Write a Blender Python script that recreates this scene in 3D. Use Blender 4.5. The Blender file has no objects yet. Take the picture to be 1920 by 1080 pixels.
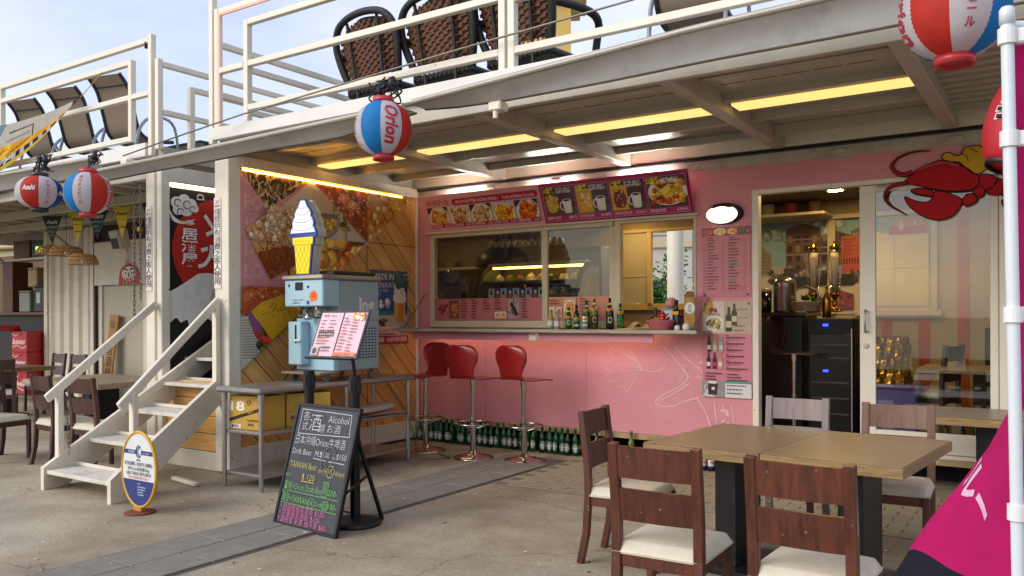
import bpy, math, random
from mathutils import Matrix, Vector
R = math.radians
random.seed(7)
sc = bpy.context.scene
COL = sc.collection

# ------------------------------------------------------------------ camera
cam = bpy.data.objects.new('camera', bpy.data.cameras.new('camera'))
COL.objects.link(cam)
cam.data.sensor_width = 36.0
cam.data.lens = 29.156
cam.data.shift_y = 53 / 1920
cam.data.clip_start = 0.05
cam.data.clip_end = 2000
cam.matrix_world = (Matrix.Translation((6.062, -7.168, 1.37)) @ Matrix.Rotation(R(33.77), 4, 'Z')
                    @ Matrix.Rotation(R(90), 4, 'X') @ Matrix.Rotation(R(-0.2), 4, 'Z'))
sc.camera = cam

# ------------------------------------------------------------------ world, sun, exposure
SUN_EL, SUN_AZ = 30.0, 208.0          # degrees; azimuth measured from +Y clockwise
world = bpy.data.worlds.new('World'); sc.world = world; world.use_nodes = True
wn = world.node_tree; wn.nodes.clear()
sky = wn.nodes.new('ShaderNodeTexSky'); sky.sky_type = 'NISHITA'; sky.sun_disc = False
sky.sun_elevation = R(SUN_EL); sky.sun_rotation = R(SUN_AZ); sky.air_density = 1.2; sky.dust_density = 2.0; sky.ozone_density = 1.6
tcw = wn.nodes.new('ShaderNodeTexCoord')
mpw = wn.nodes.new('ShaderNodeMapping'); mpw.inputs['Scale'].default_value = (1.0, 1.0, 2.6)
nzw = wn.nodes.new('ShaderNodeTexNoise'); nzw.inputs['Scale'].default_value = 2.6; nzw.inputs['Detail'].default_value = 6; nzw.inputs['Roughness'].default_value = 0.55
crw = wn.nodes.new('ShaderNodeValToRGB'); crw.color_ramp.elements[0].position = 0.34; crw.color_ramp.elements[1].position = 0.68
mxw = wn.nodes.new('ShaderNodeMix'); mxw.data_type = 'RGBA'
mxw.inputs['B'].default_value = (4.7, 4.95, 6.3, 1)
bgw = wn.nodes.new('ShaderNodeBackground'); bgw.inputs['Strength'].default_value = 0.098
outw = wn.nodes.new('ShaderNodeOutputWorld')
mlw = wn.nodes.new('ShaderNodeMath'); mlw.operation = 'MULTIPLY_ADD'; mlw.inputs[1].default_value = 0.55; mlw.inputs[2].default_value = 0.42
L = wn.links.new
L(tcw.outputs['Generated'], mpw.inputs['Vector']); L(mpw.outputs['Vector'], nzw.inputs['Vector'])
L(nzw.outputs['Fac'], crw.inputs['Fac']); L(crw.outputs['Color'], mlw.inputs[0]); L(mlw.outputs[0], mxw.inputs['Factor'])
L(sky.outputs['Color'], mxw.inputs['A']); L(mxw.outputs['Result'], bgw.inputs['Color']); L(bgw.outputs['Background'], outw.inputs['Surface'])

sun = bpy.data.objects.new('sun', bpy.data.lights.new('sun', 'SUN')); COL.objects.link(sun)
sun.data.energy = 1.05; sun.data.angle = R(40); sun.data.color = (1.0, 0.95, 0.87)
sd = Vector((math.sin(R(SUN_AZ)) * math.cos(R(SUN_EL)), math.cos(R(SUN_AZ)) * math.cos(R(SUN_EL)), math.sin(R(SUN_EL))))
sun.rotation_euler = sd.to_track_quat('Z', 'Y').to_euler()
sun.location = (0, -20, 20)

sc.view_settings.view_transform = 'Standard'; sc.view_settings.look = 'None'
sc.view_settings.exposure = 1.05; sc.view_settings.gamma = 1.0; sc.view_settings.use_curve_mapping = False
sc.cycles.use_denoising = True
sc.cycles.max_bounces = 8; sc.cycles.diffuse_bounces = 4; sc.cycles.glossy_bounces = 4; sc.cycles.transmission_bounces = 8; sc.cycles.transparent_max_bounces = 12
sc.cycles.sample_clamp_indirect = 6.0
sc.cycles.caustics_reflective = False; sc.cycles.caustics_refractive = False

# ------------------------------------------------------------------ colour + materials
def lin(h):
    if isinstance(h, (tuple, list)): return tuple(h[:3])
    h = h.lstrip('#')
    c = [int(h[i:i + 2], 16) / 255 for i in (0, 2, 4)]
    return tuple(x / 12.92 if x <= 0.04045 else ((x + 0.055) / 1.055) ** 2.4 for x in c)

MATS = {}
def newmat(name):
    m = bpy.data.materials.new(name); m.use_nodes = True
    nt = m.node_tree; nt.nodes.clear()
    out = nt.nodes.new('ShaderNodeOutputMaterial'); b = nt.nodes.new('ShaderNodeBsdfPrincipled')
    nt.links.new(b.outputs[0], out.inputs[0])
    return m, nt, b, out

def mat(name, col, rough=0.5, metal=0.0, var=0.12, scale=6.0, bump=0.0, bscale=None, spec=0.5, stretch=None, dirt=0.0, dirtcol='3a3226', coat=0.0, alpha=1.0, rvar=0.15, dscale=1.7, chips=0.0, chipcol='6b4a30', chipscale=34):
    """painted / solid surface: base colour with fine tonal noise, optional dirt patches with a shape of their own, fine bump"""
    if name in MATS: return MATS[name]
    m, nt, b, out = newmat(name); N = nt.nodes.new; K = nt.links.new
    c = lin(col)
    tc = N('ShaderNodeTexCoord'); mp = N('ShaderNodeMapping'); K(tc.outputs['Object'], mp.inputs[0])
    if stretch: mp.inputs['Scale'].default_value = stretch
    nz = N('ShaderNodeTexNoise'); nz.inputs['Scale'].default_value = scale; nz.inputs['Detail'].default_value = 5; nz.inputs['Roughness'].default_value = 0.6
    K(mp.outputs[0], nz.inputs['Vector'])
    mr = N('ShaderNodeMapRange'); mr.inputs['From Min'].default_value = 0.3; mr.inputs['From Max'].default_value = 0.7
    mr.inputs['To Min'].default_value = 1 - var; mr.inputs['To Max'].default_value = 1 + var
    K(nz.outputs['Fac'], mr.inputs['Value'])
    mu = N('ShaderNodeMix'); mu.data_type = 'RGBA'; mu.blend_type = 'MULTIPLY'; mu.inputs['Factor'].default_value = 1
    mu.inputs['A'].default_value = (*c, 1); K(mr.outputs[0], mu.inputs['B'])
    last = mu.outputs['Result']
    if dirt > 0:
        n2 = N('ShaderNodeTexNoise'); n2.inputs['Scale'].default_value = dscale; n2.inputs['Detail'].default_value = 9; n2.inputs['Roughness'].default_value = 0.72
        K(tc.outputs['Object'], n2.inputs['Vector'])
        r2 = N('ShaderNodeMapRange'); r2.inputs['From Min'].default_value = 0.5; r2.inputs['From Max'].default_value = 0.75; r2.inputs['To Max'].default_value = dirt
        K(n2.outputs['Fac'], r2.inputs['Value'])
        m2 = N('ShaderNodeMix'); m2.data_type = 'RGBA'; K(r2.outputs[0], m2.inputs['Factor']); K(last, m2.inputs['A']); m2.inputs['B'].default_value = (*lin(dirtcol), 1)
        last = m2.outputs['Result']
    if chips > 0:
        n3 = N('ShaderNodeTexNoise'); n3.inputs['Scale'].default_value = chipscale; n3.inputs['Detail'].default_value = 3; n3.inputs['Roughness'].default_value = 0.55
        K(tc.outputs['Object'], n3.inputs['Vector'])
        r3 = N('ShaderNodeMapRange'); r3.inputs['From Min'].default_value = 0.70; r3.inputs['From Max'].default_value = 0.73; r3.inputs['To Max'].default_value = chips
        K(n3.outputs['Fac'], r3.inputs['Value'])
        m3 = N('ShaderNodeMix'); m3.data_type = 'RGBA'; K(r3.outputs[0], m3.inputs['Factor']); K(last, m3.inputs['A']); m3.inputs['B'].default_value = (*lin(chipcol), 1)
        last = m3.outputs['Result']
    K(last, b.inputs['Base Color'])
    rr = N('ShaderNodeMapRange'); rr.inputs['To Min'].default_value = max(0.02, rough - rvar * rough); rr.inputs['To Max'].default_value = min(1, rough + rvar * rough)
    K(nz.outputs['Fac'], rr.inputs['Value']); K(rr.outputs[0], b.inputs['Roughness'])
    b.inputs['Metallic'].default_value = metal; b.inputs['Specular IOR Level'].default_value = spec
    b.inputs['Coat Weight'].default_value = coat
    if alpha < 1: b.inputs['Alpha'].default_value = alpha
    if bump > 0:
        bs = N('ShaderNodeTexNoise'); bs.inputs['Scale'].default_value = bscale or scale * 6; bs.inputs['Detail'].default_value = 4
        K(mp.outputs[0], bs.inputs['Vector'])
        bp = N('ShaderNodeBump'); bp.inputs['Strength'].default_value = bump; bp.inputs['Distance'].default_value = 0.01
        K(bs.outputs['Fac'], bp.inputs['Height']); K(bp.outputs[0], b.inputs['Normal'])
    MATS[name] = m; return m

def wood(name, c1, c2, rough=0.5, axis='X', scale=3.0, knots=False, spec=0.4, coat=0.0, wear=0.0):
    if name in MATS: return MATS[name]
    m, nt, b, out = newmat(name); N = nt.nodes.new; K = nt.links.new
    tc = N('ShaderNodeTexCoord'); mp = N('ShaderNodeMapping'); K(tc.outputs['Object'], mp.inputs[0])
    s = [14.0, 14.0, 14.0]; s['XYZ'.index(axis)] = 1.2
    mp.inputs['Scale'].default_value = s
    oi = N('ShaderNodeObjectInfo')
    av = N('ShaderNodeVectorMath'); av.operation = 'ADD'; K(mp.outputs[0], av.inputs[0])
    rv = N('ShaderNodeVectorMath'); rv.operation = 'SCALE'; rv.inputs[0].default_value = (37, 53, 71); K(oi.outputs['Random'], rv.inputs['Scale']); K(rv.outputs[0], av.inputs[1])
    nz = N('ShaderNodeTexNoise'); nz.inputs['Scale'].default_value = scale; nz.inputs['Detail'].default_value = 7; nz.inputs['Roughness'].default_value = 0.65; nz.inputs['Distortion'].default_value = 0.6
    K(av.outputs[0], nz.inputs['Vector'])
    cr = N('ShaderNodeValToRGB'); cr.color_ramp.elements[0].position = 0.3; cr.color_ramp.elements[1].position = 0.72
    cr.color_ramp.elements[0].color = (*lin(c1), 1); cr.color_ramp.elements[1].color = (*lin(c2), 1)
    K(nz.outputs['Fac'], cr.inputs['Fac'])
    hs = N('ShaderNodeHueSaturation'); mrv = N('ShaderNodeMapRange'); mrv.inputs['To Min'].default_value = 0.82; mrv.inputs['To Max'].default_value = 1.15
    K(oi.outputs['Random'], mrv.inputs['Value']); K(mrv.outputs[0], hs.inputs['Value']); K(cr.outputs[0], hs.inputs['Color'])
    last = hs.outputs[0]
    if knots:
        vo = N('ShaderNodeTexVoronoi'); vo.inputs['Scale'].default_value = 4.2; K(tc.outputs['Object'], vo.inputs['Vector'])
        kr = N('ShaderNodeValToRGB'); kr.color_ramp.elements[0].color = (1, 1, 1, 1); kr.color_ramp.elements[1].color = (0, 0, 0, 1)
        kr.color_ramp.elements[0].position = 0.035; kr.color_ramp.elements[1].position = 0.10
        K(vo.outputs['Distance'], kr.inputs['Fac'])
        kc = N('ShaderNodeMix'); kc.data_type = 'RGBA'; kc.inputs['B'].default_value = (*lin('5c3413'), 1)
        km = N('ShaderNodeMath'); km.operation = 'MULTIPLY'; km.inputs[1].default_value = 0.75; K(kr.outputs[0], km.inputs[0]); K(km.outputs[0], kc.inputs['Factor']); K(last, kc.inputs['A'])
        last = kc.outputs['Result']
    if wear > 0:
        n2 = N('ShaderNodeTexNoise'); n2.inputs['Scale'].default_value = 42; n2.inputs['Detail'].default_value = 2; K(tc.outputs['Object'], n2.inputs['Vector'])
        r2 = N('ShaderNodeMapRange'); r2.inputs['From Min'].default_value = 0.71; r2.inputs['From Max'].default_value = 0.76; r2.inputs['To Max'].default_value = wear; K(n2.outputs['Fac'], r2.inputs['Value'])
        m2 = N('ShaderNodeMix'); m2.data_type = 'RGBA'; K(r2.outputs[0], m2.inputs['Factor']); K(last, m2.inputs['A']); m2.inputs['B'].default_value = (*lin('b89a80'), 1)
        last = m2.outputs['Result']
    K(last, b.inputs['Base Color'])
    rr = N('ShaderNodeMapRange'); rr.inputs['To Min'].default_value = rough * 0.8; rr.inputs['To Max'].default_value = min(1, rough * 1.2)
    K(nz.outputs['Fac'], rr.inputs['Value']); K(rr.outputs[0], b.inputs['Roughness'])
    b.inputs['Specular IOR Level'].default_value = spec; b.inputs['Coat Weight'].default_value = coat; b.inputs['Coat Roughness'].default_value = 0.25
    bp = N('ShaderNodeBump'); bp.inputs['Strength'].default_value = 0.25; bp.inputs['Distance'].default_value = 0.003
    K(nz.outputs['Fac'], bp.inputs['Height']); K(bp.outputs[0], b.inputs['Normal'])
    MATS[name] = m; return m

def printmat(name, rough=0.55, spec=0.4, coat=0.0, transl=0.0, bumpw=0.0):
    """printed colour: reads the colour attribute laid on the shapes"""
    if name in MATS: return MATS[name]
    m, nt, b, out = newmat(name); N = nt.nodes.new; K = nt.links.new
    at = N('ShaderNodeVertexColor'); at.layer_name = 'Col'
    tc = N('ShaderNodeTexCoord'); nz = N('ShaderNodeTexNoise'); nz.inputs['Scale'].default_value = 9; nz.inputs['Detail'].default_value = 6; K(tc.outputs['Object'], nz.inputs['Vector'])
    mr = N('ShaderNodeMapRange'); mr.inputs['From Min'].default_value = 0.3; mr.inputs['From Max'].default_value = 0.7; mr.inputs['To Min'].default_value = 0.9; mr.inputs['To Max'].default_value = 1.08
    K(nz.outputs['Fac'], mr.inputs['Value'])
    mu = N('ShaderNodeMix'); mu.data_type = 'RGBA'; mu.blend_type = 'MULTIPLY'; mu.inputs['Factor'].default_value = 1; K(at.outputs['Color'], mu.inputs['A']); K(mr.outputs[0], mu.inputs['B'])
    K(mu.outputs['Result'], b.inputs['Base Color'])
    b.inputs['Roughness'].default_value = rough; b.inputs['Specular IOR Level'].default_value = spec; b.inputs['Coat Weight'].default_value = coat
    if transl > 0:
        tr = N('ShaderNodeBsdfTranslucent'); K(mu.outputs['Result'], tr.inputs['Color'])
        ms = N('ShaderNodeMixShader'); ms.inputs[0].default_value = transl; K(b.outputs[0], ms.inputs[1]); K(tr.outputs[0], ms.inputs[2]); K(ms.outputs[0], out.inputs[0])
    MATS[name] = m; return m

def emit(name, col, strength):
    if name in MATS: return MATS[name]
    m, nt, b, out = newmat(name)
    b.inputs['Base Color'].default_value = (*lin(col), 1); b.inputs['Emission Color'].default_value = (*lin(col), 1); b.inputs['Emission Strength'].default_value = strength
    MATS[name] = m; return m

def glass(name, col='ffffff', alpha=0.12, rough=0.02):
    """thin sheet glass: mostly clear, mirror-like at grazing angles"""
    if name in MATS: return MATS[name]
    m = bpy.data.materials.new(name); m.use_nodes = True; nt = m.node_tree; nt.nodes.clear(); N = nt.nodes.new; K = nt.links.new
    out = N('ShaderNodeOutputMaterial'); tr = N('ShaderNodeBsdfTransparent'); gl = N('ShaderNodeBsdfGlossy'); mx = N('ShaderNodeMixShader')
    tr.inputs['Color'].default_value = (*lin(col), 1); gl.inputs['Roughness'].default_value = rough; gl.inputs['Color'].default_value = (0.9, 0.93, 0.95, 1)
    fr = N('ShaderNodeFresnel'); fr.inputs['IOR'].default_value = 1.5
    ma = N('ShaderNodeMath'); ma.operation = 'MULTIPLY_ADD'; ma.inputs[1].default_value = 0.7; ma.inputs[2].default_value = alpha
    K(fr.outputs[0], ma.inputs[0]); K(ma.outputs[0], mx.inputs[0]); K(tr.outputs[0], mx.inputs[1]); K(gl.outputs[0], mx.inputs[2]); K(mx.outputs[0], out.inputs[0])
    MATS[name] = m; return m

def bottleglass(name, col, rough=0.06):
    if name in MATS: return MATS[name]
    m, nt, b, out = newmat(name)
    b.inputs['Base Color'].default_value = (*lin(col), 1); b.inputs['Roughness'].default_value = rough; b.inputs['Specular IOR Level'].default_value = 0.6
    b.inputs['Transmission Weight'].default_value = 0.35; b.inputs['IOR'].default_value = 1.3; b.inputs['Coat Weight'].default_value = 0.5; b.inputs['Coat Roughness'].default_value = 0.04
    MATS[name] = m; return m

# ------------------------------------------------------------------ objects
INV = {}
def tag(o, label=None, cat=None, group=None, kind=None):
    if label: o['label'] = label
    if cat: o['category'] = cat
    if group: o['group'] = group
    if kind: o['kind'] = kind
    return o

def thing(name, label, cat, loc=(0, 0, 0), rz=0.0, group=None, rot=None):
    o = bpy.data.objects.new(name, None); COL.objects.link(o); o.empty_display_size = 0.1
    o.location = loc; o.rotation_euler = rot if rot else (0, 0, rz)
    M = Matrix.Translation(loc) @ (o.rotation_euler.to_matrix().to_4x4())
    INV[o.name] = M.inverted()
    return tag(o, label, cat, group)

def frame(o, u, v):
    """orient a childless-yet Empty so that its local x runs along u and its local y along v"""
    u = Vector(u).normalized(); v = Vector(v).normalized(); n = u.cross(v).normalized()
    M = Matrix((u, v, n)).transposed()
    o.rotation_euler = M.to_euler()
    INV[o.name] = (Matrix.Translation(o.location) @ M.to_4x4()).inverted()
    return o

class MB:
    def __init__(s): s.v = []; s.f = []; s.mi = []; s.sm = []; s.col = []; s.usecol = False
    def add(s, vs, fs, mi=0, sm=False, col=None):
        k = len(s.v); s.v += [tuple(p) for p in vs]
        for f in fs: s.f.append(tuple(i + k for i in f)); s.mi.append(mi); s.sm.append(sm); s.col.append(col or (1, 1, 1))
        if col: s.usecol = True
        return s
    def box(s, x0, y0, z0, x1, y1, z1, b=0.0, M=None, mi=0, col=None):
        x0, x1 = min(x0, x1), max(x0, x1); y0, y1 = min(y0, y1), max(y0, y1); z0, z1 = min(z0, z1), max(z0, z1)
        b = min(b, (x1 - x0) * .45, (y1 - y0) * .45, (z1 - z0) * .45)
        if b <= 0:
            vs = [(x, y, z) for z in (z0, z1) for y in (y0, y1) for x in (x0, x1)]
            fs = [(0, 2, 3, 1), (4, 5, 7, 6), (0, 1, 5, 4), (2, 6, 7, 3), (0, 4, 6, 2), (1, 3, 7, 5)]
        else:
            vs = []; idx = {}
            for iz, z in enumerate((z0, z1)):
                for iy, y in enumerate((y0, y1)):
                    for ix, x in enumerate((x0, x1)):
                        sx, sy, sz = (1 - 2 * ix) * b, (1 - 2 * iy) * b, (1 - 2 * iz) * b
                        idx[ix, iy, iz] = len(vs)
                        vs += [(x, y + sy, z + sz), (x + sx, y, z + sz), (x + sx, y + sy, z)]
            I = lambda ix, iy, iz, a: idx[ix, iy, iz] + a
            fs = []
            for ix in (0, 1): q = [I(ix, 0, 0, 0), I(ix, 1, 0, 0), I(ix, 1, 1, 0), I(ix, 0, 1, 0)]; fs.append(q if ix else q[::-1])
            for iy in (0, 1): q = [I(0, iy, 0, 1), I(1, iy, 0, 1), I(1, iy, 1, 1), I(0, iy, 1, 1)]; fs.append(q[::-1] if iy else q)
            for iz in (0, 1): q = [I(0, 0, iz, 2), I(1, 0, iz, 2), I(1, 1, iz, 2), I(0, 1, iz, 2)]; fs.append(q if iz else q[::-1])
            for iy in (0, 1):
                for iz in (0, 1):
                    q = [I(0, iy, iz, 1), I(1, iy, iz, 1), I(1, iy, iz, 2), I(0, iy, iz, 2)]; fs.append(q if iy == iz else q[::-1])
            for ix in (0, 1):
                for iz in (0, 1):
                    q = [I(ix, 0, iz, 0), I(ix, 1, iz, 0), I(ix, 1, iz, 2), I(ix, 0, iz, 2)]; fs.append(q[::-1] if ix == iz else q)
            for ix in (0, 1):
                for iy in (0, 1):
                    q = [I(ix, iy, 0, 0), I(ix, iy, 1, 0), I(ix, iy, 1, 1), I(ix, iy, 0, 1)]; fs.append(q if ix == iy else q[::-1])
            for ix in (0, 1):
                for iy in (0, 1):
                    for iz in (0, 1):
                        t = [I(ix, iy, iz, 0), I(ix, iy, iz, 1), I(ix, iy, iz, 2)]; fs.append(t if (ix + iy + iz) % 2 else t[::-1])
        if M is not None: vs = [M @ Vector(p) for p in vs]
        return s.add(vs, fs, mi, False, col)
    def bar(s, p, q, w, h, up=(0, 0, 1), b=0.0, mi=0):
        p = Vector(p); q = Vector(q); d = (q - p); l = d.length; d.normalize()
        u = Vector(up); x = d.cross(u)
        if x.length < 1e-4: x = d.cross(Vector((1, 0, 0)))
        x.normalize(); z = x.cross(d)
        M = Matrix(((x.x, d.x, z.x, p.x), (x.y, d.y, z.y, p.y), (x.z, d.z, z.z, p.z), (0, 0, 0, 1)))
        return s.box(-w / 2, 0, -h / 2, w / 2, l, h / 2, b, M, mi)
    def tube(s, pts, r, n=10, caps=True, closed=False, mi=0, col=None, sm=True):
        pts = [Vector(p) for p in pts]; m = len(pts)
        rs = r if isinstance(r, (list, tuple)) else [r] * m
        vs = []; fs = []; ref = None
        for i in range(m):
            a = pts[i - 1] if (i > 0 or closed) else pts[i]; c = pts[(i + 1) % m] if (i < m - 1 or closed) else pts[i]
            d = (c - a).normalized()
            if ref is None:
                ref = d.orthogonal().normalized()
            else:
                ref = (ref - d * ref.dot(d))
                ref = ref.normalized() if ref.length > 1e-5 else d.orthogonal().normalized()
            o = d.cross(ref)
            for k in range(n):
                t = 2 * math.pi * k / n
                vs.append(pts[i] + (ref * math.cos(t) + o * math.sin(t)) * rs[i])
        for i in range(m if closed else m - 1):
            j = (i + 1) % m
            for k in range(n):
                fs.append((i * n + k, i * n + (k + 1) % n, j * n + (k + 1) % n, j * n + k))
        s.add(vs, fs, mi, sm, col)
        if caps and not closed:
            s.add(vs[:n], [tuple(range(n))[::-1]], mi, False, col); s.add(vs[-n:], [tuple(range(n))], mi, False, col)
        return s
    def cyl(s, p, q, r, n=16, r2=None, mi=0, col=None):
        return s.tube([p, q], [r, r if r2 is None else r2], n, True, False, mi, col)
    def lathe(s, prof, n=20, c=(0, 0, 0), M=None, mi=0, sm=True, col=None, ry=1.0, caps=True):
        vs = []; fs = []
        for (r, z) in prof:
            for k in range(n):
                t = 2 * math.pi * k / n
                vs.append(Vector((c[0] + r * math.cos(t), c[1] + r * ry * math.sin(t), c[2] + z)))
        for i in range(len(prof) - 1):
            for k in range(n):
                fs.append((i * n + k, i * n + (k + 1) % n, (i + 1) * n + (k + 1) % n, (i + 1) * n + k))
        if caps and prof[0][0] > 1e-5: fs.append(tuple(range(n))[::-1])
        if caps and prof[-1][0] > 1e-5: fs.append(tuple(range((len(prof) - 1) * n, len(prof) * n)))
        if M is not None: vs = [M @ p for p in vs]
        return s.add(vs, fs, mi, sm, col)
    def prism(s, pts, d, M=None, mi=0, col=None):
        """polygon in local xy, extruded 0..d along local z"""
        n = len(pts)
        vs = [Vector((x, y, 0)) for x, y in pts] + [Vector((x, y, d)) for x, y in pts]
        fs = [tuple(range(n))[::-1], tuple(range(n, 2 * n))] + [(i, (i + 1) % n, n + (i + 1) % n, n + i) for i in range(n)]
        if M is not None: vs = [M @ p for p in vs]
        return s.add(vs, fs, mi, False, col)
    def quad(s, a, b, c, d, mi=0, col=None): return s.add([a, b, c, d], [(0, 1, 2, 3)], mi, False, col)
    def grid(s, fn, nu, nv, mi=0, sm=True, closed_u=False, col=None):
        vs = [fn(i / nu, j / nv) for j in range(nv + 1) for i in range(nu + (0 if closed_u else 1))]
        w = nu if closed_u else nu + 1
        fs = [(j * w + i, j * w + (i + 1) % w, (j + 1) * w + (i + 1) % w, (j + 1) * w + i) for j in range(nv) for i in range(nu)]
        return s.add(vs, fs, mi, sm, col)
    def mesh(s, name, mats):
        me = bpy.data.meshes.new(name); me.from_pydata(s.v, [], s.f)
        for m in (mats if isinstance(mats, (list, tuple)) else [mats]): me.materials.append(m)
        me.polygons.foreach_set('material_index', s.mi); me.polygons.foreach_set('use_smooth', s.sm)
        if s.usecol:
            a = me.color_attributes.new('Col', 'FLOAT_COLOR', 'CORNER'); buf = []
            for f, c in zip(s.f, s.col): buf += [c[0], c[1], c[2], 1.0] * len(f)
            a.data.foreach_set('color', buf)
        me.update(); return me
    def build(s, name, mats, parent=None, world=True):
        loc = None
        if parent is not None:
            root = parent
            while root.parent: root = root.parent
            if world and root.name in INV:
                inv = INV[root.name]; s.v = [tuple(inv @ Vector(p)) for p in s.v]
        elif world:
            xs, ys, zs = zip(*s.v); loc = ((min(xs) + max(xs)) / 2, (min(ys) + max(ys)) / 2, min(zs))
            s.v = [(x - loc[0], y - loc[1], z - loc[2]) for x, y, z in s.v]
        o = bpy.data.objects.new(name, s.mesh(name, mats)); COL.objects.link(o)
        if parent is not None: o.parent = parent
        elif loc: o.location = loc
        return o

def inst(me, name, parent, loc=(0, 0, 0), rot=(0, 0, 0), scale=(1, 1, 1)):
    o = bpy.data.objects.new(name, me); COL.objects.link(o); o.parent = parent
    o.location = loc; o.rotation_euler = rot; o.scale = scale; return o

def copy_tree(src, loc=None, rz=None, label=None, parent=None):
    c = src.copy(); COL.objects.link(c); c.parent = parent
    if loc is not None: c.location = loc
    if rz is not None: c.rotation_euler = (0, 0, rz)
    if label: c['label'] = label
    for ch in list(src.children): copy_tree(ch, parent=c)
    return c

# ------------------------------------------------------------------ flat print: coloured shapes and lettering
GL = {}
def glyphs(t, off=0.0, shear=0.0):
    k = (t, off, shear)
    if k not in GL:
        c = bpy.data.curves.new('t', 'FONT'); c.body = t; c.size = 1; c.resolution_u = 2; c.offset = off; c.shear = shear
        o = bpy.data.objects.new('t', c); m = bpy.data.meshes.new_from_object(o)
        GL[k] = ([(v.co.x, v.co.y) for v in m.vertices], [tuple(p.vertices) for p in m.polygons])
        bpy.data.meshes.remove(m); bpy.data.objects.remove(o); bpy.data.curves.remove(c)
    return GL[k]

def clip(poly, region):
    """Sutherland-Hodgman against a convex counter-clockwise region"""
    out = poly
    for i in range(len(region)):
        a = region[i]; b = region[(i + 1) % len(region)]
        inp = out; out = []
        if not inp: break
        side = lambda p: (b[0] - a[0]) * (p[1] - a[1]) - (b[1] - a[1]) * (p[0] - a[0])
        for j in range(len(inp)):
            p = inp[j]; q = inp[(j + 1) % len(inp)]; sp = side(p); sq = side(q)
            if sp >= 0: out.append(p)
            if (sp >= 0) != (sq >= 0):
                t = sp / (sp - sq); out.append((p[0] + t * (q[0] - p[0]), p[1] + t * (q[1] - p[1])))
    return out

def ccw(p):
    a = sum(p[i][0] * p[(i + 1) % len(p)][1] - p[(i + 1) % len(p)][0] * p[i][1] for i in range(len(p)))
    return list(p) if a > 0 else list(p)[::-1]

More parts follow.
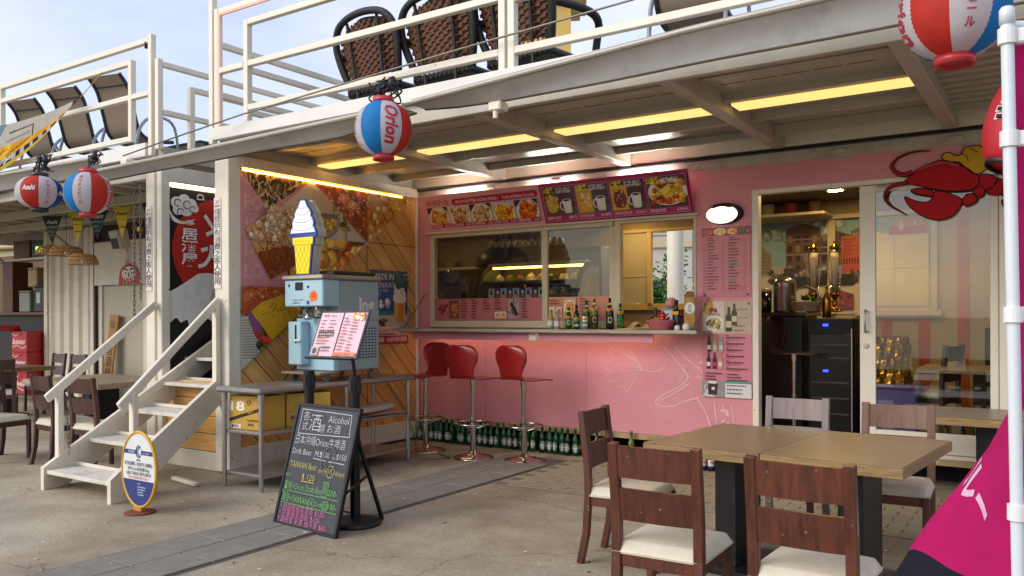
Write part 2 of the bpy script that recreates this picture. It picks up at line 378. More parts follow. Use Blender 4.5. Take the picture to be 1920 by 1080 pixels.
class Print:
    """shapes in the xy plane of a sheet, each later one a hair above the earlier"""
    def __init__(s, eps=0.00025, z0=0.0006): s.mb = MB(); s.z = z0; s.eps = eps; s.reg = None; s.rng = random.Random(11); s.bold0 = 0.0
    def region(s, pts=None): s.reg = ccw(pts) if pts else None; return s
    def poly(s, pts, col, up=True):
        pts = ccw(pts)
        if s.reg: pts = clip(pts, s.reg)
        if len(pts) >= 3:
            s.mb.add([(x, y, s.z) for x, y in pts], [tuple(range(len(pts)))], 0, False, lin(col))
            if up: s.z += s.eps
        return s
    def rect(s, x0, y0, x1, y1, col): return s.poly([(x0, y0), (x1, y0), (x1, y1), (x0, y1)], col)
    def ell(s, cx, cy, rx, ry, col, rot=0.0, n=14, wob=0.0, a0=0, a1=360, up=True):
        pts = []
        for k in range(n + (1 if a1 - a0 < 360 else 0)):
            t = R(a0 + (a1 - a0) * k / n); w = 1 + wob * s.rng.uniform(-1, 1)
            x, y = rx * w * math.cos(t), ry * w * math.sin(t)
            pts.append((cx + x * math.cos(rot) - y * math.sin(rot), cy + x * math.sin(rot) + y * math.cos(rot)))
        return s.poly(pts, col, up)
    def line(s, pts, w, col, closed=False):
        n = len(pts); z = s.z
        for i in range(n if closed else n - 1):
            a = pts[i]; b = pts[(i + 1) % n]; dx, dy = b[0] - a[0], b[1] - a[1]; l = math.hypot(dx, dy) or 1e-6
            px, py = -dy / l * w / 2, dx / l * w / 2; ex, ey = dx / l * w * .25, dy / l * w * .25
            s.poly([(a[0] - ex + px, a[1] - ey + py), (a[0] - ex - px, a[1] - ey - py), (b[0] + ex - px, b[1] + ey - py), (b[0] + ex + px, b[1] + ey + py)], col, False)
            s.z += 0.00001
        s.z = z + s.eps; return s
    def text(s, t, x, y, h, col, w=None, align='L', bold=0.0, shear=0.0, vertical=False, rot=0.0, sx=1.0, gap=1.05, mirror=False):
        """lettering of cap height about h, optionally squeezed to total width w"""
        if vertical:
            for k, ch in enumerate(t): s.text(ch, x, y - k * h * gap, h, col, None, 'C', bold, shear, sx=sx, mirror=mirror)
            return s
        vs, fs = glyphs(t, bold or s.bold0, shear)
        if not vs: return s
        x0 = min(p[0] for p in vs); x1 = max(p[0] for p in vs)
        k = h / 0.78; kx = k * sx
        if w: kx = w / max(1e-6, x1 - x0)
        tw = (x1 - x0) * kx
        ox = x - (0 if align == 'L' else tw / 2 if align == 'C' else tw)
        c, sn = math.cos(rot), math.sin(rot); P = []
        for p in vs:
            lx = (p[0] - x0) * kx; ly = p[1] * k
            if mirror: lx = tw - lx
            lx += ox - x; P.append((x + lx * c - ly * sn, y + lx * sn + ly * c, s.z))
        s.mb.add(P, [f[::-1] for f in fs] if mirror else fs, 0, False, lin(col)); s.z += s.eps
        return s
    def blobs(s, n, box, rmin, rmax, cols, asp=(0.6, 1.0), wob=0.18, nn=8):
        z = s.z
        for _ in range(n):
            r = s.rng.uniform(rmin, rmax); s.z += 0.000012
            bx_, by_, ba, bc, bt_ = s.rng.uniform(box[0], box[2]), s.rng.uniform(box[1], box[3]), s.rng.uniform(*asp), lin(s.rng.choice(cols)), s.rng.uniform(0, 3.14)
            if r > .018:                 # a rounded morsel as a camera would print it: rim, body, gloss
                s.ell(bx_, by_, r, r * ba, tuple(q * .5 for q in bc), bt_, nn + 2, wob, up=False); s.z += 0.000012
                s.ell(bx_ - r * .06, by_ + r * .10, r * .84, r * ba * .84, bc, bt_, nn + 2, wob, up=False); s.z += 0.000012
                s.ell(bx_ - r * .22, by_ + r * .30, r * .40, r * ba * .34, tuple(min(1, q * 1.5 + .04) for q in bc), bt_, nn, wob, up=False)
            else: s.ell(bx_, by_, r, r * ba, bc, bt_, nn, wob, up=False)
        s.z = max(s.z, z) + s.eps; return s
    def strokes(s, n, box, lmin, lmax, w, cols, a0=-180, a1=180):
        z = s.z
        for _ in range(n):
            x = s.rng.uniform(box[0], box[2]); y = s.rng.uniform(box[1], box[3]); l = s.rng.uniform(lmin, lmax); t = R(s.rng.uniform(a0, a1))
            col = s.rng.choice(cols); zz = s.z; s.line([(x, y), (x + l * math.cos(t), y + l * math.sin(t))], w * s.rng.uniform(.6, 1.3), col); s.z = zz + 0.000012
        s.z = max(s.z, z) + s.eps; return s
    def dashes(s, x0, y0, x1, rows, dy, h, col, rng=None, frac=(0.5, 1.0)):
        """rows of tiny unreadable print"""
        z = s.z
        for k in range(rows):
            x = x0; xe = x0 + (x1 - x0) * s.rng.uniform(*frac); y = y0 - k * dy
            while x < xe:
                l = s.rng.uniform(h * .5, h * 1.6); s.poly([(x, y), (min(x + l, xe), y), (min(x + l, xe), y + h), (x, y + h)], col, False); x += l + h * .35
        s.z = z + s.eps; return s
    def build(s, name, parent, m=None): return s.mb.build(name, m or printmat('print_paper'), parent, world=False)

def arcpts(cx, cy, rx, ry, a0, a1, n): return [(cx + rx * math.cos(R(a0 + (a1 - a0) * k / n)), cy + ry * math.sin(R(a0 + (a1 - a0) * k / n))) for k in range(n + 1)]
def smoothpts(pts, n=6, closed=False):
    out = []; m = len(pts); rng = range(m if closed else m - 1)
    g = lambda i: pts[i % m] if closed else pts[max(0, min(m - 1, i))]
    for i in rng:
        p0, p1, p2, p3 = g(i - 1), g(i), g(i + 1), g(i + 2)
        for k in range(n):
            t = k / n
            out.append(tuple(0.5 * (2 * b + (c - a) * t + (2 * a - 5 * b + 4 * c - d) * t * t + (3 * b - a - 3 * c + d) * t ** 3) for a, b, c, d in zip(p0, p1, p2, p3)))
    if not closed: out.append(tuple(pts[-1]))
    return out
def panel(t, w, h, d=0.004, m=None, name='board', b=0.0):
    """backing board for a print, front face at local z=0"""
    return MB().box(0, 0, -d, w, h, 0, b).build(name, m, t, world=False)
# ================================================================== materials
M_white = mat('white_paint', 'd9d2bf', 0.42, var=0.05, scale=3, bump=0.03, bscale=40, dirt=0.35, dirtcol='8c7f68', dscale=2.4, chips=.75, chipscale=17)
M_whiteB = mat('white_paint_clean', 'e0d9c6', 0.4, var=0.04, scale=3, bump=0.02, bscale=40, dirt=0.18, dirtcol='94866e', dscale=3, chips=.6, chipscale=26)
M_step = mat('worn_tread', 'cfcabb', 0.7, var=0.12, scale=18, bump=0.25, bscale=120, dirt=0.55, dirtcol='5e5648', dscale=6, chips=.8, chipcol='4f4638', chipscale=20)
M_pink = mat('pink_wall', 'd48c94', 0.5, var=0.05, scale=1.6, bump=0.03, bscale=30, dirt=0.22, dirtcol='a0616a', dscale=1.1, chips=.35, chipcol='e6c2c6', chipscale=22)
M_cream = mat('cream_frame', 'c9bda0', 0.45, var=0.05, scale=4, dirt=0.15, dirtcol='7d6a4a')
M_wthr = mat('weathered_band', 'b4afa2', 0.7, var=0.18, scale=7, dirt=0.6, dirtcol='6b6254', dscale=5)
M_steel = mat('brushed_steel', 'aaa6a0', 0.34, metal=0.75, var=0.12, scale=9, stretch=(1, 12, 1), dirt=0.12, dirtcol='5a4d3d')
M_chrome = mat('chrome', 'b5b0a8', 0.16, metal=1.0, var=0.05, scale=6)
M_black = mat('black_plastic', '14141a', 0.45, var=0.2, scale=10)
M_blackm = mat('black_metal', '17171a', 0.38, var=0.15, scale=8, metal=0.3)
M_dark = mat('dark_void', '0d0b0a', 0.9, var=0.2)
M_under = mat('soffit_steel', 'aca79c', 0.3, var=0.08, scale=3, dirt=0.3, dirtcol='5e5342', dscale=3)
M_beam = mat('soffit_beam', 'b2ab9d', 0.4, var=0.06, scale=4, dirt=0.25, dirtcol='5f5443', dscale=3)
M_canvas = mat('awning_canvas', 'c2c3c0', 0.75, var=0.08, scale=3, dirt=0.55, dirtcol='62605a', dscale=2.2, bump=0.12, bscale=6, stretch=(0.6, 2.5, 1))
M_pipe = mat('awning_tube', 'a5a194', 0.4, var=0.08, scale=4, dirt=0.4, dirtcol='7a7160', metal=0.2)
M_glass = glass('window_glass', 'f0f4f2', 0.0)
M_glassdoor = glass('door_glass', 'eef0ec', 0.05)
M_pine = wood('pine_planks', 'bf8440', 'e6ba74', 0.5, 'X', 2.4, knots=True)
M_redwood = wood('mahogany_chair', '36180e', '68321e', 0.4, 'Z', 2.2, spec=0.5, coat=0.25, wear=0.5)
M_dkwood = wood('dark_chair_wood', '2a140e', '4d2a1e', 0.4, 'Z', 2.2, spec=0.5, coat=0.2, wear=0.35)
M_tabletop = wood('oak_table', '6b563a', '937a56', 0.32, 'X', 2.0, spec=0.5, coat=0.15)
M_tableedge = wood('oak_table_edge', '66502f', 'a08458', 0.5, 'X', 4.0)
M_greytop = wood('pale_table', '8f7c66', 'b5a38c', 0.38, 'X', 2.0)
M_cushion = mat('cream_vinyl', 'c9c0a8', 0.45, var=0.08, scale=5, bump=0.5, bscale=9, dirt=0.4, dirtcol='8a7d62', dscale=6, chips=.4, chipcol='7a6c52', chipscale=18)
M_chain = mat('chain_metal', '77726a', 0.4, metal=1.0, var=0.2, scale=30)
M_yelwall = mat('yellow_inner_wall', 'd8bd7a', 0.6, var=0.05, scale=3)
M_inner = mat('inner_cream_wall', 'b7a583', 0.7, var=0.06, scale=3, dirt=0.2)
M_print = printmat('print_paper', 0.5, 0.4)
M_gloss = printmat('print_gloss', 0.28, 0.5)
M_flagm = printmat('print_fabric', 0.85, 0.2, transl=0.35)

# ================================================================== the ground
m, nt, b, out = newmat('concrete_ground'); N = nt.nodes.new; K = nt.links.new
tc = N('ShaderNodeTexCoord')
def noise(scale, det, rough, vec=None):
    n = N('ShaderNodeTexNoise'); n.inputs['Scale'].default_value = scale; n.inputs['Detail'].default_value = det; n.inputs['Roughness'].default_value = rough
    K(vec or tc.outputs['Object'], n.inputs['Vector']); return n
def ramp(n, els):
    r = N('ShaderNodeValToRGB'); r.color_ramp.elements[0].position = els[0][0]; r.color_ramp.elements[0].color = (*lin(els[0][1]), 1)
    r.color_ramp.elements[1].position = els[1][0]; r.color_ramp.elements[1].color = (*lin(els[1][1]), 1)
    for p, c in els[2:]:
        e = r.color_ramp.elements.new(p); e.color = (*lin(c), 1)
    K(n.outputs['Fac'], r.inputs['Fac']); return r
def mixc(a, bb, fac, mode='MIX'):
    x = N('ShaderNodeMix'); x.data_type = 'RGBA'; x.blend_type = mode
    if isinstance(fac, float): x.inputs['Factor'].default_value = fac
    else: K(fac, x.inputs['Factor'])
    K(a, x.inputs['A']); K(bb, x.inputs['B']); return x.outputs['Result']
base = ramp(noise(0.9, 8, 0.62), [(0.32, 'a0957f'), (0.7, 'cfc4ab')])
fine = ramp(noise(42, 9, 0.85), [(0.34, '707070'), (0.66, 'ffffff')])
c1 = mixc(base.outputs[0], fine.outputs[0], 0.62, 'MULTIPLY')
gv = N('ShaderNodeTexVoronoi'); gv.inputs['Scale'].default_value = 2.6; K(tc.outputs['Object'], gv.inputs['Vector'])
gr_ = N('ShaderNodeMapRange'); gr_.inputs['From Min'].default_value = 0.035; gr_.inputs['From Max'].default_value = 0.075; gr_.inputs['To Min'].default_value = 0.5; gr_.inputs['To Max'].default_value = 0.0; K(gv.outputs['Distance'], gr_.inputs['Value'])
gum = N('ShaderNodeRGB'); gum.outputs[0].default_value = (*lin('5a5346'), 1)
c1 = mixc(c1, gum.outputs[0], gr_.outputs[0])
stain = ramp(noise(0.55, 9, 0.7), [(0.46, '000000'), (0.66, 'ffffff')])
brown = N('ShaderNodeRGB'); brown.outputs[0].default_value = (*lin('6e5a3e'), 1)
sm = N('ShaderNodeMath'); sm.operation = 'MULTIPLY'; sm.inputs[1].default_value = 0.65; K(stain.outputs[0], sm.inputs[0])
c2 = mixc(c1, brown.outputs[0], sm.outputs[0])
speck = ramp(noise(17, 2, 0.5), [(0.715, '000000'), (0.745, 'ffffff')])
pale = N('ShaderNodeRGB'); pale.outputs[0].default_value = (*lin('d8d3c4'), 1)
sp2 = N('ShaderNodeMath'); sp2.operation = 'MULTIPLY'; sp2.inputs[1].default_value = 0.6; K(speck.outputs[0], sp2.inputs[0])
c3 = mixc(c2, pale.outputs[0], sp2.outputs[0])
vor = N('ShaderNodeTexVoronoi'); vor.feature = 'DISTANCE_TO_EDGE'; vor.inputs['Scale'].default_value = 0.42
wv = N('ShaderNodeVectorMath'); wv.operation = 'ADD'; wn_ = noise(2.2, 5, 0.6); ws = N('ShaderNodeVectorMath'); ws.operation = 'SCALE'; ws.inputs['Scale'].default_value = 0.55
K(wn_.outputs['Color'], ws.inputs[0]); K(ws.outputs[0], wv.inputs[1]); K(tc.outputs['Object'], wv.inputs[0]); K(wv.outputs[0], vor.inputs['Vector'])
ck = N('ShaderNodeMapRange'); ck.inputs['From Min'].default_value = 0.0008; ck.inputs['From Max'].default_value = 0.004; ck.inputs['To Min'].default_value = 0.5; ck.inputs['To Max'].default_value = 0.0
K(vor.outputs['Distance'], ck.inputs['Value'])
dk = N('ShaderNodeRGB'); dk.outputs[0].default_value = (*lin('3f392e'), 1)
c4 = mixc(c3, dk.outputs[0], ck.outputs[0])
K(c4, b.inputs['Base Color']); b.inputs['Roughness'].default_value = 0.85; b.inputs['Specular IOR Level'].default_value = 0.3
bp = N('ShaderNodeBump'); bp.inputs['Strength'].default_value = 0.5; bp.inputs['Distance'].default_value = 0.006
bn = noise(120, 8, 0.75); K(bn.outputs['Fac'], bp.inputs['Height']); K(bp.outputs[0], b.inputs['Normal'])
M_conc = m
tag(MB().quad((-400, -400, 0), (400, -400, 0), (400, 400, 0), (-400, 400, 0)).build('ground', M_conc), kind='structure')

# band of dark paving slabs running back towards the kiosk, with a pale edge strip
M_slab = mat('dark_paving', '7b766c', 0.85, var=0.16, scale=14, bump=0.3, bscale=80, dirt=0.5, dirtcol='8a8272', dscale=2.5)
M_edge = mat('pale_edging', '938b7a', 0.85, var=0.12, scale=10, bump=0.2)
pv = MB().box(1.47, -9.5, -0.02, 2.13, -0.35, 0.003).build('paving_band', mat('paving_bed', '57524a', 0.9, var=0.2, scale=20))
tag(pv, kind='structure')
inv = Matrix.Translation(pv.location).inverted()
sl = MB().box(-0.147, -0.294, 0, 0.147, 0.294, 0.011, 0.004).mesh('slab', M_slab)
rs = random.Random(3)
for k in range(15):
    for x, off in ((1.655, 0.0), (1.957, 0.3)):
        y = -0.66 - k * 0.6 - off
        if y < -9.2: continue
        p = inv @ Vector((x, y, 0.001 + rs.uniform(0, 0.0015)))
        o = inst(sl, 'slab', pv, p, (rs.uniform(-.003, .003), rs.uniform(-.004, .004), rs.uniform(-.004, .004)))
ed = MB().bar((1.465, -9.5, 0.004), (1.49, -3.45, 0.004), 0.045, 0.012).build('edging', M_edge, pv)

# brick pavers in front of the kiosk
M_paver = mat('brick_paver', '91866f', 0.85, var=0.12, scale=12, bump=0.3, bscale=70, dirt=0.45, dirtcol='5d5140', dscale=2)
bd = MB().box(2.16, -1.62, -0.02, 5.92, -0.2, 0.002).build('brick_paving', mat('paver_bed', '6b6252', 0.95, var=0.2, scale=20))
tag(bd, kind='structure'); inv = Matrix.Translation(bd.location).inverted()
br = MB().box(-0.098, -0.048, 0, 0.098, 0.048, 0.007, 0.003).mesh('brick', M_paver)
for j in range(14):
    for i in range(19):
        x = 2.27 + i * 0.202 + (0.1 if j % 2 else 0); y = -0.255 - j * 0.101
        if x > 5.82: continue
        inst(br, 'brick', bd, inv @ Vector((x, y, 0.001 + rs.uniform(0, .0015))), (0, 0, rs.uniform(-.01, .01)))

# ================================================================== the pink kiosk (a converted container)
kio = thing('food_kiosk', 'pink container food kiosk with service window and sliding glass door', 'kiosk', (2.4, 1.2, 0))
w = MB()
for (x0, z0, x1, z1) in ((-2.2, .26, .18, 2.68), (.18, .26, 3.28, 1.235), (.18, 2.30, 3.28, 2.68), (3.28, .26, 3.81, 2.68), (3.81, 2.445, 5.70, 2.68), (5.70, .26, 7.4, 2.68)):
    w.box(x0, 0, z0, x1, .07, z1)
w.build('front_wall', M_pink, kio)
MB().box(-2.2, -.012, 2.681, 7.4, .07, 2.785, .004).build('top_rail', M_wthr, kio)
t = MB(); rr = random.Random(5); x = -.0
pts = []
while x < 5.9:                      # torn lower edge of the weathered band
    pts.append((x, 2.682 - rr.uniform(0, .022))); x += rr.uniform(.03, .12)
for a, c in zip(pts[:-1], pts[1:]): t.add([(a[0], -.004, a[1]), (c[0], -.004, c[1]), (c[0], -.004, 2.69), (a[0], -.004, 2.69)], [(0, 1, 2, 3)])
t.build('peeling_edge', M_wthr, kio)
for k, x in enumerate((.95, 1.75, 3.2, 4.45, 5.3)): MB().box(x, -.03, 2.70, x + .12, -.012, 2.735, .004).build('bracket', M_wthr, kio)
MB().tube([(-.1, -.025, 2.775), (2.4, -.028, 2.771), (5.6, -.025, 2.774), (7.4, -.025, 2.772)], .011, 6).build('cable', M_black, kio)
MB().box(-2.2, -.02, .205, 7.4, .07, .258, .004).build('bottom_rail', mat('bare_wood_edge', 'a8946e', 0.8, var=0.25, scale=9, dirt=0.5, dirtcol='5b4b33', dscale=6), kio)
MB().box(-2.2, .07, .2, 7.4, 2.44, .26).build('floor', mat('kiosk_floor', '4a4036', 0.6, var=0.15), kio)
MB().box(-2.2, .5, 0, 7.4, .55, .2).build('plinth', M_dark, kio)  # added dark skirt, closes off light from behind and stands for shade
MB().box(-2.2, .07, 2.62, 7.4, 2.44, 2.79).build('roof', mat('kiosk_ceiling', '6b5f4c', 0.7, var=0.1), kio)
MB().box(-2.26, 0, .2, -2.2, 2.44, 2.79).build('side_wall', M_inner, kio)
MB().box(7.4, 0, .2, 7.46, 2.44, 2.79).build('side_wall', M_inner, kio)
w = MB()
for (x0, z0, x1, z1) in ((-2.2, .26, 1.26, 2.62), (1.26, .26, 2.40, 1.44), (1.26, 2.45, 2.40, 2.62), (2.40, .26, 7.4, 2.62)):
    w.box(x0, 2.38, z0, x1, 2.44, z1)
w.build('back_wall', M_inner, kio)
# yellow rear window: fixed left light, open right light
f = MB()
for (x0, z0, x1, z1) in ((1.26, 1.44, 2.40, 1.52), (1.26, 2.41, 2.40, 2.45), (1.26, 1.52, 1.31, 2.41), (2.36, 1.52, 2.40, 2.41)): f.box(x0, 2.33, z0, x1, 2.40, z1, .004)
fw = f.build('window', M_yelwall, kio)
MB().box(1.74, 2.30, 1.52, 1.80, 2.36, 2.41, .004).build('mullion', M_yelwall, fw)
MB().box(1.31, 2.36, 1.525, 1.74, 2.366, 2.405).build('pane', mat('frosted_pane', 'c9bf9f', 0.5, var=0.06), fw)
MB().bar((1.31, 2.355, 1.86), (1.74, 2.355, 1.86), .004, .006).build('glazing_bar', M_whiteB, fw)
# ---- service window
f = MB()
for (x0, z0, x1, z1) in ((.18, 1.25, .235, 2.285), (.235, 2.235, 2.44, 2.285), (.235, 1.25, 2.44, 1.325), (2.46, 1.25, 2.52, 2.285), (3.255, 1.25, 3.28, 2.285), (2.52, 2.25, 3.255, 2.285)):
    f.box(x0, -.012, z0, x1, .06, z1, .004)
sw = f.build('window_frame', M_cream, kio)
MB().box(1.635, .0, 1.325, 1.70, .035, 2.235, .003).build('mullion', M_cream, sw)
MB().box(2.395, .005, 1.325, 2.455, .04, 2.235, .003).build('mullion', M_cream, sw)
MB().box(.235, .012, 1.325, 1.635, .016, 2.235).build('pane', M_glass, sw)
MB().box(1.70, .022, 1.325, 2.395, .026, 2.235).build('pane', M_glass, sw)
MB().box(.13, -.05, 2.275, 3.31, .0, 2.298, .003).build('ledge', M_cream, kio)
# ---- counter shelf hung on chains
ct = MB().box(.06, -.36, 1.205, 3.42, .0, 1.235, .004).build('counter', wood('counter_board', '6d6254', 'b9ad98', 0.7, 'X', 2.0), kio)
MB().box(.06, -.372, 1.212, 3.42, -.361, 1.243, .002).build('edge_strip', wood('weathered_edge', '8d8677', 'c8c2b4', 0.75, 'X', 3.0), ct)
MB().box(.10, -.345, 1.236, 2.52, -.01, 1.243).build('counter_top', wood('counter_top_wood', '7a6140', 'a08254', 0.55, 'X', 2.0), ct)
for (a, c) in (((.16, -.335, 1.13), (1.66, -.335, 1.204)), ((1.76, -.335, 1.13), (2.98, -.335, 1.204))):
    MB().box(a[0], -.285, a[2], c[0], -.275, c[2]).build('valance', M_pink, ct)
def chain(p, q, parent, step=.032, r=.0028, name='chain'):
    mb = MB(); p = Vector(p); q = Vector(q); n = max(2, int((q - p).length / step)); d = (q - p).normalized()
    a = d.orthogonal().normalized(); c = d.cross(a)
    for k in range(n):
        o = p + (q - p) * ((k + .5) / n); s_ = a if k % 2 else c; l = step * .72
        mb.tube([o + d * (l * math.cos(t)) + s_ * (.011 * math.sin(t)) for t in [i * math.pi / 4 for i in range(8)]], r, 4, closed=True)
    return mb.build(name, M_chain, parent)
chain((.12, -.02, 1.62), (.09, -.34, 1.25), kio)
chain((3.40, -.02, 1.52), (3.37, -.34, 1.24), kio)
# warm strip light under the counter, behind the valance
MB().tube([(.2, -.22, 1.185), (2.95, -.22, 1.185)], .012, 8).build('light_tube', emit('warm_tube', 'ffdcb4', 5.0), kio)
MB().box(1.665, -.30, 1.13, 1.755, -.23, 1.20, .004).build('light_socket', mat('socket_white', 'e6dcc8', .4), kio)
# ---- doorway and sliding door
f = MB()
for (x0, z0, x1, z1) in ((3.79, .26, 3.845, 2.46), (3.845, 2.42, 5.70, 2.46), (5.645, .26, 5.72, 2.42), (3.845, .245, 5.645, .285)): f.box(x0, -.012, z0, x1, .075, z1, .004)
f.build('door_frame', M_whiteB, kio)
d = MB()
for (x0, z0, x1, z1) in ((4.665, .29, 4.785, 2.415), (5.585, .29, 5.64, 2.415), (4.785, .29, 5.585, .45), (4.785, 2.36, 5.585, 2.415)): d.box(x0, .005, z0, x1, .045, z1, .004)
dr = d.build('sliding_door', M_whiteB, kio)
MB().box(4.785, .022, .45, 5.585, .028, 2.36).build('pane', M_glassdoor, dr)
h = MB().tube([(4.715, -.03, 1.23), (4.715, -.045, 1.24), (4.715, -.045, 1.40), (4.715, -.03, 1.41)], .009, 8)
h.cyl((4.715, .005, 1.24), (4.715, -.04, 1.24), .008, 8).cyl((4.715, .005, 1.40), (4.715, -.04, 1.40), .008, 8)
h.build('handle', M_steel, dr)
MB().lathe([(.0, 0), (.022, 0), (.022, .006), (0, .006)], 14, M=Matrix.Translation((4.715, .004, 1.12)) @ Matrix.Rotation(R(90), 4, 'X')).build('lock', M_cream, dr)
MB().tube([(4.80, -.01, 2.40), (5.62, -.01, 2.40)], .008, 6).build('door_rail', M_steel, kio)
for x in (.92, 2.14): MB().box(x, -.0008, .262, x + .004, .0, 1.20).build('panel_joint', mat('joint_pink', 'a8626c', .6), kio)
for x in (.90, .945, 2.12, 2.165, 3.31, 3.79):
    for z in (.34, .62, .90, 1.14): MB().lathe([(0, 0), (.006, 0), (.005, .003), (0, .004)], 8, M=Matrix.Translation((x, 0, z + (x * 7 % 1) * .03)) @ Matrix.Rotation(R(90), 4, 'X')).build('screw', M_wthr, kio)
# white-line drawings of a leaf and a starfish printed on the pink wall
pr = thing('wall_drawing', 'white line drawing of a ginkgo leaf and a starfish on the pink wall', 'wall drawing', (0, -.0012, 0)); frame(pr, (1, 0, 0), (0, 0, 1))
p = Print(eps=.0001, z0=.0002); wl = 'e6b3b8'
stem_ = smoothpts([(2.98, .915), (2.92, .86), (2.83, .85), (2.74, .87)], 5); p.line(stem_, .008, wl)
edge = smoothpts([(2.74, .87), (2.66, .99), (2.60, 1.05), (2.55, 1.02), (2.52, 1.06), (2.46, 1.04), (2.41, 1.07), (2.40, 1.0), (2.44, .95), (2.37, .92), (2.36, .86), (2.42, .84), (2.38, .80), (2.40, .74), (2.47, .75), (2.49, .69), (2.55, .70), (2.58, .65), (2.62, .70), (2.66, .78), (2.74, .865)], 4); p.line(edge, .007, wl)
for k in range(15):
    t = k / 14; e = edge[int(8 + t * (len(edge) - 22))]; p.line(smoothpts([(2.74, .868), (2.66 + .02 * math.sin(k), .868 + (e[1] - .868) * .45), (e[0] * .8 + 2.74 * .2, e[1] * .85 + .868 * .15)], 4), .0035, wl)
for arm in ([(2.95, 1.09), (3.06, .98), (3.17, .85), (3.19, .80), (3.11, .72), (2.98, .65), (2.90, .60), (2.88, .56), (2.93, .53), (3.05, .54), (3.20, .60), (3.30, .63)],
            [(3.06, 1.09), (3.16, 1.0), (3.26, .92), (3.33, .86), (3.34, .80)], [(3.28, .62), (3.36, .50), (3.42, .34), (3.45, .26)],
            [(3.44, .60), (3.46, .45), (3.48, .27)], [(3.60, .58), (3.62, .42), (3.60, .26)], [(3.40, 1.12), (3.34, 1.05), (3.36, .98), (3.30, .94)], [(2.90, .58), (3.02, .63), (3.14, .71), (3.2, .74)]):
    p.line(smoothpts(arm, 5), .012, wl)
p.strokes(34, (3.10, .72, 3.2, 1.0), .012, .03, .006, [wl], -70, -30); p.strokes(30, (2.98, .58, 3.16, .70), .012, .03, .006, [wl], 10, 50)
p.blobs(26, (3.5, .28, 3.59, .56), .008, .02, [wl]); p.strokes(14, (3.3, .78, 3.4, 1.0), .015, .05, .008, [wl])
p.strokes(40, (3.69, 1.9, 3.78, 2.35), .03, .09, .002, ['dd9ea3'], 110, 140)
p.line(arcpts(4.12, 2.58, .17, .045, 0, 360, 24), .006, 'dd9aa0'); p.line(arcpts(4.12, 2.58, .11, .026, 0, 360, 20), .005, 'dd9aa0')
p.build('print', pr)

# ================================================================== wooden partition at the left of the kiosk front (X = 0 plane)
par = thing('side_partition', 'white framed partition clad with diagonal pine boards beside the kiosk', 'partition', (-.06, -1.25, 0))
f = MB(); f.box(-.16, -2.56, .02, .03, -2.43, 2.79, .006)
f.build('corner_post', M_white, par)
MB().box(-.16, -.055, .02, .02, -.012, 2.79, .004).build('end_post', M_white, par)
MB().box(-.13, -2.43, 2.69, .03, -.055, 2.79, .004).build('top_frame', M_white, par)
MB().box(-.13, -2.43, .03, .025, -.055, .22, .004).build('base_board', M_white, par)
MB().box(-.12, -2.43, .22, -.02, -.055, 2.69).build('backing', M_dark, par)
# diagonal planks, clipped to the panel opening; they descend towards the kiosk
y0, y1, z0, z1 = -2.43, -.055, .22, 2.69
W = .165; s2 = math.sqrt(.5); k = 0
nmin = (y0 + z0) * s2; nmax = (y1 + z1) * s2
c = nmin
while c < nmax:
    a, e = c + .005, min(c + W - .005, nmax)
    strip = [((n * s2 + q * s2), (n * s2 - q * s2)) for n, q in ((a, -6), (e, -6), (e, 6), (a, 6))]
    poly = clip(ccw(strip), [(y0, z0), (y1, z0), (y1, z1), (y0, z1)])
    if len(poly) >= 3:
        # built in the plank's own frame, so the grain follows it
        cy = sum(q[0] for q in poly) / len(poly); cz = sum(q[1] for q in poly) / len(poly)
        M = Matrix(((0, 0, 1, 0), (s2, s2, 0, cy), (-s2, s2, 0, cz), (0, 0, 0, 1)))       # local x along the plank
        loc = [((q[0] - cy) * s2 - (q[1] - cz) * s2, (q[0] - cy) * s2 + (q[1] - cz) * s2) for q in poly]
        mb = MB().prism(ccw(loc), .018)
        o = bpy.data.objects.new('plank', mb.mesh('plank', M_pine)); COL.objects.link(o); o.parent = par
        o.matrix_local = INV[par.name] @ Matrix.Translation((-.008 + rs.uniform(-.0015, .0015), 0, 0)) @ M
    c += W
for (ya, yb, za, zb) in ((-.835, -.827, .22, 2.69),): MB().box(.0035, ya, za, .0125, yb, zb).build('joint_strip', M_dkwood, par)
MB().box(.0035, y0, 2.142, .0125, y1, 2.15).build('joint_strip', M_dkwood, par)
# yellow strip light along the top of the boards
MB().box(.016, -2.40, 2.668, .030, -.3, 2.678).build('light_strip', emit('amber_strip', 'ffb84c', 15.0), par)

# low plank wall closing the gap under the stairs
lw = thing('plank_wall', 'low wall of horizontal pine boards behind the white stairs', 'wall', (-.6, -2.47, 0))
for k in range(4):
    z = .165 + k * .158
    MB().box(-1.0, -2.49 + rs.uniform(0, .003), z + .003, -.165, -2.46, z + .155, .003).build('plank', M_pine, lw)
MB().box(-1.02, -2.50, 0, -.165, -2.455, .162, .004).build('base_board', M_white, lw)
MB().box(-1.0, -2.455, .1, -.165, -2.44, .79).build('backing', M_dark, lw)

# partition on the far side of the stairs, carrying the mountain poster
pf = thing('stair_partition', 'white partition wall with tall post left of the white stairs', 'partition', (-1.06, -1.3, 0))
MB().box(-1.19, -2.56, 0, -1.055, -2.44, 2.80, .006).build('corner_post', M_white, pf)
MB().box(-1.055, -2.54, 0, -.975, -2.45, 2.80, .006).build('corner_post', M_white, pf)
MB().box(-1.12, -2.44, 0, -1.02, -.06, 2.80).build('wall_panel', M_white, pf)
MB().box(-1.02, -2.45, 2.66, -.98, -.06, 2.80, .004).build('top_frame', M_white, pf)
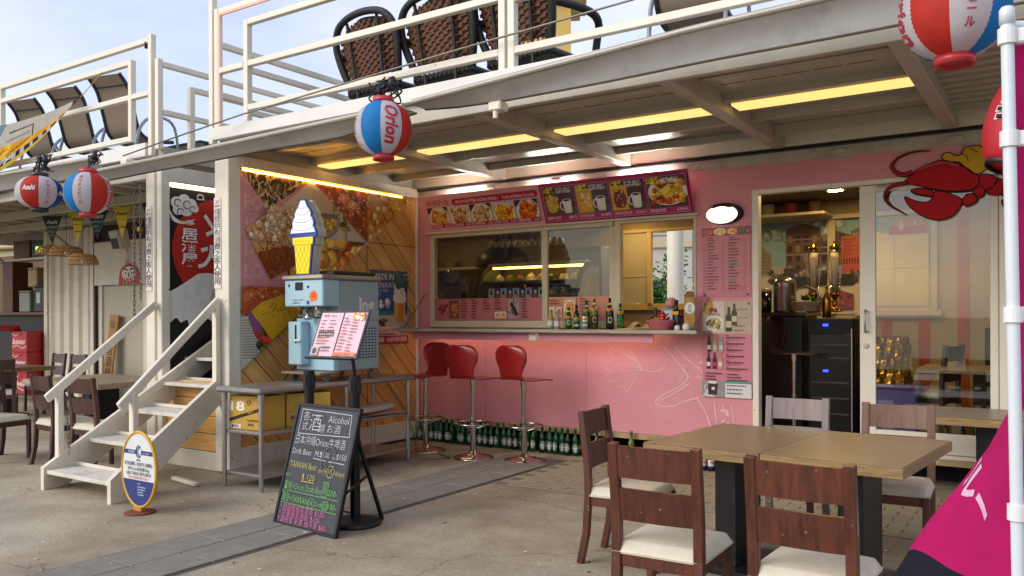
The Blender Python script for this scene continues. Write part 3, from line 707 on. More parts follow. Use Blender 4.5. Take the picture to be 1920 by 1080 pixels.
# ================================================================== canopy / roof deck over the kiosk front
cp = thing('roof_deck', 'white steel roof deck with grid of beams over the kiosk front', 'roof deck', (2.4, -1.2, 2.79))
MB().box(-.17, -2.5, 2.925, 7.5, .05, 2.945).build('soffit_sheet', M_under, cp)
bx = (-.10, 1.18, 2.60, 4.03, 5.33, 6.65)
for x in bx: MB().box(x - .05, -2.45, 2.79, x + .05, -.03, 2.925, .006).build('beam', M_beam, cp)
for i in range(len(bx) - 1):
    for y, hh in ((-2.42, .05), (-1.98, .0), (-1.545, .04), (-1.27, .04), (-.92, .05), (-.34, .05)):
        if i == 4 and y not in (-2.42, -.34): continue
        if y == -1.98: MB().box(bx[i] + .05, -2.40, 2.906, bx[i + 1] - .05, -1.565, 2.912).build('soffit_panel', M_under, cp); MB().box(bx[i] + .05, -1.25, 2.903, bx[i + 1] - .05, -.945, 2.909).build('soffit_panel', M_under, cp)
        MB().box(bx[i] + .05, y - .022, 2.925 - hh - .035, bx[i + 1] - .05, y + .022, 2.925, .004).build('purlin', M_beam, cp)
for i in range(4):                     # slotted seams along the soffit
    for y, z in ((-2.22, 2.9045), (-1.80, 2.9045), (-1.10, 2.9015)):
        x = bx[i] + .12
        while x < bx[i + 1] - .25: MB().box(x, y - .004, z, x + .17, y + .004, z + .003).build('slot', M_dark, cp); x += .20
    MB().box(bx[i] + .055, -2.03, 2.893, bx[i + 1] - .055, -1.955, 2.9055, .003).build('batten', M_beam, cp)
# ribbed sheet in the right-hand bay
mb = MB(); n = 26
for k in range(n):
    ya = -2.40 + k * (2.05 / n); mb.box(5.38, ya, 2.905 - (.03 if k % 2 else 0), 6.6, ya + 2.05 / n - .001, 2.924)
mb.build('ribbed_sheet', M_under, cp)
MB().box(-.17, -2.50, 2.785, 7.5, -2.45, 2.925, .005).build('front_beam', M_beam, cp)
MB().box(-.17, -.03, 2.80, 7.5, .05, 2.925, .005).build('rear_beam', M_whiteB, cp)
# checker plate near the wall with a relief of small raised lozenges
M_plate = mat('checker_plate', 'a3a49f', 0.3, metal=0.75, var=0.1, scale=5)
for i in range(3):
    pl = MB().box(bx[i] + .06, -.90, 2.897, bx[i + 1] - .06, -.36, 2.903).build('checker_plate', M_plate, cp)
    mb = MB(); nx = int((bx[i + 1] - bx[i] - .12) / .034)
    for a in range(nx):
        for c in range(15):
            x = bx[i] + .08 + a * .034; y = -.885 + c * .034 + (.017 if a % 2 else 0); q = 1 if (a + c) % 2 else -1
            mb.add([(x - .011, y - .004 * q, 2.897), (x + .002 * q, y - .005, 2.8955), (x + .011, y + .004 * q, 2.897), (x - .002 * q, y + .005, 2.8955)], [(0, 1, 2, 3)])
    st = mb.build('raised_pattern', M_plate, cp); st['kind'] = 'stuff'
# added glowing panels, standing for beam faces lit yellow
M_glow = emit('yellow_glow', 'ffd07c', 0.60)
lit_faces = []
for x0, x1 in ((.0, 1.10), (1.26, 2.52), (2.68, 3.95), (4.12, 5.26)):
    lt = thing('glow_panel', {0: 'long yellow glow panel added nearest the wooden partition', 1: 'yellow glow panel added above the red stools', 2: 'long yellow glow panel added above the set-menu sign', 4: 'yellow glow panel added nearest the glass door'}[int(x0)], 'ceiling light', ((x0 + x1) / 2, -1.41, 2.83), group='added yellow glow panels')
    MB().box(x0, -1.50, 2.835, x1, -1.32, 2.850).build('diffuser', M_glow, lt)
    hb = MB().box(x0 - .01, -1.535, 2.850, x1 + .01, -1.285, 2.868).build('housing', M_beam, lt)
# fluorescent tubes standing behind the menu sign, washing the checker plate
for x, lb in ((.72, 'nearest the wooden partition'), (1.78, 'above the burger pictures'), (2.78, 'nearest the bulkhead lamp')):
    lt = thing('sign_lamp', 'white tube lamp behind the top of the menu sign, ' + lb, 'lamp', (x, -.05, 2.62), group='tube lamps behind the sign')
    MB().cyl((x - .26, -.05, 2.655), (x + .26, -.05, 2.655), .013, 10).build('tube', emit('cool_tube', 'f3f4ea', 40.0), lt)
    MB().box(x - .29, -.075, 2.615, x + .29, -.03, 2.638, .004).build('batten', M_whiteB, lt)

# deck floor and the long containers' roofs
MB().box(-.17, -2.5, 2.95, 7.5, 2.5, 3.0).build('deck_floor', mat('deck_floor', '8f8a80', .7, var=.1), cp)
MB().box(-.2, -2.56, 2.93, 7.5, -2.503, 3.035, .004).build('fascia', mat('fascia_white', 'dedbd2', .55, var=.04, dirt=.2, dirtcol='9a917e'), cp)

# railings: each bar is a part
def bars(th, lst, m=M_whiteB, s=.05):
    for a, c, nm in lst: MB().bar(a, c, s if nm != 'post' else s * 1.1, s if nm != 'post' else s * 1.1, (0, 1, 0) if nm == 'post' else (0, 0, 1), .004).build(nm, m, th)
ra = thing('deck_railing', 'white square tube railing of the kiosk roof deck', 'railing', (3, -2.52, 3.0))
Y = -2.53
L1 = [((-.215, Y, 2.9), (-.215, Y, 4.6), 'post'), ((-.14, Y, 2.96), (-.14, Y, 4.08), 'post'), ((-.11, Y, 4.05), (7.5, Y, 4.05), 'rail'), ((-.11, Y, 3.53), (.22, Y, 3.53), 'rail'),
      ((.255, Y, 2.96), (.255, Y, 3.91), 'post'), ((.28, Y, 3.885), (2.87, Y, 3.885), 'rail'), ((.28, Y, 3.53), (2.87, Y, 3.53), 'rail'), ((.28, Y, 3.155), (2.87, Y, 3.155), 'rail'),
      ((2.90, Y, 2.96), (2.90, Y, 3.91), 'post'), ((2.975, Y, 2.96), (2.975, Y, 4.05), 'post'), ((3.0, Y, 3.885), (7.5, Y, 3.885), 'rail'), ((3.0, Y, 3.50), (7.5, Y, 3.50), 'rail'), ((3.0, Y, 3.15), (7.5, Y, 3.15), 'rail')]
bars(ra, L1)
X = -.15
bars(ra, [((X, -2.5, z), (X, 2.4, z), 'rail') for z in (3.775, 3.33)] + [((X + .12, -2.3, z), (X + .12, 2.4, z), 'rail') for z in (3.59, 3.21)] + [((X, y, 3.0), (X, y, 3.775), 'post') for y in (-.7, .9, 2.4)])
MB().tube([(-.1375 + .03, Y - .02, 4.03), (-.1375 + .03, Y - .02, 3.0)], .006, 6).build('light_cord', emit('red_cord', 'ff9a8a', .5), ra)
MB().tube([(-.1, Y - .02, 4.018), (.8, Y - .02, 4.018)], .006, 6).build('light_cord', emit('red_cord', 'ff9a8a', .5), ra)

rb = thing('deck_railing', 'white square tube railing of the roof deck left of the stairs', 'railing', (-4, -2.52, 3.0))
bars(rb, [((-1.13, Y, 2.9), (-1.13, Y, 4.05), 'post'), ((-1.02, Y, 2.95), (-1.02, Y, 3.80), 'post'), ((-1.16, Y, 4.0), (-9, Y, 4.0), 'rail'), ((-1.46, Y, 3.07), (-1.46, Y, 3.86), 'post'),
          ((-1.46, Y, 3.84), (-9, Y, 3.84), 'rail'), ((-1.16, Y, 3.50), (-9, Y, 3.50), 'rail'), ((-1.46, Y, 3.10), (-9, Y, 3.10), 'rail'), ((-4.03, Y, 3.1), (-4.03, Y, 4.0), 'post'), ((-6.6, Y, 3.1), (-6.6, Y, 4.0), 'post')])
bars(rb, [((-1.0, -2.5, 3.75), (-1.0, 2.4, 3.75), 'rail'), ((-1.0, -2.5, 3.30), (-1.0, 2.4, 3.30), 'rail'), ((-1.0, -2.2, 3.0), (-1.0, -2.2, 3.6), 'post'), ((-1.0, -2.2, 3.58), (-1.0, 2.4, 3.58), 'rail'), ((-1.0, 1.0, 3.0), (-1.0, 1.0, 3.75), 'post')])
MB().lathe([(0, 0), (.02, 0), (.022, .05), (.012, .07), (0, .07)], 10, (-1.2, Y - .01, 3.93)).build('bulb_holder', M_black, rb)

# ---- deck of the left-hand building
dl = thing('roof_deck', 'white steel roof deck over the dining area left of the stairs', 'roof deck', (-5, -1.2, 2.79))
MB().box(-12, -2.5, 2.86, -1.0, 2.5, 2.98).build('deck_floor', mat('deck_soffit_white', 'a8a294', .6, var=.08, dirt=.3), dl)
for k in range(22): MB().box(-12 + k * .5, -2.45, 2.80, -11.94 + k * .5, -.05, 2.86, .004).build('joist', M_beam, dl)
for y in (-2.47, -1.6, -.8): MB().box(-12, y - .03, 2.70, -1.2, y + .03, 2.80, .004).build('beam', M_beam, dl)
MB().box(-12, -2.56, 2.90, -1.2, -2.503, 3.03, .004).build('fascia', mat('fascia_white', 'dedbd2'), dl)
for x in (-6.9, -9.4): MB().bar((x, -.05, 2.35), (x, -.55, 2.72), .04, .04, b=.003).build('brace', M_beam, dl)

# ================================================================== awnings rolled out along the deck edge
def lerp(tab, x):
    for (x0, a0), (x1, a1) in zip(tab[:-1], tab[1:]):
        if x <= x1: return a0 + (a1 - a0) * max(0, (x - x0) / (x1 - x0))
    return tab[-1][1]
def awning(label, xs, ztab, htab, yt=-2.80, yh=-2.66):
    """roller tube in front of the deck edge, cloth draped from it back under the deck"""
    t = thing('awning', label, 'awning', (xs[0], yt, ztab[0][1]))
    n = 40; X_ = [xs[0] + (xs[1] - xs[0]) * i / n for i in range(n + 1)]
    MB().tube([(x, yt, lerp(ztab, x)) for x in X_], .020, 10).build('tube', M_pipe, t)
    def cl(u, v):
        x = xs[0] + (xs[1] - xs[0]) * u; z0 = lerp(ztab, x) - .02; z1 = lerp(htab, x) + .002 * math.sin(x * 3)
        return (x, yt * (1 - v) + yh * v + .012 * math.sin(math.pi * v), z0 * (1 - v ** 1.15) + z1 * v ** 1.15 + .0015 * math.sin(x * 5 + v * 5))
    def cl2(u, v): p = cl(u, v); return (p[0], p[1] + .004, p[2] + .002)
    mb = MB().grid(cl, 90, 10); mb.grid(cl2, 90, 10); mb.build('canvas', M_canvas, t)
    MB().tube([cl(i / n, 1) for i in range(n + 1)], .008, 6).build('hem', mat('grimy_hem', '55503f', .8, var=.3, scale=12), t)
    return t
aw1 = awning('grey canvas awning hanging over the stairs and wooden partition', (-1.64, 2.24), [(-1.64, 2.765), (0, 2.79), (2.24, 2.835)], [(-1.64, 2.70), (-.8, 2.715), (1.5, 2.735), (2.24, 2.81)])
aw2 = awning('grey canvas awning over the service window and glass door', (2.32, 8.0), [(2.32, 2.845), (3.31, 2.90), (4.35, 2.955), (5.2, 2.975), (8.0, 2.99)], [(2.32, 2.825), (2.6, 2.80), (3.0, 2.785), (4.4, 2.805), (5.4, 2.815), (8.0, 2.82)])
aw3 = awning('pale canvas awning over the dining area left of the stairs', (-9.0, -1.72), [(-9, 2.92), (-3.5, 2.92), (-1.72, 2.90)], [(-9, 2.80), (-3, 2.79), (-1.72, 2.79)], -2.78, -2.62)
for th, x, z in ((aw1, -1.3, 2.80), (aw2, 2.95, 2.72), (aw2, 5.6, 2.74)):
    MB().box(x - .05, -2.72, z, x + .05, -2.62, z + .06, .008).build('bracket', M_whiteB, th)
    MB().cyl((x, -2.70, z - .005), (x, -2.70, z - .05), .018, 10).build('crank_eye', M_whiteB, th)
MB().tube([(-1.5, -2.6, 2.93), (-.5, -2.75, 2.95), (.3, -2.62, 3.08), (2.6, -2.62, 3.21), (5.2, -2.62, 3.33), (7.4, -2.62, 3.42)], .007, 6).build('guy_wire', M_chain, ra)

# ================================================================== stairs
stt = thing('staircase', 'white painted open staircase with handrails beside the plank wall', 'staircase', (-.4, -3.2, 0))
XL, XR = -.70, .20
rise, run = .208, .368; ys0 = -3.74; zs0 = .155
M45 = lambda y: zs0 + (y - ys0) * rise / run
def stringer(x, y0, y1):
    pts = [(y0, 0.0), (y0, M45(y0) + .035), (y1, M45(y1) + .035), (y1, M45(y1) - .20), (y0 + .22, 0.0)]
    M = Matrix(((0, 0, 1, x), (1, 0, 0, 0), (0, 1, 0, 0), (0, 0, 0, 1)))
    return MB().prism(pts, .045, M).build('stringer', M_white, stt)
stringer(XL - .045, ys0 - .02, -.4); stringer(XR, ys0 - .02, -2.57)
for k in range(9):
    y = ys0 + k * run; z = zs0 + k * rise
    x1 = XR if y < -2.6 else .12
    o = MB().box(XL, y, z - .03, x1, y + .27, z, .004).build('tread', M_step, stt)
    MB().box(XL + .01, y + .255, z + .002, x1 - .01, y + .275, z + .03, .003).build('toe_board', M_white, o)
def handrail(x, a, bb):
    MB().bar((x, a[0], a[1]), (x, bb[0], bb[1]), .04, .072, b=.006).build('handrail', M_whiteB, stt)
# left rail and right rail
handrail(XL - .02, (-3.72, .72), (-2.56, 1.50)); handrail(XR + .02, (-3.66, .70), (-2.57, 1.52))
MB().box(XL - .05, -3.63, .20, XL + .01, -3.575, .80, .005).build('baluster', M_whiteB, stt)
MB().box(XR - .01, -3.55, .22, XR + .05, -3.495, .80, .005).build('baluster', M_whiteB, stt)
MB().box(XR - .01, -2.63, .80, XR + .05, -2.575, 1.46, .005).build('baluster', M_whiteB, stt)
chain((XL + .03, -3.57, .74), (XL + .03, -3.54, .25), stt)
MB().bar((.02, -2.95, .02), (.42, -3.02, .02), .05, .03, b=.006).build('foot_plate', M_white, stt)

# the flight is set a little askew to the posts it is fixed to
def skew(o):
    if o.type == 'MESH':
        for v in o.data.vertices: v.co.x -= .265 * (min(v.co.y + stt.location.y, -2.5) + 3.76)
    for c in o.children: skew(c)
skew(stt)

# ================================================================== left-hand building (Y = 0 front)
iz = thing('izakaya_building', 'white corrugated container building with curtained doorway and serving hatch', 'building', (-5.5, 1.2, 0))
def corr(x0, x1, z0, z1, y=0.0, pitch=.28, dep=.045):
    mb = MB(); x = x0; pts = []
    while x < x1:
        for dx, dy in ((0, 0), (.09, 0), (.13, dep), (.24, dep)):
            if x + dx <= x1: pts.append((x + dx, y + dy))
        x += pitch
    pts.append((x1, y))
    for a, c in zip(pts[:-1], pts[1:]): mb.add([(a[0], a[1], z0), (c[0], c[1], z0), (c[0], c[1], z1), (a[0], a[1], z1)], [(0, 1, 2, 3)])
    return mb
corr(-8.0, -6.62, .1, 2.8).build('corrugated_wall', M_white, iz)
corr(-4.95, -1.12, .1, 2.8).build('corrugated_wall', M_white, iz)
MB().box(-8.08, -.03, .05, -7.98, .06, 2.8, .004).build('wall_post', M_white, iz)
MB().box(-6.66, -.04, .05, -6.54, .06, 2.8, .004).build('wall_post', M_white, iz)
MB().box(-6.54, .02, 2.54, -4.95, .08, 2.8).build('lintel', mat('dark_brown_lintel', '2b1a12', .6), iz)
MB().box(-6.56, -.045, .1, -6.50, .0, 2.8, .004).build('door_post', mat('dark_brown_lintel', '2b1a12'), iz)
for x0, x1 in ((-6.50, -6.40), (-5.30, -5.18), (-4.99, -4.93)): MB().box(x0, .0, .1, x1, .06, 2.54, .004).build('door_stile', M_whiteB, iz)
MB().box(-6.40, .03, .1, -5.30, .036, 2.54).build('door_leaf', mat('pale_door', 'b3ad97', .45, var=.05), iz)
MB().box(-5.18, .03, .1, -4.99, .036, 2.54).build('pane', glass('dark_pane', '30332f', .1), iz)
MB().box(-5.6, .5, 0, -4.6, .55, 2.6).build('inner_wall', M_dark, iz)
# serving hatch: counter, shelf, window behind
MB().box(-12, .08, .1, -8.08, .16, 1.42).build('bar_front', mat('black_bar_front', '100d0b', .6), iz)
MB().box(-12, -.02, 1.42, -8.08, .5, 1.47, .004).build('bar_counter', wood('bar_wood', '4a2d16', '7d5128', .5, 'X'), iz)
MB().box(-12, .02, 2.36, -8.0, .34, 2.40, .004).build('shelf', M_white, iz)
MB().box(-12, 2.3, 0, -8.0, 2.36, 1.55).build('rear_wall', mat('brown_rear', '5a4226', .7), iz)
MB().box(-12, 2.3, 2.25, -8.0, 2.36, 2.8).build('rear_wall', mat('brown_rear', '5a4226'), iz)
MB().box(-8.1, .16, 0, -8.0, 2.36, 2.8).build('side_wall', mat('brown_rear', '5a4226'), iz)
MB().box(-18, 2.3, 0, -12.2, 2.36, 2.8).build('rear_wall', mat('brown_rear', '5a4226'), iz)
for x in (-12.2, -11.15, -10.1): MB().box(x, 2.28, 1.55, x + .1, 2.36, 2.25, .004).build('window_post', M_inner, iz)
MB().box(-9.75, .1, 1.47, -9.4, .45, 2.36).build('hatch_post', wood('bar_wood', '4a2d16', '7d5128'), iz)
# ================================================================== dining chairs and tables
def make_chair(name, wd, label, group):
    t = thing(name, label, 'chair', group=group)
    for s in (-1, 1):
        x = s * .178
        pts = [(x, -.235, 0), (x, -.20, .16), (x, -.185, .38), (x, -.19, .55), (x, -.225, .84)]
        mb = MB()
        for a, c in zip(pts[:-1], pts[1:]): mb.bar(a, (c[0], c[1], c[2] + .004), .042, .036, (0, 1, 0), .003)
        mb.build('back_post', wd, t, world=False)
        MB().bar((x, .185, 0), (x, .18, .375), .036, .036, (0, 1, 0), .004).build('front_leg', wd, t, world=False)
        MB().box(x - .011, -.17, .325, x + .011, .165, .378, .003).build('apron', wd, t, world=False)
    MB().box(-.16, .165, .325, .16, .187, .378, .003).build('apron', wd, t, world=False)
    MB().box(-.16, -.195, .325, .16, -.173, .378, .003).build('apron', wd, t, world=False)
    def slat(z0, z1, y0, y1):
        mb = MB(); n = 6
        for i in range(n):
            xa, xb = -.158 + .316 * i / n, -.158 + .316 * (i + 1) / n
            ya = -.012 * (1 - (xa / .16) ** 2); yb = -.012 * (1 - (xb / .16) ** 2)
            q = [(xa, y0 + ya, z0), (xb, y0 + yb, z0), (xb, y1 + yb, z1), (xa, y1 + ya, z1)]
            bq = [(p[0], p[1] + .02, p[2]) for p in q]
            mb.add(q + bq, [(0, 1, 2, 3), (7, 6, 5, 4), (3, 2, 6, 7), (1, 0, 4, 5)] + ([(0, 3, 7, 4)] if i == 0 else []) + ([(2, 1, 5, 6)] if i == n - 1 else []))
        return mb.build('back_rail', wd, t, world=False)
    slat(.70, .832, -.222, -.236); slat(.52, .655, -.200, -.216)
    mb = MB()
    def cu(u, v):
        x = (u - .5) * .40; y = (v - .5) * .40 - .004
        e = min(1, (1 - abs(2 * u - 1)) * 7) * min(1, (1 - abs(2 * v - 1)) * 7)
        return (x * (1 - .02 * (1 - e)), y, .385 + .042 * math.sin(math.pi / 2 * e) + .008 * math.sin(math.pi * u) * math.sin(math.pi * v))
    mb.grid(cu, 16, 16); mb.box(-.198, -.20, .377, .198, .192, .388)
    mb.build('seat_cushion', M_cushion, t, world=False)
    return t
CH = make_chair('dining_chair', M_redwood, 'mahogany chair end-on at the head of the oak table, beside the green bottles', 'chairs round the oak table')
CH.location = (4.03, -2.93, 0); CH.rotation_euler = (0, 0, R(-84))
for loc, rz, lb in (((4.66, -3.83, 0), 2, 'mahogany chair with its back to us at the oak table, nearer the chalkboard'),
                    ((5.26, -3.87, 0), -2, 'mahogany chair with its back to us at the oak table, nearer the magenta flag'),
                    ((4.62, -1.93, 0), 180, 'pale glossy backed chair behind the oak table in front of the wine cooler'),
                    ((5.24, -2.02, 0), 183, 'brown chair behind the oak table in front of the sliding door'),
                    ((5.80, -3.05, 0), 80, 'chair at the far end of the oak table, mostly hidden by the magenta flag')):
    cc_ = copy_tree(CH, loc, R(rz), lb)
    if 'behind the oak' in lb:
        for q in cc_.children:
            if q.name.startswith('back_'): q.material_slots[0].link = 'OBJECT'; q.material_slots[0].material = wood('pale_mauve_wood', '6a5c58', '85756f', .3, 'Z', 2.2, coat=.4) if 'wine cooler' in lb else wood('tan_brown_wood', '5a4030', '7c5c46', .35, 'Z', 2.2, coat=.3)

def make_table(name, label, loc, rz, lx, ly, top, edge, h=.70, th=.055, group=None, legs=True):
    t = thing(name, label, 'table', loc, rz, group=group)
    MB().box(-lx / 2 + .004, -ly / 2 + .004, h - .004, lx / 2 - .004, ly / 2 - .004, h, .002).build('table_top', top, t, world=False)
    MB().box(-lx / 2, -ly / 2, h - th, lx / 2, ly / 2, h - .0045, .004).build('edge_band', edge, t, world=False)
    MB().box(-.06, -.17, .03, .06, .17, h - th, .004).build('pedestal', M_blackm, t, world=False)
    MB().box(-.2, -.27, 0, .2, .27, .03, .006).build('base_plate', M_blackm, t, world=False)
    return t
make_table('dining_table', 'oak topped table with black pedestal, the one nearer the green bottles', (4.55, -2.66, 0), R(-5), .635, .99, M_tabletop, M_tableedge, group='joined oak tables')
make_table('dining_table', 'oak topped table with black pedestal, the one nearer the magenta flag', (5.195, -2.716, .006), R(-5), .645, 1.0, M_tabletop, M_tableedge, group='joined oak tables')
make_table('dining_table', 'oak table with black pedestal close in front of the sliding glass door', (5.62, -.72, 0), 0, 1.15, .70, M_tabletop, M_tableedge)
make_table('dining_table', 'pale topped table behind the stairs in front of the curtained doorway', (-2.75, -2.1, 0), 0, 1.5, .95, M_greytop, M_greytop)
make_table('dining_table', 'honey coloured table at the far left edge by the dark bar', (-6.3, -1.5, 0), 0, 1.3, .8, M_tabletop, M_tableedge)
CD = make_chair('dining_chair', M_dkwood, 'dark chair seen from behind at the pale table, the one farther from the stairs', 'chairs in the left dining area')
CD.location = (-1.80, -3.0, 0); CD.rotation_euler = (0, 0, R(-4))
for loc, rz, lb in (((-1.18, -2.98, 0), 3, 'dark red chair seen from behind at the pale table, close beside the stairs'),
                    ((-2.55, -3.25, 0), -80, 'dark chair at the left edge of the picture turned sideways'),
                    ((-6.45, -.85, 0), 178, 'dark chair by the bar, left of the pair in front of the red boxes'),
                    ((-5.85, -.88, 0), 182, 'dark chair by the bar, right of the pair in front of the red boxes'),
                    ((-5.5, -1.9, 0), 60, 'dark chair with cream seat at the honey coloured table'),
                    ((-1.35, -1.55, 0), 178, 'dark chair on the far side of the pale table, seen through the stairs')):
    copy_tree(CD, loc, R(rz), lb)

# ================================================================== bar stools
M_redshell = mat('red_shell', '8a181a', .32, var=.06, scale=4, coat=.2)
def make_stool(label, loc, rz):
    t = thing('bar_stool', label, 'stool', group='red bar stools')
    MB().lathe([(0, 0), (.20, 0), (.203, .006), (.19, .016), (.10, .034), (.04, .052), (.034, .075), (0, .075)], 36).build('base', M_chrome, t, world=False)
    MB().cyl((0, 0, .06), (0, 0, .40), .031, 18).cyl((0, 0, .40), (0, 0, .745), .024, 18).cyl((0, 0, .70), (0, 0, .762), .032, 18).build('column', M_chrome, t, world=False)
    rg = MB().tube([(.185 * math.cos(a), .185 * math.sin(a), .335) for a in [i * math.pi / 14 for i in range(28)]], .0095, 8, closed=True)
    for a in (.5, 2.07, 3.64, 5.21): rg.tube([(.03 * math.cos(a), .03 * math.sin(a), .285), (.18 * math.cos(a), .18 * math.sin(a), .333)], .0065, 6)
    rg.cyl((0, 0, .27), (0, 0, .30), .037, 16).build('foot_ring', M_chrome, t, world=False)
    prof = smoothpts([(.215, .758), (.12, .775), (0, .772), (-.12, .772), (-.165, .80), (-.185, .87), (-.205, .97), (-.23, 1.10)], 5)
    wid = smoothpts([(.20,), (.21,), (.20,), (.18,), (.155,), (.165,), (.215,), (.20,)], 5); n = len(prof) - 1
    def sh(off):
        def fn(u, v):
            i = min(n, int(round(v * n))); y, z = prof[i]; w_ = wid[i][0]
            cl = 1.0
            if v > .9: cl = math.sqrt(max(0.0, 1 - ((v - .9) / .1) ** 2 * .72))
            if v < .06: cl = .86 + .14 * (v / .06)
            s = (u - .5) * 2; back = max(0, (v - .55) / .45)
            return (s * w_ * cl, y + .055 * back * s * s + off * (.3 + back) * .6, z + off * (1 - back) * .9 - (.006 * s * s if v < .5 else 0))
        return fn
    mb = MB().grid(sh(0), 12, n); mb.grid(sh(.011), 12, n); k = 13
    a0, b0 = 0, (n + 1) * k
    rim = []
    for i in range(n): rim += [(i * k, (i + 1) * k, b0 + (i + 1) * k, b0 + i * k), (i * k + 12, b0 + i * k + 12, b0 + (i + 1) * k + 12, (i + 1) * k + 12)]
    for i in range(12): rim += [(i, b0 + i, b0 + i + 1, i + 1), (n * k + i, n * k + i + 1, b0 + n * k + i + 1, b0 + n * k + i)]
    for f_ in rim: mb.f.append(f_); mb.mi.append(0); mb.sm.append(False); mb.col.append((1, 1, 1))
    mb.build('seat_shell', M_redshell, t, world=False)
    t.location = loc; t.rotation_euler = (0, 0, rz); return t
S1 = make_stool('red bar stool nearest the wooden partition, turned the other way', (.62, -.62, 0), R(172))
copy_tree(S1, (1.28, -.70, 0), R(-6), 'middle red bar stool of the three under the counter')
copy_tree(S1, (1.79, -.58, 0), R(-14), 'red bar stool farthest from the wooden partition')

# ================================================================== beer bottles
M_green = bottleglass('green_glass', '0f5a1d'); M_greendk = bottleglass('dark_green_glass', '0b2d14'); M_brown = bottleglass('brown_glass', '3a1a0a'); M_olive = bottleglass('olive_glass', '6f7a20'); M_clear = bottleglass('clear_green_glass', 'a9b89a')
def bprof(h, r, neck=.36, rn=.0125, sh=.62):
    return [(0, 0), (r * .9, 0), (r, .006), (r, h * (sh - .08)), (r * .93, h * sh), (r * .62, h * (sh + .08)), (rn * 1.12, h * (sh + .18)), (rn, h * .95), (rn * 1.2, h * .955), (rn * 1.2, h * .985), (0, h)]
def curved(mb, r, z0, z1, col, a0=-65, a1=65, n=8, r2=None):
    """a paper label wrapped on the front of a bottle (front = -Y)"""
    for k in range(n):
        t0, t1 = R(-90 + a0 + (a1 - a0) * k / n), R(-90 + a0 + (a1 - a0) * (k + 1) / n)
        rr2 = r2 or r
        mb.add([(r * math.cos(t0), r * math.sin(t0), z0), (r * math.cos(t1), r * math.sin(t1), z0), (rr2 * math.cos(t1), rr2 * math.sin(t1), z1), (rr2 * math.cos(t0), rr2 * math.sin(t0), z1)], [(0, 1, 2, 3)], 0, True, lin(col))
def ovlabel(mb, r, zc, rz_, aw, col, n=14):
    vs = [(r * math.cos(R(-90)), r * math.sin(R(-90)), zc)]
    for k in range(n):
        t = 2 * math.pi * k / n; a = R(-90 + aw * math.cos(t)); vs.append((r * math.cos(a), r * math.sin(a), zc + rz_ * math.sin(t)))
    mb.add(vs, [(0, 1 + k, 1 + (k + 1) % n) for k in range(n)], 0, True, lin(col))
def bottle(label, loc, rz, h, r, glassm, group, lab, cap=None, sh=.62, cat='bottle', tagz=None):
    t = thing('beer_bottle', label, cat, group=group)
    MB().lathe(bprof(h, r, sh=sh), 14).build('glass_body', glassm, t, world=False)
    mb = MB(); R0 = r + .0006
    if lab == 'oval':
        ovlabel(mb, R0, h * .30, h * .165, 52, 'd9dcd6'); ovlabel(mb, R0 + .0003, h * .30, h * .145, 45, '17502a'); ovlabel(mb, R0 + .0006, h * .35, h * .062, 26, 'd9dcd6'); ovlabel(mb, R0 + .0006, h * .225, h * .045, 26, 'd9dcd6'); curved(mb, R0 + .0009, h * .275, h * .315, 'e4e6e0', -50, 50); ovlabel(mb, R0 + .001, h * .36, h * .022, 9, 'b01818')
        curved(mb, .0135, h * .78, h * .86, '2c6a36', -80, 80)
    elif lab == 'white':
        curved(mb, R0, h * .16, h * .42, 'dcd8cc', -75, 75); curved(mb, R0 + .0004, h * .24, h * .28, '8d8a80', -40, 40)
    elif lab == 'fitz':
        curved(mb, R0, h * .20, h * .46, 'd5d3cc', -80, 80); curved(mb, R0 + .0004, h * .12, h * .20, '1b2a78', -85, 85); curved(mb, R0, h * .75, h * .88, 'c33a30', -80, 80, r2=.0135)
        vs, fs = glyphs('Fitz', .015, .3); w_ = max(p[0] for p in vs); s_ = r * 1.5 / w_
        P = []
        for p in vs: a = (p[0] - w_ / 2) * s_ / R0 - math.pi / 2; P.append(((R0 + .0012) * math.cos(a), (R0 + .0012) * math.sin(a), h * .27 + p[1] * s_ * 1.5))
        mb.add(P, fs, 0, False, lin('b3202a'))
    elif lab:
        curved(mb, R0, h * .16, h * .44, lab[0], -80, 80); ovlabel(mb, R0 + .0005, h * .30, h * .10, 32, lab[1]); ovlabel(mb, R0 + .0009, h * .30, h * .07, 22, lab[2])
        curved(mb, .0145, h * .76, h * .84, lab[1], -80, 80)
    if tagz: curved(mb, R0 + .004, h * tagz, h * tagz + .022, 'e8a51e', -48, 48, r2=R0 + .003); curved(mb, R0 + .0046, h * tagz + .007, h * tagz + .014, '4a2a10', -30, 30, r2=R0 + .004)
    if mb.v: mb.build('label_print', M_print, t, world=False)
    MB().lathe([(0, h * .955), (.0155, h * .955), (.0150, h * 1.0), (.010, h * 1.006), (0, h * 1.006)], 12).build('cap', mat('cap_' + (cap or '2f6b34'), cap or '2f6b34', .4, metal=.4), t, world=False)
    t.location = loc; t.rotation_euler = (0, 0, rz); return t
rb_ = random.Random(21)
B0 = bottle('green beer bottle, first from the wooden partition in the front row', (.10, -.075, 0), 0, .262, .0325, M_green, 'green bottles along the kiosk foot', 'oval')
ORD = 'first second third fourth fifth sixth seventh eighth ninth tenth eleventh twelfth thirteenth fourteenth fifteenth sixteenth seventeenth eighteenth nineteenth twentieth twenty-first twenty-second twenty-third twenty-fourth twenty-fifth twenty-sixth twenty-seventh twenty-eighth twenty-ninth thirtieth'.split()
x = .10; first = True; nb = 0
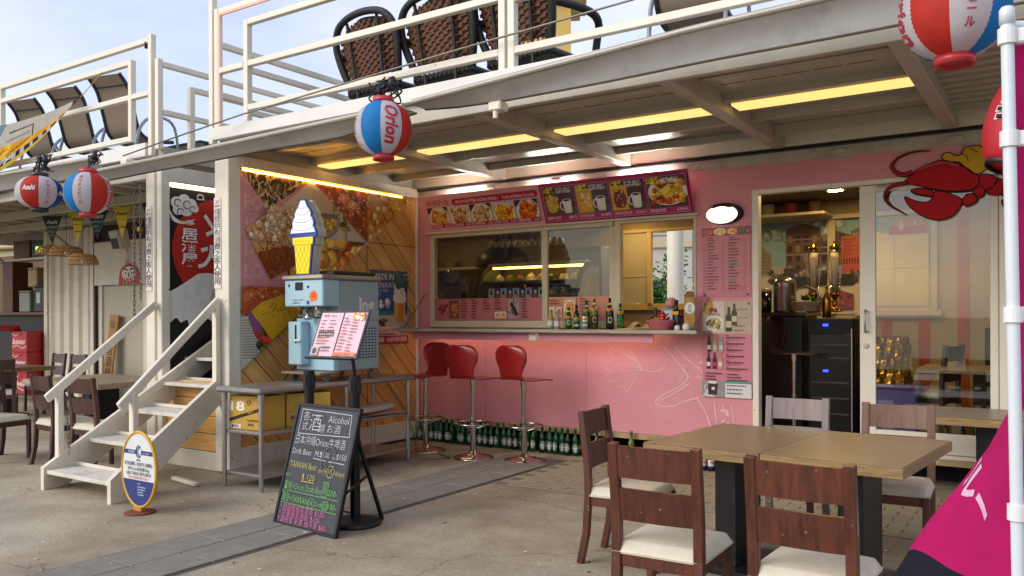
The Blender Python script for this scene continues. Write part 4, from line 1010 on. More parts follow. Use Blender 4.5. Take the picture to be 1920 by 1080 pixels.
while x < 2.13:
    if not first: copy_tree(B0, (x + rb_.uniform(-.006, .006), -.075 + rb_.uniform(-.012, .012), 0), R(rb_.uniform(-35, 70)), 'green beer bottle, %s from the wooden partition in the front row' % ORD[nb])
    first = False; nb += 1
    if nb % 4 == 2 and nb > 1:
        for q in [o_ for o_ in COL.objects if o_.name.startswith('glass_body')][-1:]: q.material_slots[0].link = 'OBJECT'; q.material_slots[0].material = M_greendk
    x += .0735 if not (1.55 < x < 1.58) else .12
x = .14
while x < 2.1:                       # a second, half hidden row
    copy_tree(B0, (x + rb_.uniform(-.01, .01), .005 + rb_.uniform(-.01, .01), 0), R(rb_.uniform(-60, 60)), 'green beer bottle half hidden in the back row at the pink wall'); x += .078
bottle('olive wine bottle with white label, just after the green row', (2.20, -.075, 0), R(20), .285, .034, M_olive, None, 'white', '2a1a10', cat='wine bottle')
bottle('dark wine bottle with white label, beside the sideways chair', (2.30, -.08, 0), R(10), .29, .034, M_greendk, None, 'white', '151515', cat='wine bottle')
bottle('dark wine bottle half behind the sideways chair back', (2.42, -.07, 0), R(10), .29, .034, M_greendk, None, 'white', '1c1c1c', cat='wine bottle')
bottle('wine bottle with tan capsule right of the sideways chair', (2.66, -.07, 0), R(10), .29, .034, M_olive, None, 'white', 'a9793a', cat='wine bottle')
F0 = bottle('brown beer bottle with white and blue label, seen beyond the oak table', (2.95, -.11, 0), R(35), .23, .0325, M_brown, 'brown bottles under the kiosk', 'fitz', '3a1d10')
for k in range(1, 13): copy_tree(F0, (2.95 + k * .072, -.11 + rb_.uniform(-.006, .006), 0), R(35 + rb_.uniform(-12, 12)))
# bottles and cans on the counter
zc = 1.2435
cb = [((1.86, -.20), .19, .030, M_clear, ('dfe6d4', '7fa040', 'f2f2ea'), 'short pale bottle at the left end of the counter bottles', .50, 'c9cfa0'),
      ((1.94, -.21), .18, .030, M_clear, ('e6dfe0', 'c89aa6', 'f2f2ea'), 'short frosted bottle second from the left of the counter bottles', .50, 'd9d9d0'),
      ((2.055, -.19), .215, .031, M_green, ('3c7a2c', 'd8e0c8', '2c6a2a'), 'green bottle with pale neck label among the counter bottles', .48, '9db95a'),
      ((2.13, -.17), .235, .031, M_brown, ('c9cfd8', '273a80', 'b33030'), 'brown bottle with blue and white neck label on the counter', .42, '8a1a1a'),
      ((2.215, -.12), .275, .034, M_green, ('2c6a2a', 'd9dcd6', '17502a'), 'tall green bottle behind the cans on the counter', .62, '1f5a2a'),
      ((2.31, -.14), .30, .036, M_olive, ('3a2c14', 'e0d3b0', '2a3a1a'), 'tallest bottle with a yellow cap on the counter', .60, 'd8b020'),
      ((2.47, -.13), .295, .037, M_brown, ('1c2a18', 'dfe2da', '20321e'), 'tall dark bottle with a round white label on the counter', .60, '5a2010'),
      ((2.585, -.14), .245, .032, M_green, ('2c6a2a', '3f8a35', '1d4a22'), 'green bottle at the right end of the counter bottles', .60, '3a7a34')]
for (x, y), h, r, g, lab, lb, tz, cp_ in cb: bottle(lb, (x, y, zc), R(30), h, r, g, 'drinks shown on the counter', lab, cp_, tagz=tz)
def can(label, loc, c1, c2, txt):
    t = thing('beer_can', label, 'can', loc, R(30), group='drinks shown on the counter')
    MB().lathe([(0, 0), (.024, 0), (.032, .008), (.032, .108), (.026, .12), (.0275, .123), (0, .121)], 20).build('can_body', mat('can_' + c1, c1, .3, metal=.7, var=.05), t, world=False)
    mb = MB(); curved(mb, .0326, .02, .07, c2, -70, 70); curved(mb, .0355, .088, .108, 'e8a51e', -50, 50); curved(mb, .036, .094, .101, '4a2a10', -30, 30)
    vs, fs = glyphs(txt, .02); w_ = max(p[0] for p in vs); s_ = .055 / w_; P = []
    for p in vs: a = (p[0] - w_ / 2) * s_ / .0335 - math.pi / 2; P.append((.0336 * math.cos(a), .0336 * math.sin(a), .030 + p[1] * s_ * 1.3))
    mb.add(P, fs, 0, False, lin('f0f0ea')); mb.build('label_print', M_print, t, world=False)
can('green beer can in front of the counter bottles', (2.20, -.29, zc), '2f7a30', '0d3a18', 'neke')
can('silver beer can in front of the counter bottles', (2.295, -.30, zc), 'b5b8b0', '4a6a58', 'BEER')

# things at the right end of the counter
t = thing('napkin_basket', 'pink woven basket full of wrapped sweets on the counter', 'basket', (3.03, -.23, 1.2365))
mb = MB()
for k in range(9):
    z = k * .0105; r0 = .085 + .045 * (k / 8); mb.tube([((r0 + .0035 * (1 if (i + k) % 2 else -1)) * math.cos(i * math.pi / 14), (r0 * .75 + .0035 * (1 if (i + k) % 2 else -1)) * math.sin(i * math.pi / 14), .006 + z) for i in range(28)], .0062, 5, closed=True)
mb.lathe([(0, .002), (.08, .002), (.083, .006), (0, .006)], 20, ry=.75)
mb.build('basket_body', mat('pink_wicker', 'b8636a', .6, var=.15, scale=20), t, world=False)
mb = MB()
for k in range(26):
    a, rr_ = rb_.uniform(0, 6.28), rb_.uniform(0, .09); mb.lathe([(0, -.012), (.014, -.006), (.017, .004), (.008, .013), (0, .014)], 7, (rr_ * math.cos(a), rr_ * .75 * math.sin(a), .092 + rb_.uniform(-.006, .016)), mi=k % 3)
mb.build('sweets', [mat('sweet_orange', 'd9641c', .4), mat('sweet_red', 'b8201c', .4), mat('sweet_amber', 'c98a2a', .4)], t, world=False)
t = thing('kettle_ornament', 'small glossy red kettle ornament sitting on the sweets in the basket', 'ornament', (3.03, -.23, 1.2365))
mb = MB().lathe([(0, 0), (.022, 0), (.032, .018), (.03, .036), (.016, .05), (.008, .056), (.010, .064), (0, .07)], 16, (.03, -.02, .112))
mb.tube([(.055, -.02, .125), (.072, -.02, .138), (.08, -.02, .158)], .006, 6).tube([(.0, -.02, .125), (-.02, -.02, .14), (-.015, -.02, .16), (.005, -.02, .162)], .004, 6)
mb.build('kettle_body', mat('glossy_red', 'c01018', .2, coat=.5), t, world=False)
t = thing('coffee_bag', 'tall printed paper bag with a round white badge at the counter end', 'bag', (3.27, -.14, 1.2365), R(20))
MB().box(-.05, -.035, 0, .05, .035, .30, .008).build('bag_body', mat('kraft_print', 'b58a45', .6, var=.25, scale=25), t, world=False)
MB().prism([(-.05, .30), (.05, .30), (.03, .35), (-.03, .35)], .05, Matrix(((1, 0, 0, 0), (0, 0, -1, .025), (0, 1, 0, 0), (0, 0, 0, 1)))).build('folded_top', mat('kraft_red', '8f5a38', .6, var=.2), t, world=False)
p = Print(); p.ell(0, .20, .045, .052, 'ece9e0', n=20); p.text('百', 0, .20, .03, '2a2a2a', align='C'); p.text('両', 0, .165, .026, '2a2a2a', align='C')
o = p.mb; o.v = [(x, -.0365 - z, y) for x, y, z in o.v]; o.build('badge', M_print, t, world=False)
t = thing('sauce_bottle', 'black sauce bottle with orange tag near the counter end', 'bottle', (3.14, -.13, 1.2365))
MB().lathe([(0, 0), (.034, 0), (.036, .01), (.036, .15), (.028, .18), (.014, .20), (.014, .25), (.018, .252), (.018, .275), (0, .277)], 16).build('bottle_body', mat('black_gloss', '0c0b0b', .15, coat=.6), t, world=False)
MB().box(-.03, -.045, .145, .035, -.037, .172).build('price_tag', mat('orange_tag', 'e8a51e', .5), t, world=False)
t = thing('card_holder', 'small blue and white leaflet stand behind the sauce bottle', 'leaflet stand', (3.02, -.06, 1.2365))
MB().box(-.05, -.02, 0, .06, .02, .20, .004).build('leaflets', mat('leaflet_white', 'c9cfd2', .5), t, world=False)
MB().box(-.052, -.023, .185, .062, -.0205, .205).build('stripe', mat('leaflet_teal', '5f9aa8', .5), t, world=False)
for dx, dy, s in ((-.03, -.01, .85), (.05, 0, 1.1)):
    t = thing('ceramic_pot', ('smaller' if s < 1 else 'larger') + ' of two small white ceramic pots in front of the paper bag', 'pot', (3.23, -.25, 1.2365), group='ceramic pots')
    MB().lathe([(0, 0), (.024 * s, 0), (.032 * s, .02 * s), (.03 * s, .045 * s), (.02 * s, .058 * s), (0, .06 * s)], 14, (dx, dy, 0)).build('pot', mat('glazed_white', 'dcd8d0', .2, coat=.5), t, world=False)
t = thing('piggy_bank', 'small pink patterned bowl ornament on the leaflet stand', 'ornament', (3.06, -.06, 1.4385))
MB().lathe([(0, 0), (.03, 0), (.052, .03), (.054, .055), (.04, .085), (.012, .10), (0, .1)], 18).build('bowl', mat('pink_glaze', 'c9938c', .4, var=.3, scale=40), t, world=False)
t = thing('beer_tap_handle', 'small black beer tap on the back edge of the counter', 'tap', (2.90, -.05, 1.2365))
MB().cyl((0, 0, 0), (0, 0, .19), .010, 10).cyl((-.04, 0, .12), (.045, 0, .12), .008, 8).cyl((-.035, 0, .12), (-.035, 0, .07), .007, 8).box(-.012, -.012, .14, .012, .012, .21, .004).build('tap_body', M_black, t, world=False)
t = thing('paper_bundle', 'crumpled paper sheets lying in the open service window', 'paper', (2.74, -.10, 1.2365))
def crump(u, v): return ((u - .5) * .36, (v - .5) * .16, .012 + .055 * abs(math.sin(u * 7 + v * 3)) * math.sin(math.pi * u) + .02 * math.sin(v * 9 + u * 4) * math.sin(math.pi * v))
MB().grid(crump, 22, 10, sm=False).box(-.2, -.09, 0, .2, .085, .01).build('sheets', mat('kraft_sheets', 'b99f6a', .8, var=.1), t, world=False)
MB().bar((-.12, -.16, .012), (.2, -.12, .03), .02, .008).build('wooden_slat', M_pine, t, world=False)

# ================================================================== steel work table with its load
tb = thing('steel_table', 'stainless steel work table with two undershelves against the wooden partition', 'table', (.6, -2.0, 0))
def rounded_top(x0, y0, x1, y1, z0, z1): return MB().box(x0, y0, z0, x1, y1, z1, .018)
rounded_top(.33, -2.93, .87, -1.07, .765, .812).build('table_top', M_steel, tb)
for x, y in ((.375, -2.87), (.825, -2.87), (.375, -1.13), (.825, -1.13), (.825, -1.95)):
    MB().cyl((x, y, .02), (x, y, .765), .019, 14).cyl((x, y, .70), (x, y, .765), .026, 14).cyl((x, y, 0), (x, y, .03), .015, 12).build('leg', M_steel, tb)
MB().box(.36, -2.86, .435, .84, -1.14, .462, .006).build('undershelf', M_steel, tb)
MB().box(.36, -2.86, .10, .84, -1.14, .125, .006).build('undershelf', M_steel, tb)
MB().box(.34, -2.12, .435, .845, -1.14, .4621, .006)
chain((.83, -1.42, .76), (.86, -1.16, .42), tb); chain((.86, -1.16, .42), (.88, -1.05, .05), tb)
MB().tube([(.88, -1.05, .012), (1.02, -.98, .006), (1.12, -.85, .006), (.98, -.78, .006), (.85, -.70, .006)], .006, 5).build('floor_chain', M_chain, tb)
M_box = mat('beer_carton', 'c29a3c', .6, var=.08, scale=5, dirt=.15)
def carton(label, loc, rz, w, d, h, big):
    t = thing('beer_carton', label, 'carton', loc, rz, group='beer cartons')
    MB().box(-w / 2, -d / 2, 0, w / 2, d / 2, h, .004).build('carton_body', M_box, t, world=False)
    p = Print()
    if big:
        p.text('18', -w * .47, h * .56, h * .30, 'f2ead2', w=w * .42, bold=.03); p.ell(w * .08, h * .80, h * .085, h * .085, '3a2c18', n=18); p.text('生', w * .08, h * .755, h * .10, 'd9b050', align='C', bold=.02)
        p.poly([(-w / 2, h * .22), (w / 2, h * .60), (w / 2, h * .70), (-w / 2, h * .32)], '2e2416'); p.text('18 DAYS', w * .05, h * .46, h * .05, 'e0b84a', rot=.35)
        p.text('TAIWAN', w * .02, h * .24, h * .085, '3a2c18', bold=.01); p.text('BEER', w * .05, h * .12, h * .085, '3a2c18', bold=.01); p.rect(-w * .46, h * .04, -w * .16, h * .16, 'e8e2d0'); p.dashes(-w * .44, h * .06, -w * .18, 1, .01, h * .08, '2a2418')
    else:
        p.ell(0, h * .78, h * .075, h * .075, '3a2c18', n=18); p.text('生', 0, h * .735, h * .09, 'd9b050', align='C', bold=.02); p.text('TAIWAN BEER', 0, h * .56, h * .085, '3a2c18', align='C', bold=.012, w=w * .62)
        p.line([(-w / 2, h * .47), (w / 2, h * .49)], .003, '7a5c20'); p.rect(-w * .40, h * .22, -w * .12, h * .34, '6a5020')
        for k in range(4): p.rect(-w * .04 + k * w * .12, h * .21, w * .06 + k * w * .12, h * .35, '3a2c18')
        p.dashes(-w * .4, h * .12, w * .4, 1, .01, h * .03, '7a5c20')
    o = p.mb; o.v = [(x, -d / 2 - z, y) for x, y, z in o.v]; o.build('carton_print', M_print, t, world=False)
    return t
carton('yellow beer carton with a big white number under the steel table', (.56, -2.69, .4625), R(6), .37, .24, .275, True)
carton('yellow beer carton turned aside behind the table leg', (.72, -2.30, .4625), R(52), .36, .26, .275, False)
t = thing('rolled_sheet', 'rolled off-white plastic sheet lying on the steel undershelf', 'roll', (.6, -1.75, .463))
def rollf(u, v):
    a = u * 2 * math.pi; r0 = .048 + .012 * math.sin(v * 5 + a); return (.60 + .05 * v + r0 * 1.7 * math.cos(a), -2.15 + .95 * v, .50 + r0 * .8 * math.sin(a) + .012)
MB().grid(rollf, 18, 14, closed_u=True).build('roll', mat('off_white_sheet', 'cdbfa8', .6, var=.08), t)
MB().grid(lambda u, v: (.5 + .36 * u, -1.95 + .75 * v, .468 + .01 * math.sin(u * 6 + v * 4)), 10, 10).build('folded_sheet', mat('pinkish_sheet', 'c9a090', .7, var=.1), t)

# ---- soft-serve machine
M_blue = mat('pale_blue_enamel', 'a0c2ce', .35, var=.03, scale=4, coat=.2); M_blue2 = mat('grey_blue_side', '90a6ad', .4, var=.03, scale=4)
mc = thing('ice_cream_machine', 'pale blue soft-serve ice cream machine on casters on the steel table', 'ice cream machine', (.56, -1.9, .812))
MB().box(.33, -2.0, .895, .80, -1.50, 1.695, .010).build('cabinet', M_blue2, mc)
MB().box(.33, -2.07, .895, .80, -2.0, 1.36, .008).build('front_panel', M_blue, mc)
MB().box(.325, -2.20, 1.46, .805, -2.0, 1.695, .010).build('control_head', M_blue, mc)
MB().box(.31, -2.22, 1.695, .82, -1.49, 1.735, .008).build('top_plate', M_steel, mc)
MB().box(.42, -2.05, 1.735, .78, -1.52, 1.775, .012).build('hopper_lid', mat('dark_steel_lid', '4a4540', .35, metal=.9), mc)
MB().box(.335, -2.17, .95, .50, -2.07, 1.33, .008).build('cone_dispenser', M_blue, mc)
MB().box(.425, -2.1725, 1.14, .445, -2.169, 1.30).build('slot', M_dark, mc)
MB().cyl((.44, -2.19, 1.165), (.54, -2.21, 1.168), .010, 8).build('lever', mat('lever_white', 'e2e2dc', .3), mc)
fz = MB().box(.46, -2.10, 1.37, .66, -2.0, 1.46, .01); fz.build('freezer_door', mat('clear_plastic_door', 'a9aaa5', .15, var=.3, scale=30, coat=.5), mc)
mb = MB()
for z in (1.385, 1.445):
    for x in (.45, .67): mb.cyl((x, -2.09, z), (x, -2.15, z), .012, 10)
mb.cyl((.56, -2.10, 1.46), (.56, -2.16, 1.39), .022, 12).lathe([(0, 0), (.03, 0), (.035, .02), (.02, .05), (0, .05)], 12, (.56, -2.14, 1.345)); mb.build('tap', M_chrome, mc)
MB().box(.32, -2.24, .872, .81, -2.0, .895, .006).build('drip_tray', wood('tray_wood', '6b5a45', '96816a', .4), mc)
mb = MB()
for r_ in range(11):
    for c_ in range(11): mb.box(.8002, -1.965 + c_ * .04, 1.0 + r_ * .026, .8012, -1.94 + c_ * .04, 1.011 + r_ * .026)
gr = mb.build('vent_slots', M_dark, mc); gr['kind'] = 'stuff'
for x in (.37, .76):
    for y in (-2.12, -1.56):
        MB().cyl((x - .012, y, .848), (x + .012, y, .848), .034, 16).box(x - .018, y - .012, .86, x + .018, y + .012, .895).build('caster', mat('caster_rubber', '6b6864', .4), mc)
pn = Print()
o = pn; o.rect(.14, .60, .245, .68, '10131a'); o.rect(.14, .47, .16, .49, '3a4a55'); o.dashes(.10, .50, .3, 2, .03, .012, '6a7f88'); o.rect(.30, .62, .325, .645, '1c2228'); o.ell(.06, .65, .012, .018, '1c2228')
o.ell(.38, .54, .052, .052, 'ef6a1c', n=24, wob=.08); o.text('NT$', .38, .555, .018, '40200c', align='C'); o.text('35元', .38, .53, .02, '40200c', align='C'); o.ell(.31, .48, .022, .02, '4a4f9a', n=12)
mbp = o.mb; mbp.v = [(.33 + x * .95, -2.2005 - z, 1.46 + (y - .44) * .88) for x, y, z in mbp.v]; mbp.build('control_print', M_print, mc)
for y in (-1.985, -1.52): [MB().lathe([(0, 0), (.007, 0), (.006, .003), (0, .004)], 8, M=Matrix.Translation((.80, y, z)) @ Matrix.Rotation(R(90), 4, 'Y')).build('screw', M_steel, mc) for z in (.93, 1.3, 1.66)]
MB().box(.8002, -1.99, 1.338, .801, -1.51, 1.342).build('panel_seam', M_black, mc); MB().box(.33, -2.0708, .90, .80, -2.0702, .906).build('panel_seam', M_black, mc)
MB().box(.60, -2.0735, 1.02, .72, -2.0705, 1.10).build('rating_plate', mat('rating_plate', 'c9cdd0', .4), mc)
p = Print(); p.text('Jng', 0, 0, .14, 'd8d6d0', bold=.035, w=.21)
mbp = p.mb; mbp.v = [(.8005 + z, -1.78 + x, 1.415 + y) for x, y, z in mbp.v]; mbp.build('logo', M_print, mc)
p = Print(); p.text('霜', 0, .2, .03, 'd4e2e6', align='C'); p.text('淇', 0, .12, .03, 'd4e2e6', align='C'); p.text('淋', 0, .04, .03, 'd4e2e6', align='C')
mbp = p.mb; mbp.v = [(.375 + x, -2.1705 - z, 1.03 + y) for x, y, z in mbp.v]; mbp.build('lettering', M_print, mc)
MB().tube([(.34, -2.05, .95), (.30, -2.12, .88), (.315, -2.2, .815), (.42, -2.3, .815), (.5, -2.22, .815)], .006, 6).build('power_cord', M_black, mc)

# ---- light-up ice cream cone sign on top
cn = thing('cone_sign', 'lit soft-serve cone shaped sign standing on the ice cream machine', 'sign', (.53, -2.13, 1.735))
half = [(0, 0), (.085, 0), (.10, .13), (.115, .255), (.135, .265), (.14, .325), (.165, .335), (.17, .37), (.155, .405), (.135, .425), (.142, .46), (.13, .495), (.105, .515), (.108, .545), (.09, .575), (.065, .60), (.045, .63), (.03, .66), (-.005, .665)]
outl = half + [(-x if i else x, z) for i, (x, z) in reversed(list(enumerate([(a, c) for a, c in half[1:-1]])))]
outl = [(x, z) for x, z in half] + [(-x, z) for x, z in half[-2:0:-1]]
MXZ = Matrix(((1, 0, 0, .53), (0, 0, -1, -2.06), (0, 1, 0, 1.736), (0, 0, 0, 1)))
for k in range(3):
    s = 1 - .06 * (k % 2)
    MB().prism([(x * s, .33 + (z - .33) * s) for x, z in outl], .030, Matrix.Translation((0, -.030 - .032 * (k - 1), 0)) @ MXZ).build('side_layer', mat('cone_casing', 'c4c2b8', .4), cn)
MB().prism(outl, .014, Matrix.Translation((0, -.094, 0)) @ MXZ).build('rim', mat('cone_blue_rim', '1d3f9e', .3), cn)
inner = [(x * .9, .335 + (z - .335) * .955) for x, z in outl]
top_i = [(x, max(z, .345)) for x, z in inner if z > .34]; bot_i = [(x, z) for x, z in inner if z <= .345]
MB().prism([(x, z) for x, z in top_i], .006, Matrix.Translation((0, -.109, 0)) @ MXZ).build('cream_face', emit('lit_cream', 'd3dbe4', .22), cn)
MB().prism(ccw([(-.128, .328), (.128, .328), (.122, .268), (.102, .262), (.075, .012), (-.075, .012), (-.102, .262), (-.122, .268)]), .006, Matrix.Translation((0, -.109, 0)) @ MXZ).build('cone_face', emit('lit_cone', 'e6cc1c', .18), cn)
p = Print()
for z, w_ in ((.40, .14), (.47, .12), (.535, .09), (.59, .055)): p.line(smoothpts([(-w_, z + .01), (-w_ * .3, z - .012), (w_ * .5, z - .008), (w_, z + .014)], 5), .007, 'b4c0d0')
for k in range(7):
    p.region([(-.075, .014), (.075, .014), (.10, .26), (-.10, .26)]); p.line([(-.2 + k * .05, .0), (-.05 + k * .05, .27)], .004, 'c9a50e'); p.line([(.2 - k * .05, .0), (.05 - k * .05, .27)], .004, 'c9a50e')
p.region(); p.line([(-.12, .268), (.12, .268)], .005, 'c9a50e'); p.text('Soft Ice Cream', 0, .288, .022, 'd8bc10', align='C', w=.19)
mbp = p.mb; mbp.v = [(.53 + x, -2.1752 - z, 1.736 + y) for x, y, z in mbp.v]; mbp.build('print', M_print, cn)
# ================================================================== printed signs
M_board = mat('sign_backing', 'c9c4ba', .5)
FOOD = dict(gold=['d9a23a', 'c9892a', 'e8bd5a', 'b06f1e', 'efcf86'], fried=['a8451a', 'c2602a', '8a3312', 'd9823a', 'e0a060'], red=['b8321c', 'd9482a', '8a2010', 'e06a3a'], pasta=['dcc48a', 'c9a862', 'ead9a8', '9a7a42'], dark=['2c1a14', '4a2c20', '1c120e', '6b4632'])
def foodpic(p, x0, y0, x1, y1, cols, bg='d8d4cc', n=46, plate=True, corner=None):
    w, h = x1 - x0, y1 - y0
    p.region([(x0, y0), (x1, y0), (x1, y1), (x0, y1)]); p.rect(x0, y0, x1, y1, bg)
    if corner: p.poly([(x0, y1), (x0 + w * .3, y1), (x0, y0 + h * .65)], corner); p.poly([(x1, y1), (x1 - w * .25, y1), (x1, y0 + h * .75)], corner)
    cx, cy = x0 + w * .52, y0 + h * .48
    if plate: p.ell(cx, cy, w * .5, h * .44, 'efece6', n=20)
    p.ell(cx, cy - h * .02, w * .40, h * .37, cols[0], n=16, wob=.08)
    p.blobs(n, (x0 + w * .16, y0 + h * .14, x1 - w * .12, y1 - h * .16), w * .03, w * .12, cols)
    p.blobs(n // 3, (x0 + w * .3, y0 + h * .4, x1 - w * .3, y1 - h * .2), w * .02, w * .06, [cols[-1], cols[2 % len(cols)]])
    p.region()

# ---- long menu sign above the service window (leans out at the top)
ms = thing('menu_sign', 'long pink and magenta menu sign with food pictures above the service window', 'sign', (.15, -.035, 2.298))
tl = math.atan2(.16, .375); frame(ms, (1, 0, 0), (0, -math.sin(tl), math.cos(tl)))
SW, SH = 3.12, .408
MB().box(0, 0, -.012, 1.56, SH, 0).build('left_board', mat('pale_pink_board', 'dca4ae', .4, var=.03), ms, world=False)
MB().box(1.56, 0, -.012, SW, SH, 0).build('right_board', mat('magenta_board', 'b02a68', .4, var=.03), ms, world=False)
p = Print()
p.text('琳琳奶油', .10, .295, .062, 'a02842', w=.30, sx=.9)
p.poly(arcpts(.49, .315, .035, .035, 90, 270, 8) + arcpts(1.50, .325, .035, .035, -90, 90, 8), 'b51d45')
p.text('LIN LIN BUTTER OCEAN FOOD /', .50, .300, .036, 'f6eef0', w=.56, bold=.01); p.text('You Should Definitely Try It Out.', 1.10, .302, .036, 'f6eef0', w=.40, shear=.15, bold=.008)
for k, (cols, nm) in enumerate(((FOOD['gold'], '奶油蟹肉堡'), (FOOD['pasta'] + ['c9502a'], '奶油炒蝦球'), (FOOD['pasta'], '奶油蟹肉飯'), (['e8b01c', 'd98a1a', 'f2cc3a', 'c24a1a'], '花生厚牛肉漢堡'), (['c9401c', 'e0622a', 'e8a03a', 'd9821c'], '龍蝦燒肉漢堡'))):
    x0 = .10 + k * .288; foodpic(p, x0, .045, x0 + .27, .275, cols, corner='3a3034' if k % 2 == 0 else None)
    p.rect(x0, .045, x0 + .27, .085, 'b51d45'); p.text(nm, x0 + .012, .053, .026, 'f3e6e8', w=.15); p.text('$180' if k else '$200', x0 + .255, .053, .024, 'f3e6e8', align='R')
for k, (ltr, nm, pr_) in enumerate((('A套餐', '薯條+紅茶', '$80元'), ('B套餐', '炸牛肉+紅茶', '$100元'), ('C套餐', '洋蔥黃金地瓜球+紅茶', '$100元'), ('D套餐', '琳琳海陸分享餐', '$300元'))):
    x0 = 1.60 + k * .372; x1 = x0 + .358 + (.035 if k == 3 else 0)
    p.rect(x0, .025, x1, SH - .03, 'd982ae'); p.rect(x0 + .006, .031, x1 - .006, SH - .036, '3a2226')
    p.rect(x0 + .006, .031, x1 - .006, .085, 'b02a68'); X0, X1, Y0, Y1 = x0 + .006, x1 - .006, .088, SH - .036
    if k < 3:
        mid = x0 + .175; foodpic(p, X0, Y0, mid, Y1 - .05, [['d9b04a', 'c9962a', 'e8cc7a'], ['e8a81c', 'd98a14', 'f2c43a', 'efe0b0'], ['7a2436', '5a1a2a', '94344a', 'e0b81c']][k], bg=['6b4a2c', 'c9a030', 'd8a81c'][k], plate=False, n=30)
        p.rect(mid, Y0, X1, Y1, '4a2430'); p.rect(mid, Y0, X1, Y0 + .07, '4d4a4c')
        p.poly([(mid + .045, .11), (mid + .125, .11), (mid + .135, .23), (mid + .035, .23)], 'e8e6e2'); p.ell(mid + .085, .23, .05, .016, 'f2f0ec', n=16); p.ell(mid + .085, .23, .040, .011, '2c1c16', n=14); p.line(arcpts(mid + .035, .175, .03, .04, 90, 270, 8), .012, 'dcdad6')
        p.ell(mid + .085, .108, .04, .008, 'dedcd8', n=12)
    else:
        foodpic(p, X0, Y0, X1, Y1, ['e0a01c', 'f0c23a', 'd9862a', 'c9401c', 'efd060'], bg='4a3a34', n=60); p.blobs(24, (X0 + .03, Y0 + .02, X0 + .16, Y0 + .10), .01, .022, FOOD['red'] + ['7a1c10'])
        p.blobs(14, (X0 + .12, Y1 - .11, X0 + .26, Y1 - .06), .01, .02, ['7a1830', '9a2a40']); p.strokes(20, (X0 + .14, Y0 + .08, X0 + .28, Y0 + .17), .06, .11, .016, ['f0c83a', 'e0a824', 'f4d860'], 10, 40)
    p.text(ltr, x0 + .016, SH - .092, .050, 'f2e81c', w=.125, bold=.02); p.text('可任選一款主餐', x0 + .155, SH - .073, .024, 'f6f4f0', w=.17, bold=.015); p.text('可加購丹麥麵包套餐', x0 + .155, SH - .10, .022, 'f6f4f0', w=.175, bold=.012)
    p.text(nm, x0 + .014, .046, .028, 'f4e2ea', w=.15 if k != 2 else .18); p.text(pr_, x1 - .014, .046, .028, 'f4e2ea', align='R')
p.build('print', ms, M_gloss)
for x in (.05, 3.07): MB().lathe([(0, 0), (.009, 0), (.007, .006), (0, .008)], 10, (x, .375, 0)).build('screw', M_steel, ms, world=False)

# ---- wall menus on the pier
def wallsheet(label, x0, z0, x1, z1, col):
    t = thing('wall_menu', label, 'menu', (x0, -.008, z0)); frame(t, (1, 0, 0), (0, 0, 1)); panel(t, x1 - x0, z1 - z0, .006, mat('menu_' + col, col, .35, var=.02), 'sheet')
    for x in (.025, x1 - x0 - .025):
        for y in (.02, z1 - z0 - .02): MB().lathe([(0, 0), (.011, 0), (.010, .006), (0, .009)], 12, (x, y, .001)).build('stud', M_chrome, t, world=False)
    return t
mu = wallsheet('pink printed price list under the bulkhead lamp', 3.335, 1.535, 3.775, 2.155, 'c4707c')
p = Print()
for k, cols in enumerate((FOOD['red'] + ['e89a2a'], FOOD['gold'], ['e0a030', 'c9781c', 'efca6a'], FOOD['dark'] + ['c98a3a'])): foodpic(p, .0 + k * .11, .545, .11 + k * .11, .618, cols, bg='7a3a2a', n=16, plate=k in (1,))
for (x0, secs) in ((.05, (.52, .34)), (.245, (.52, .47, .415))):
    for y in secs: p.rect(x0, y, x0 + .055, y + .012, 'a81c34')
    p.dashes(x0 + .002, .50, x0 + .12, 17, .027, .010, '5a2a30', frac=(.4, .9)); p.dashes(x0 + .135, .50, x0 + .155, 17, .027, .007, '9a5a60', frac=(.9, 1))
p.dashes(.02, .50, .045, 17, .027, .008, '4a2428', frac=(.0, .9)); p.rect(.245, .27, .35, .28, '3a9a80'); p.rect(.245, .145, .31, .155, '3a9a80')
for k in range(3): p.line(arcpts(.265 + k * .055, .07, .018, .022, 0, 300, 10), .003, 'b8404c')
p.build('print', mu, M_gloss)
ml = wallsheet('pink printed wine list below the price list', 3.335, .645, 3.785, 1.495, 'cb7886')
p = Print(); p.rect(.0, .565, .45, .85, 'b9a58a'); p.region([(0, .565), (.2, .565), (.2, .85), (0, .85)]); p.rect(0, .565, .2, .85, 'd2c6b4'); p.ell(.06, .80, .05, .07, 'e0a83a'); p.ell(.11, .66, .085, .07, 'efe8d8', n=18); p.ell(.11, .655, .07, .05, 'c2b070', n=16); p.blobs(14, (.05, .62, .17, .68), .012, .024, ['a89a4a', 'd8cc8a', '6b5a24']); p.rect(.103, .565, .117, .60, 'e8e2d4'); p.blobs(8, (.07, .76, .15, .80), .010, .022, ['a8242c', '8a1820']); p.text('琳琳奶油', .11, .725, .02, 'a8242c', align='C'); p.region()
def wbot(x, y, h, c, lab='d8d2c4'):
    w_ = h * .13; p.poly([(x - w_, y), (x + w_, y), (x + w_, y + h * .6), (x + w_ * .4, y + h * .74), (x + w_ * .4, y + h), (x - w_ * .4, y + h), (x - w_ * .4, y + h * .74), (x - w_, y + h * .6)], c); p.rect(x - w_ * .9, y + h * .16, x + w_ * .9, y + h * .42, lab)
wbot(.245, .585, .215, '1a2416', 'c9b98a'); wbot(.295, .64, .19, '22301c', 'c9b98a'); p.text('MOET & CHANDON', .31, .775, .012, '6a5c44', w=.11); p.text('CHANDON', .33, .70, .013, '8a7a5a'); p.dashes(.29, .63, .43, 1, .03, .006, '7a2a30'); p.dashes(.29, .59, .43, 1, .03, .006, '7a2a30')
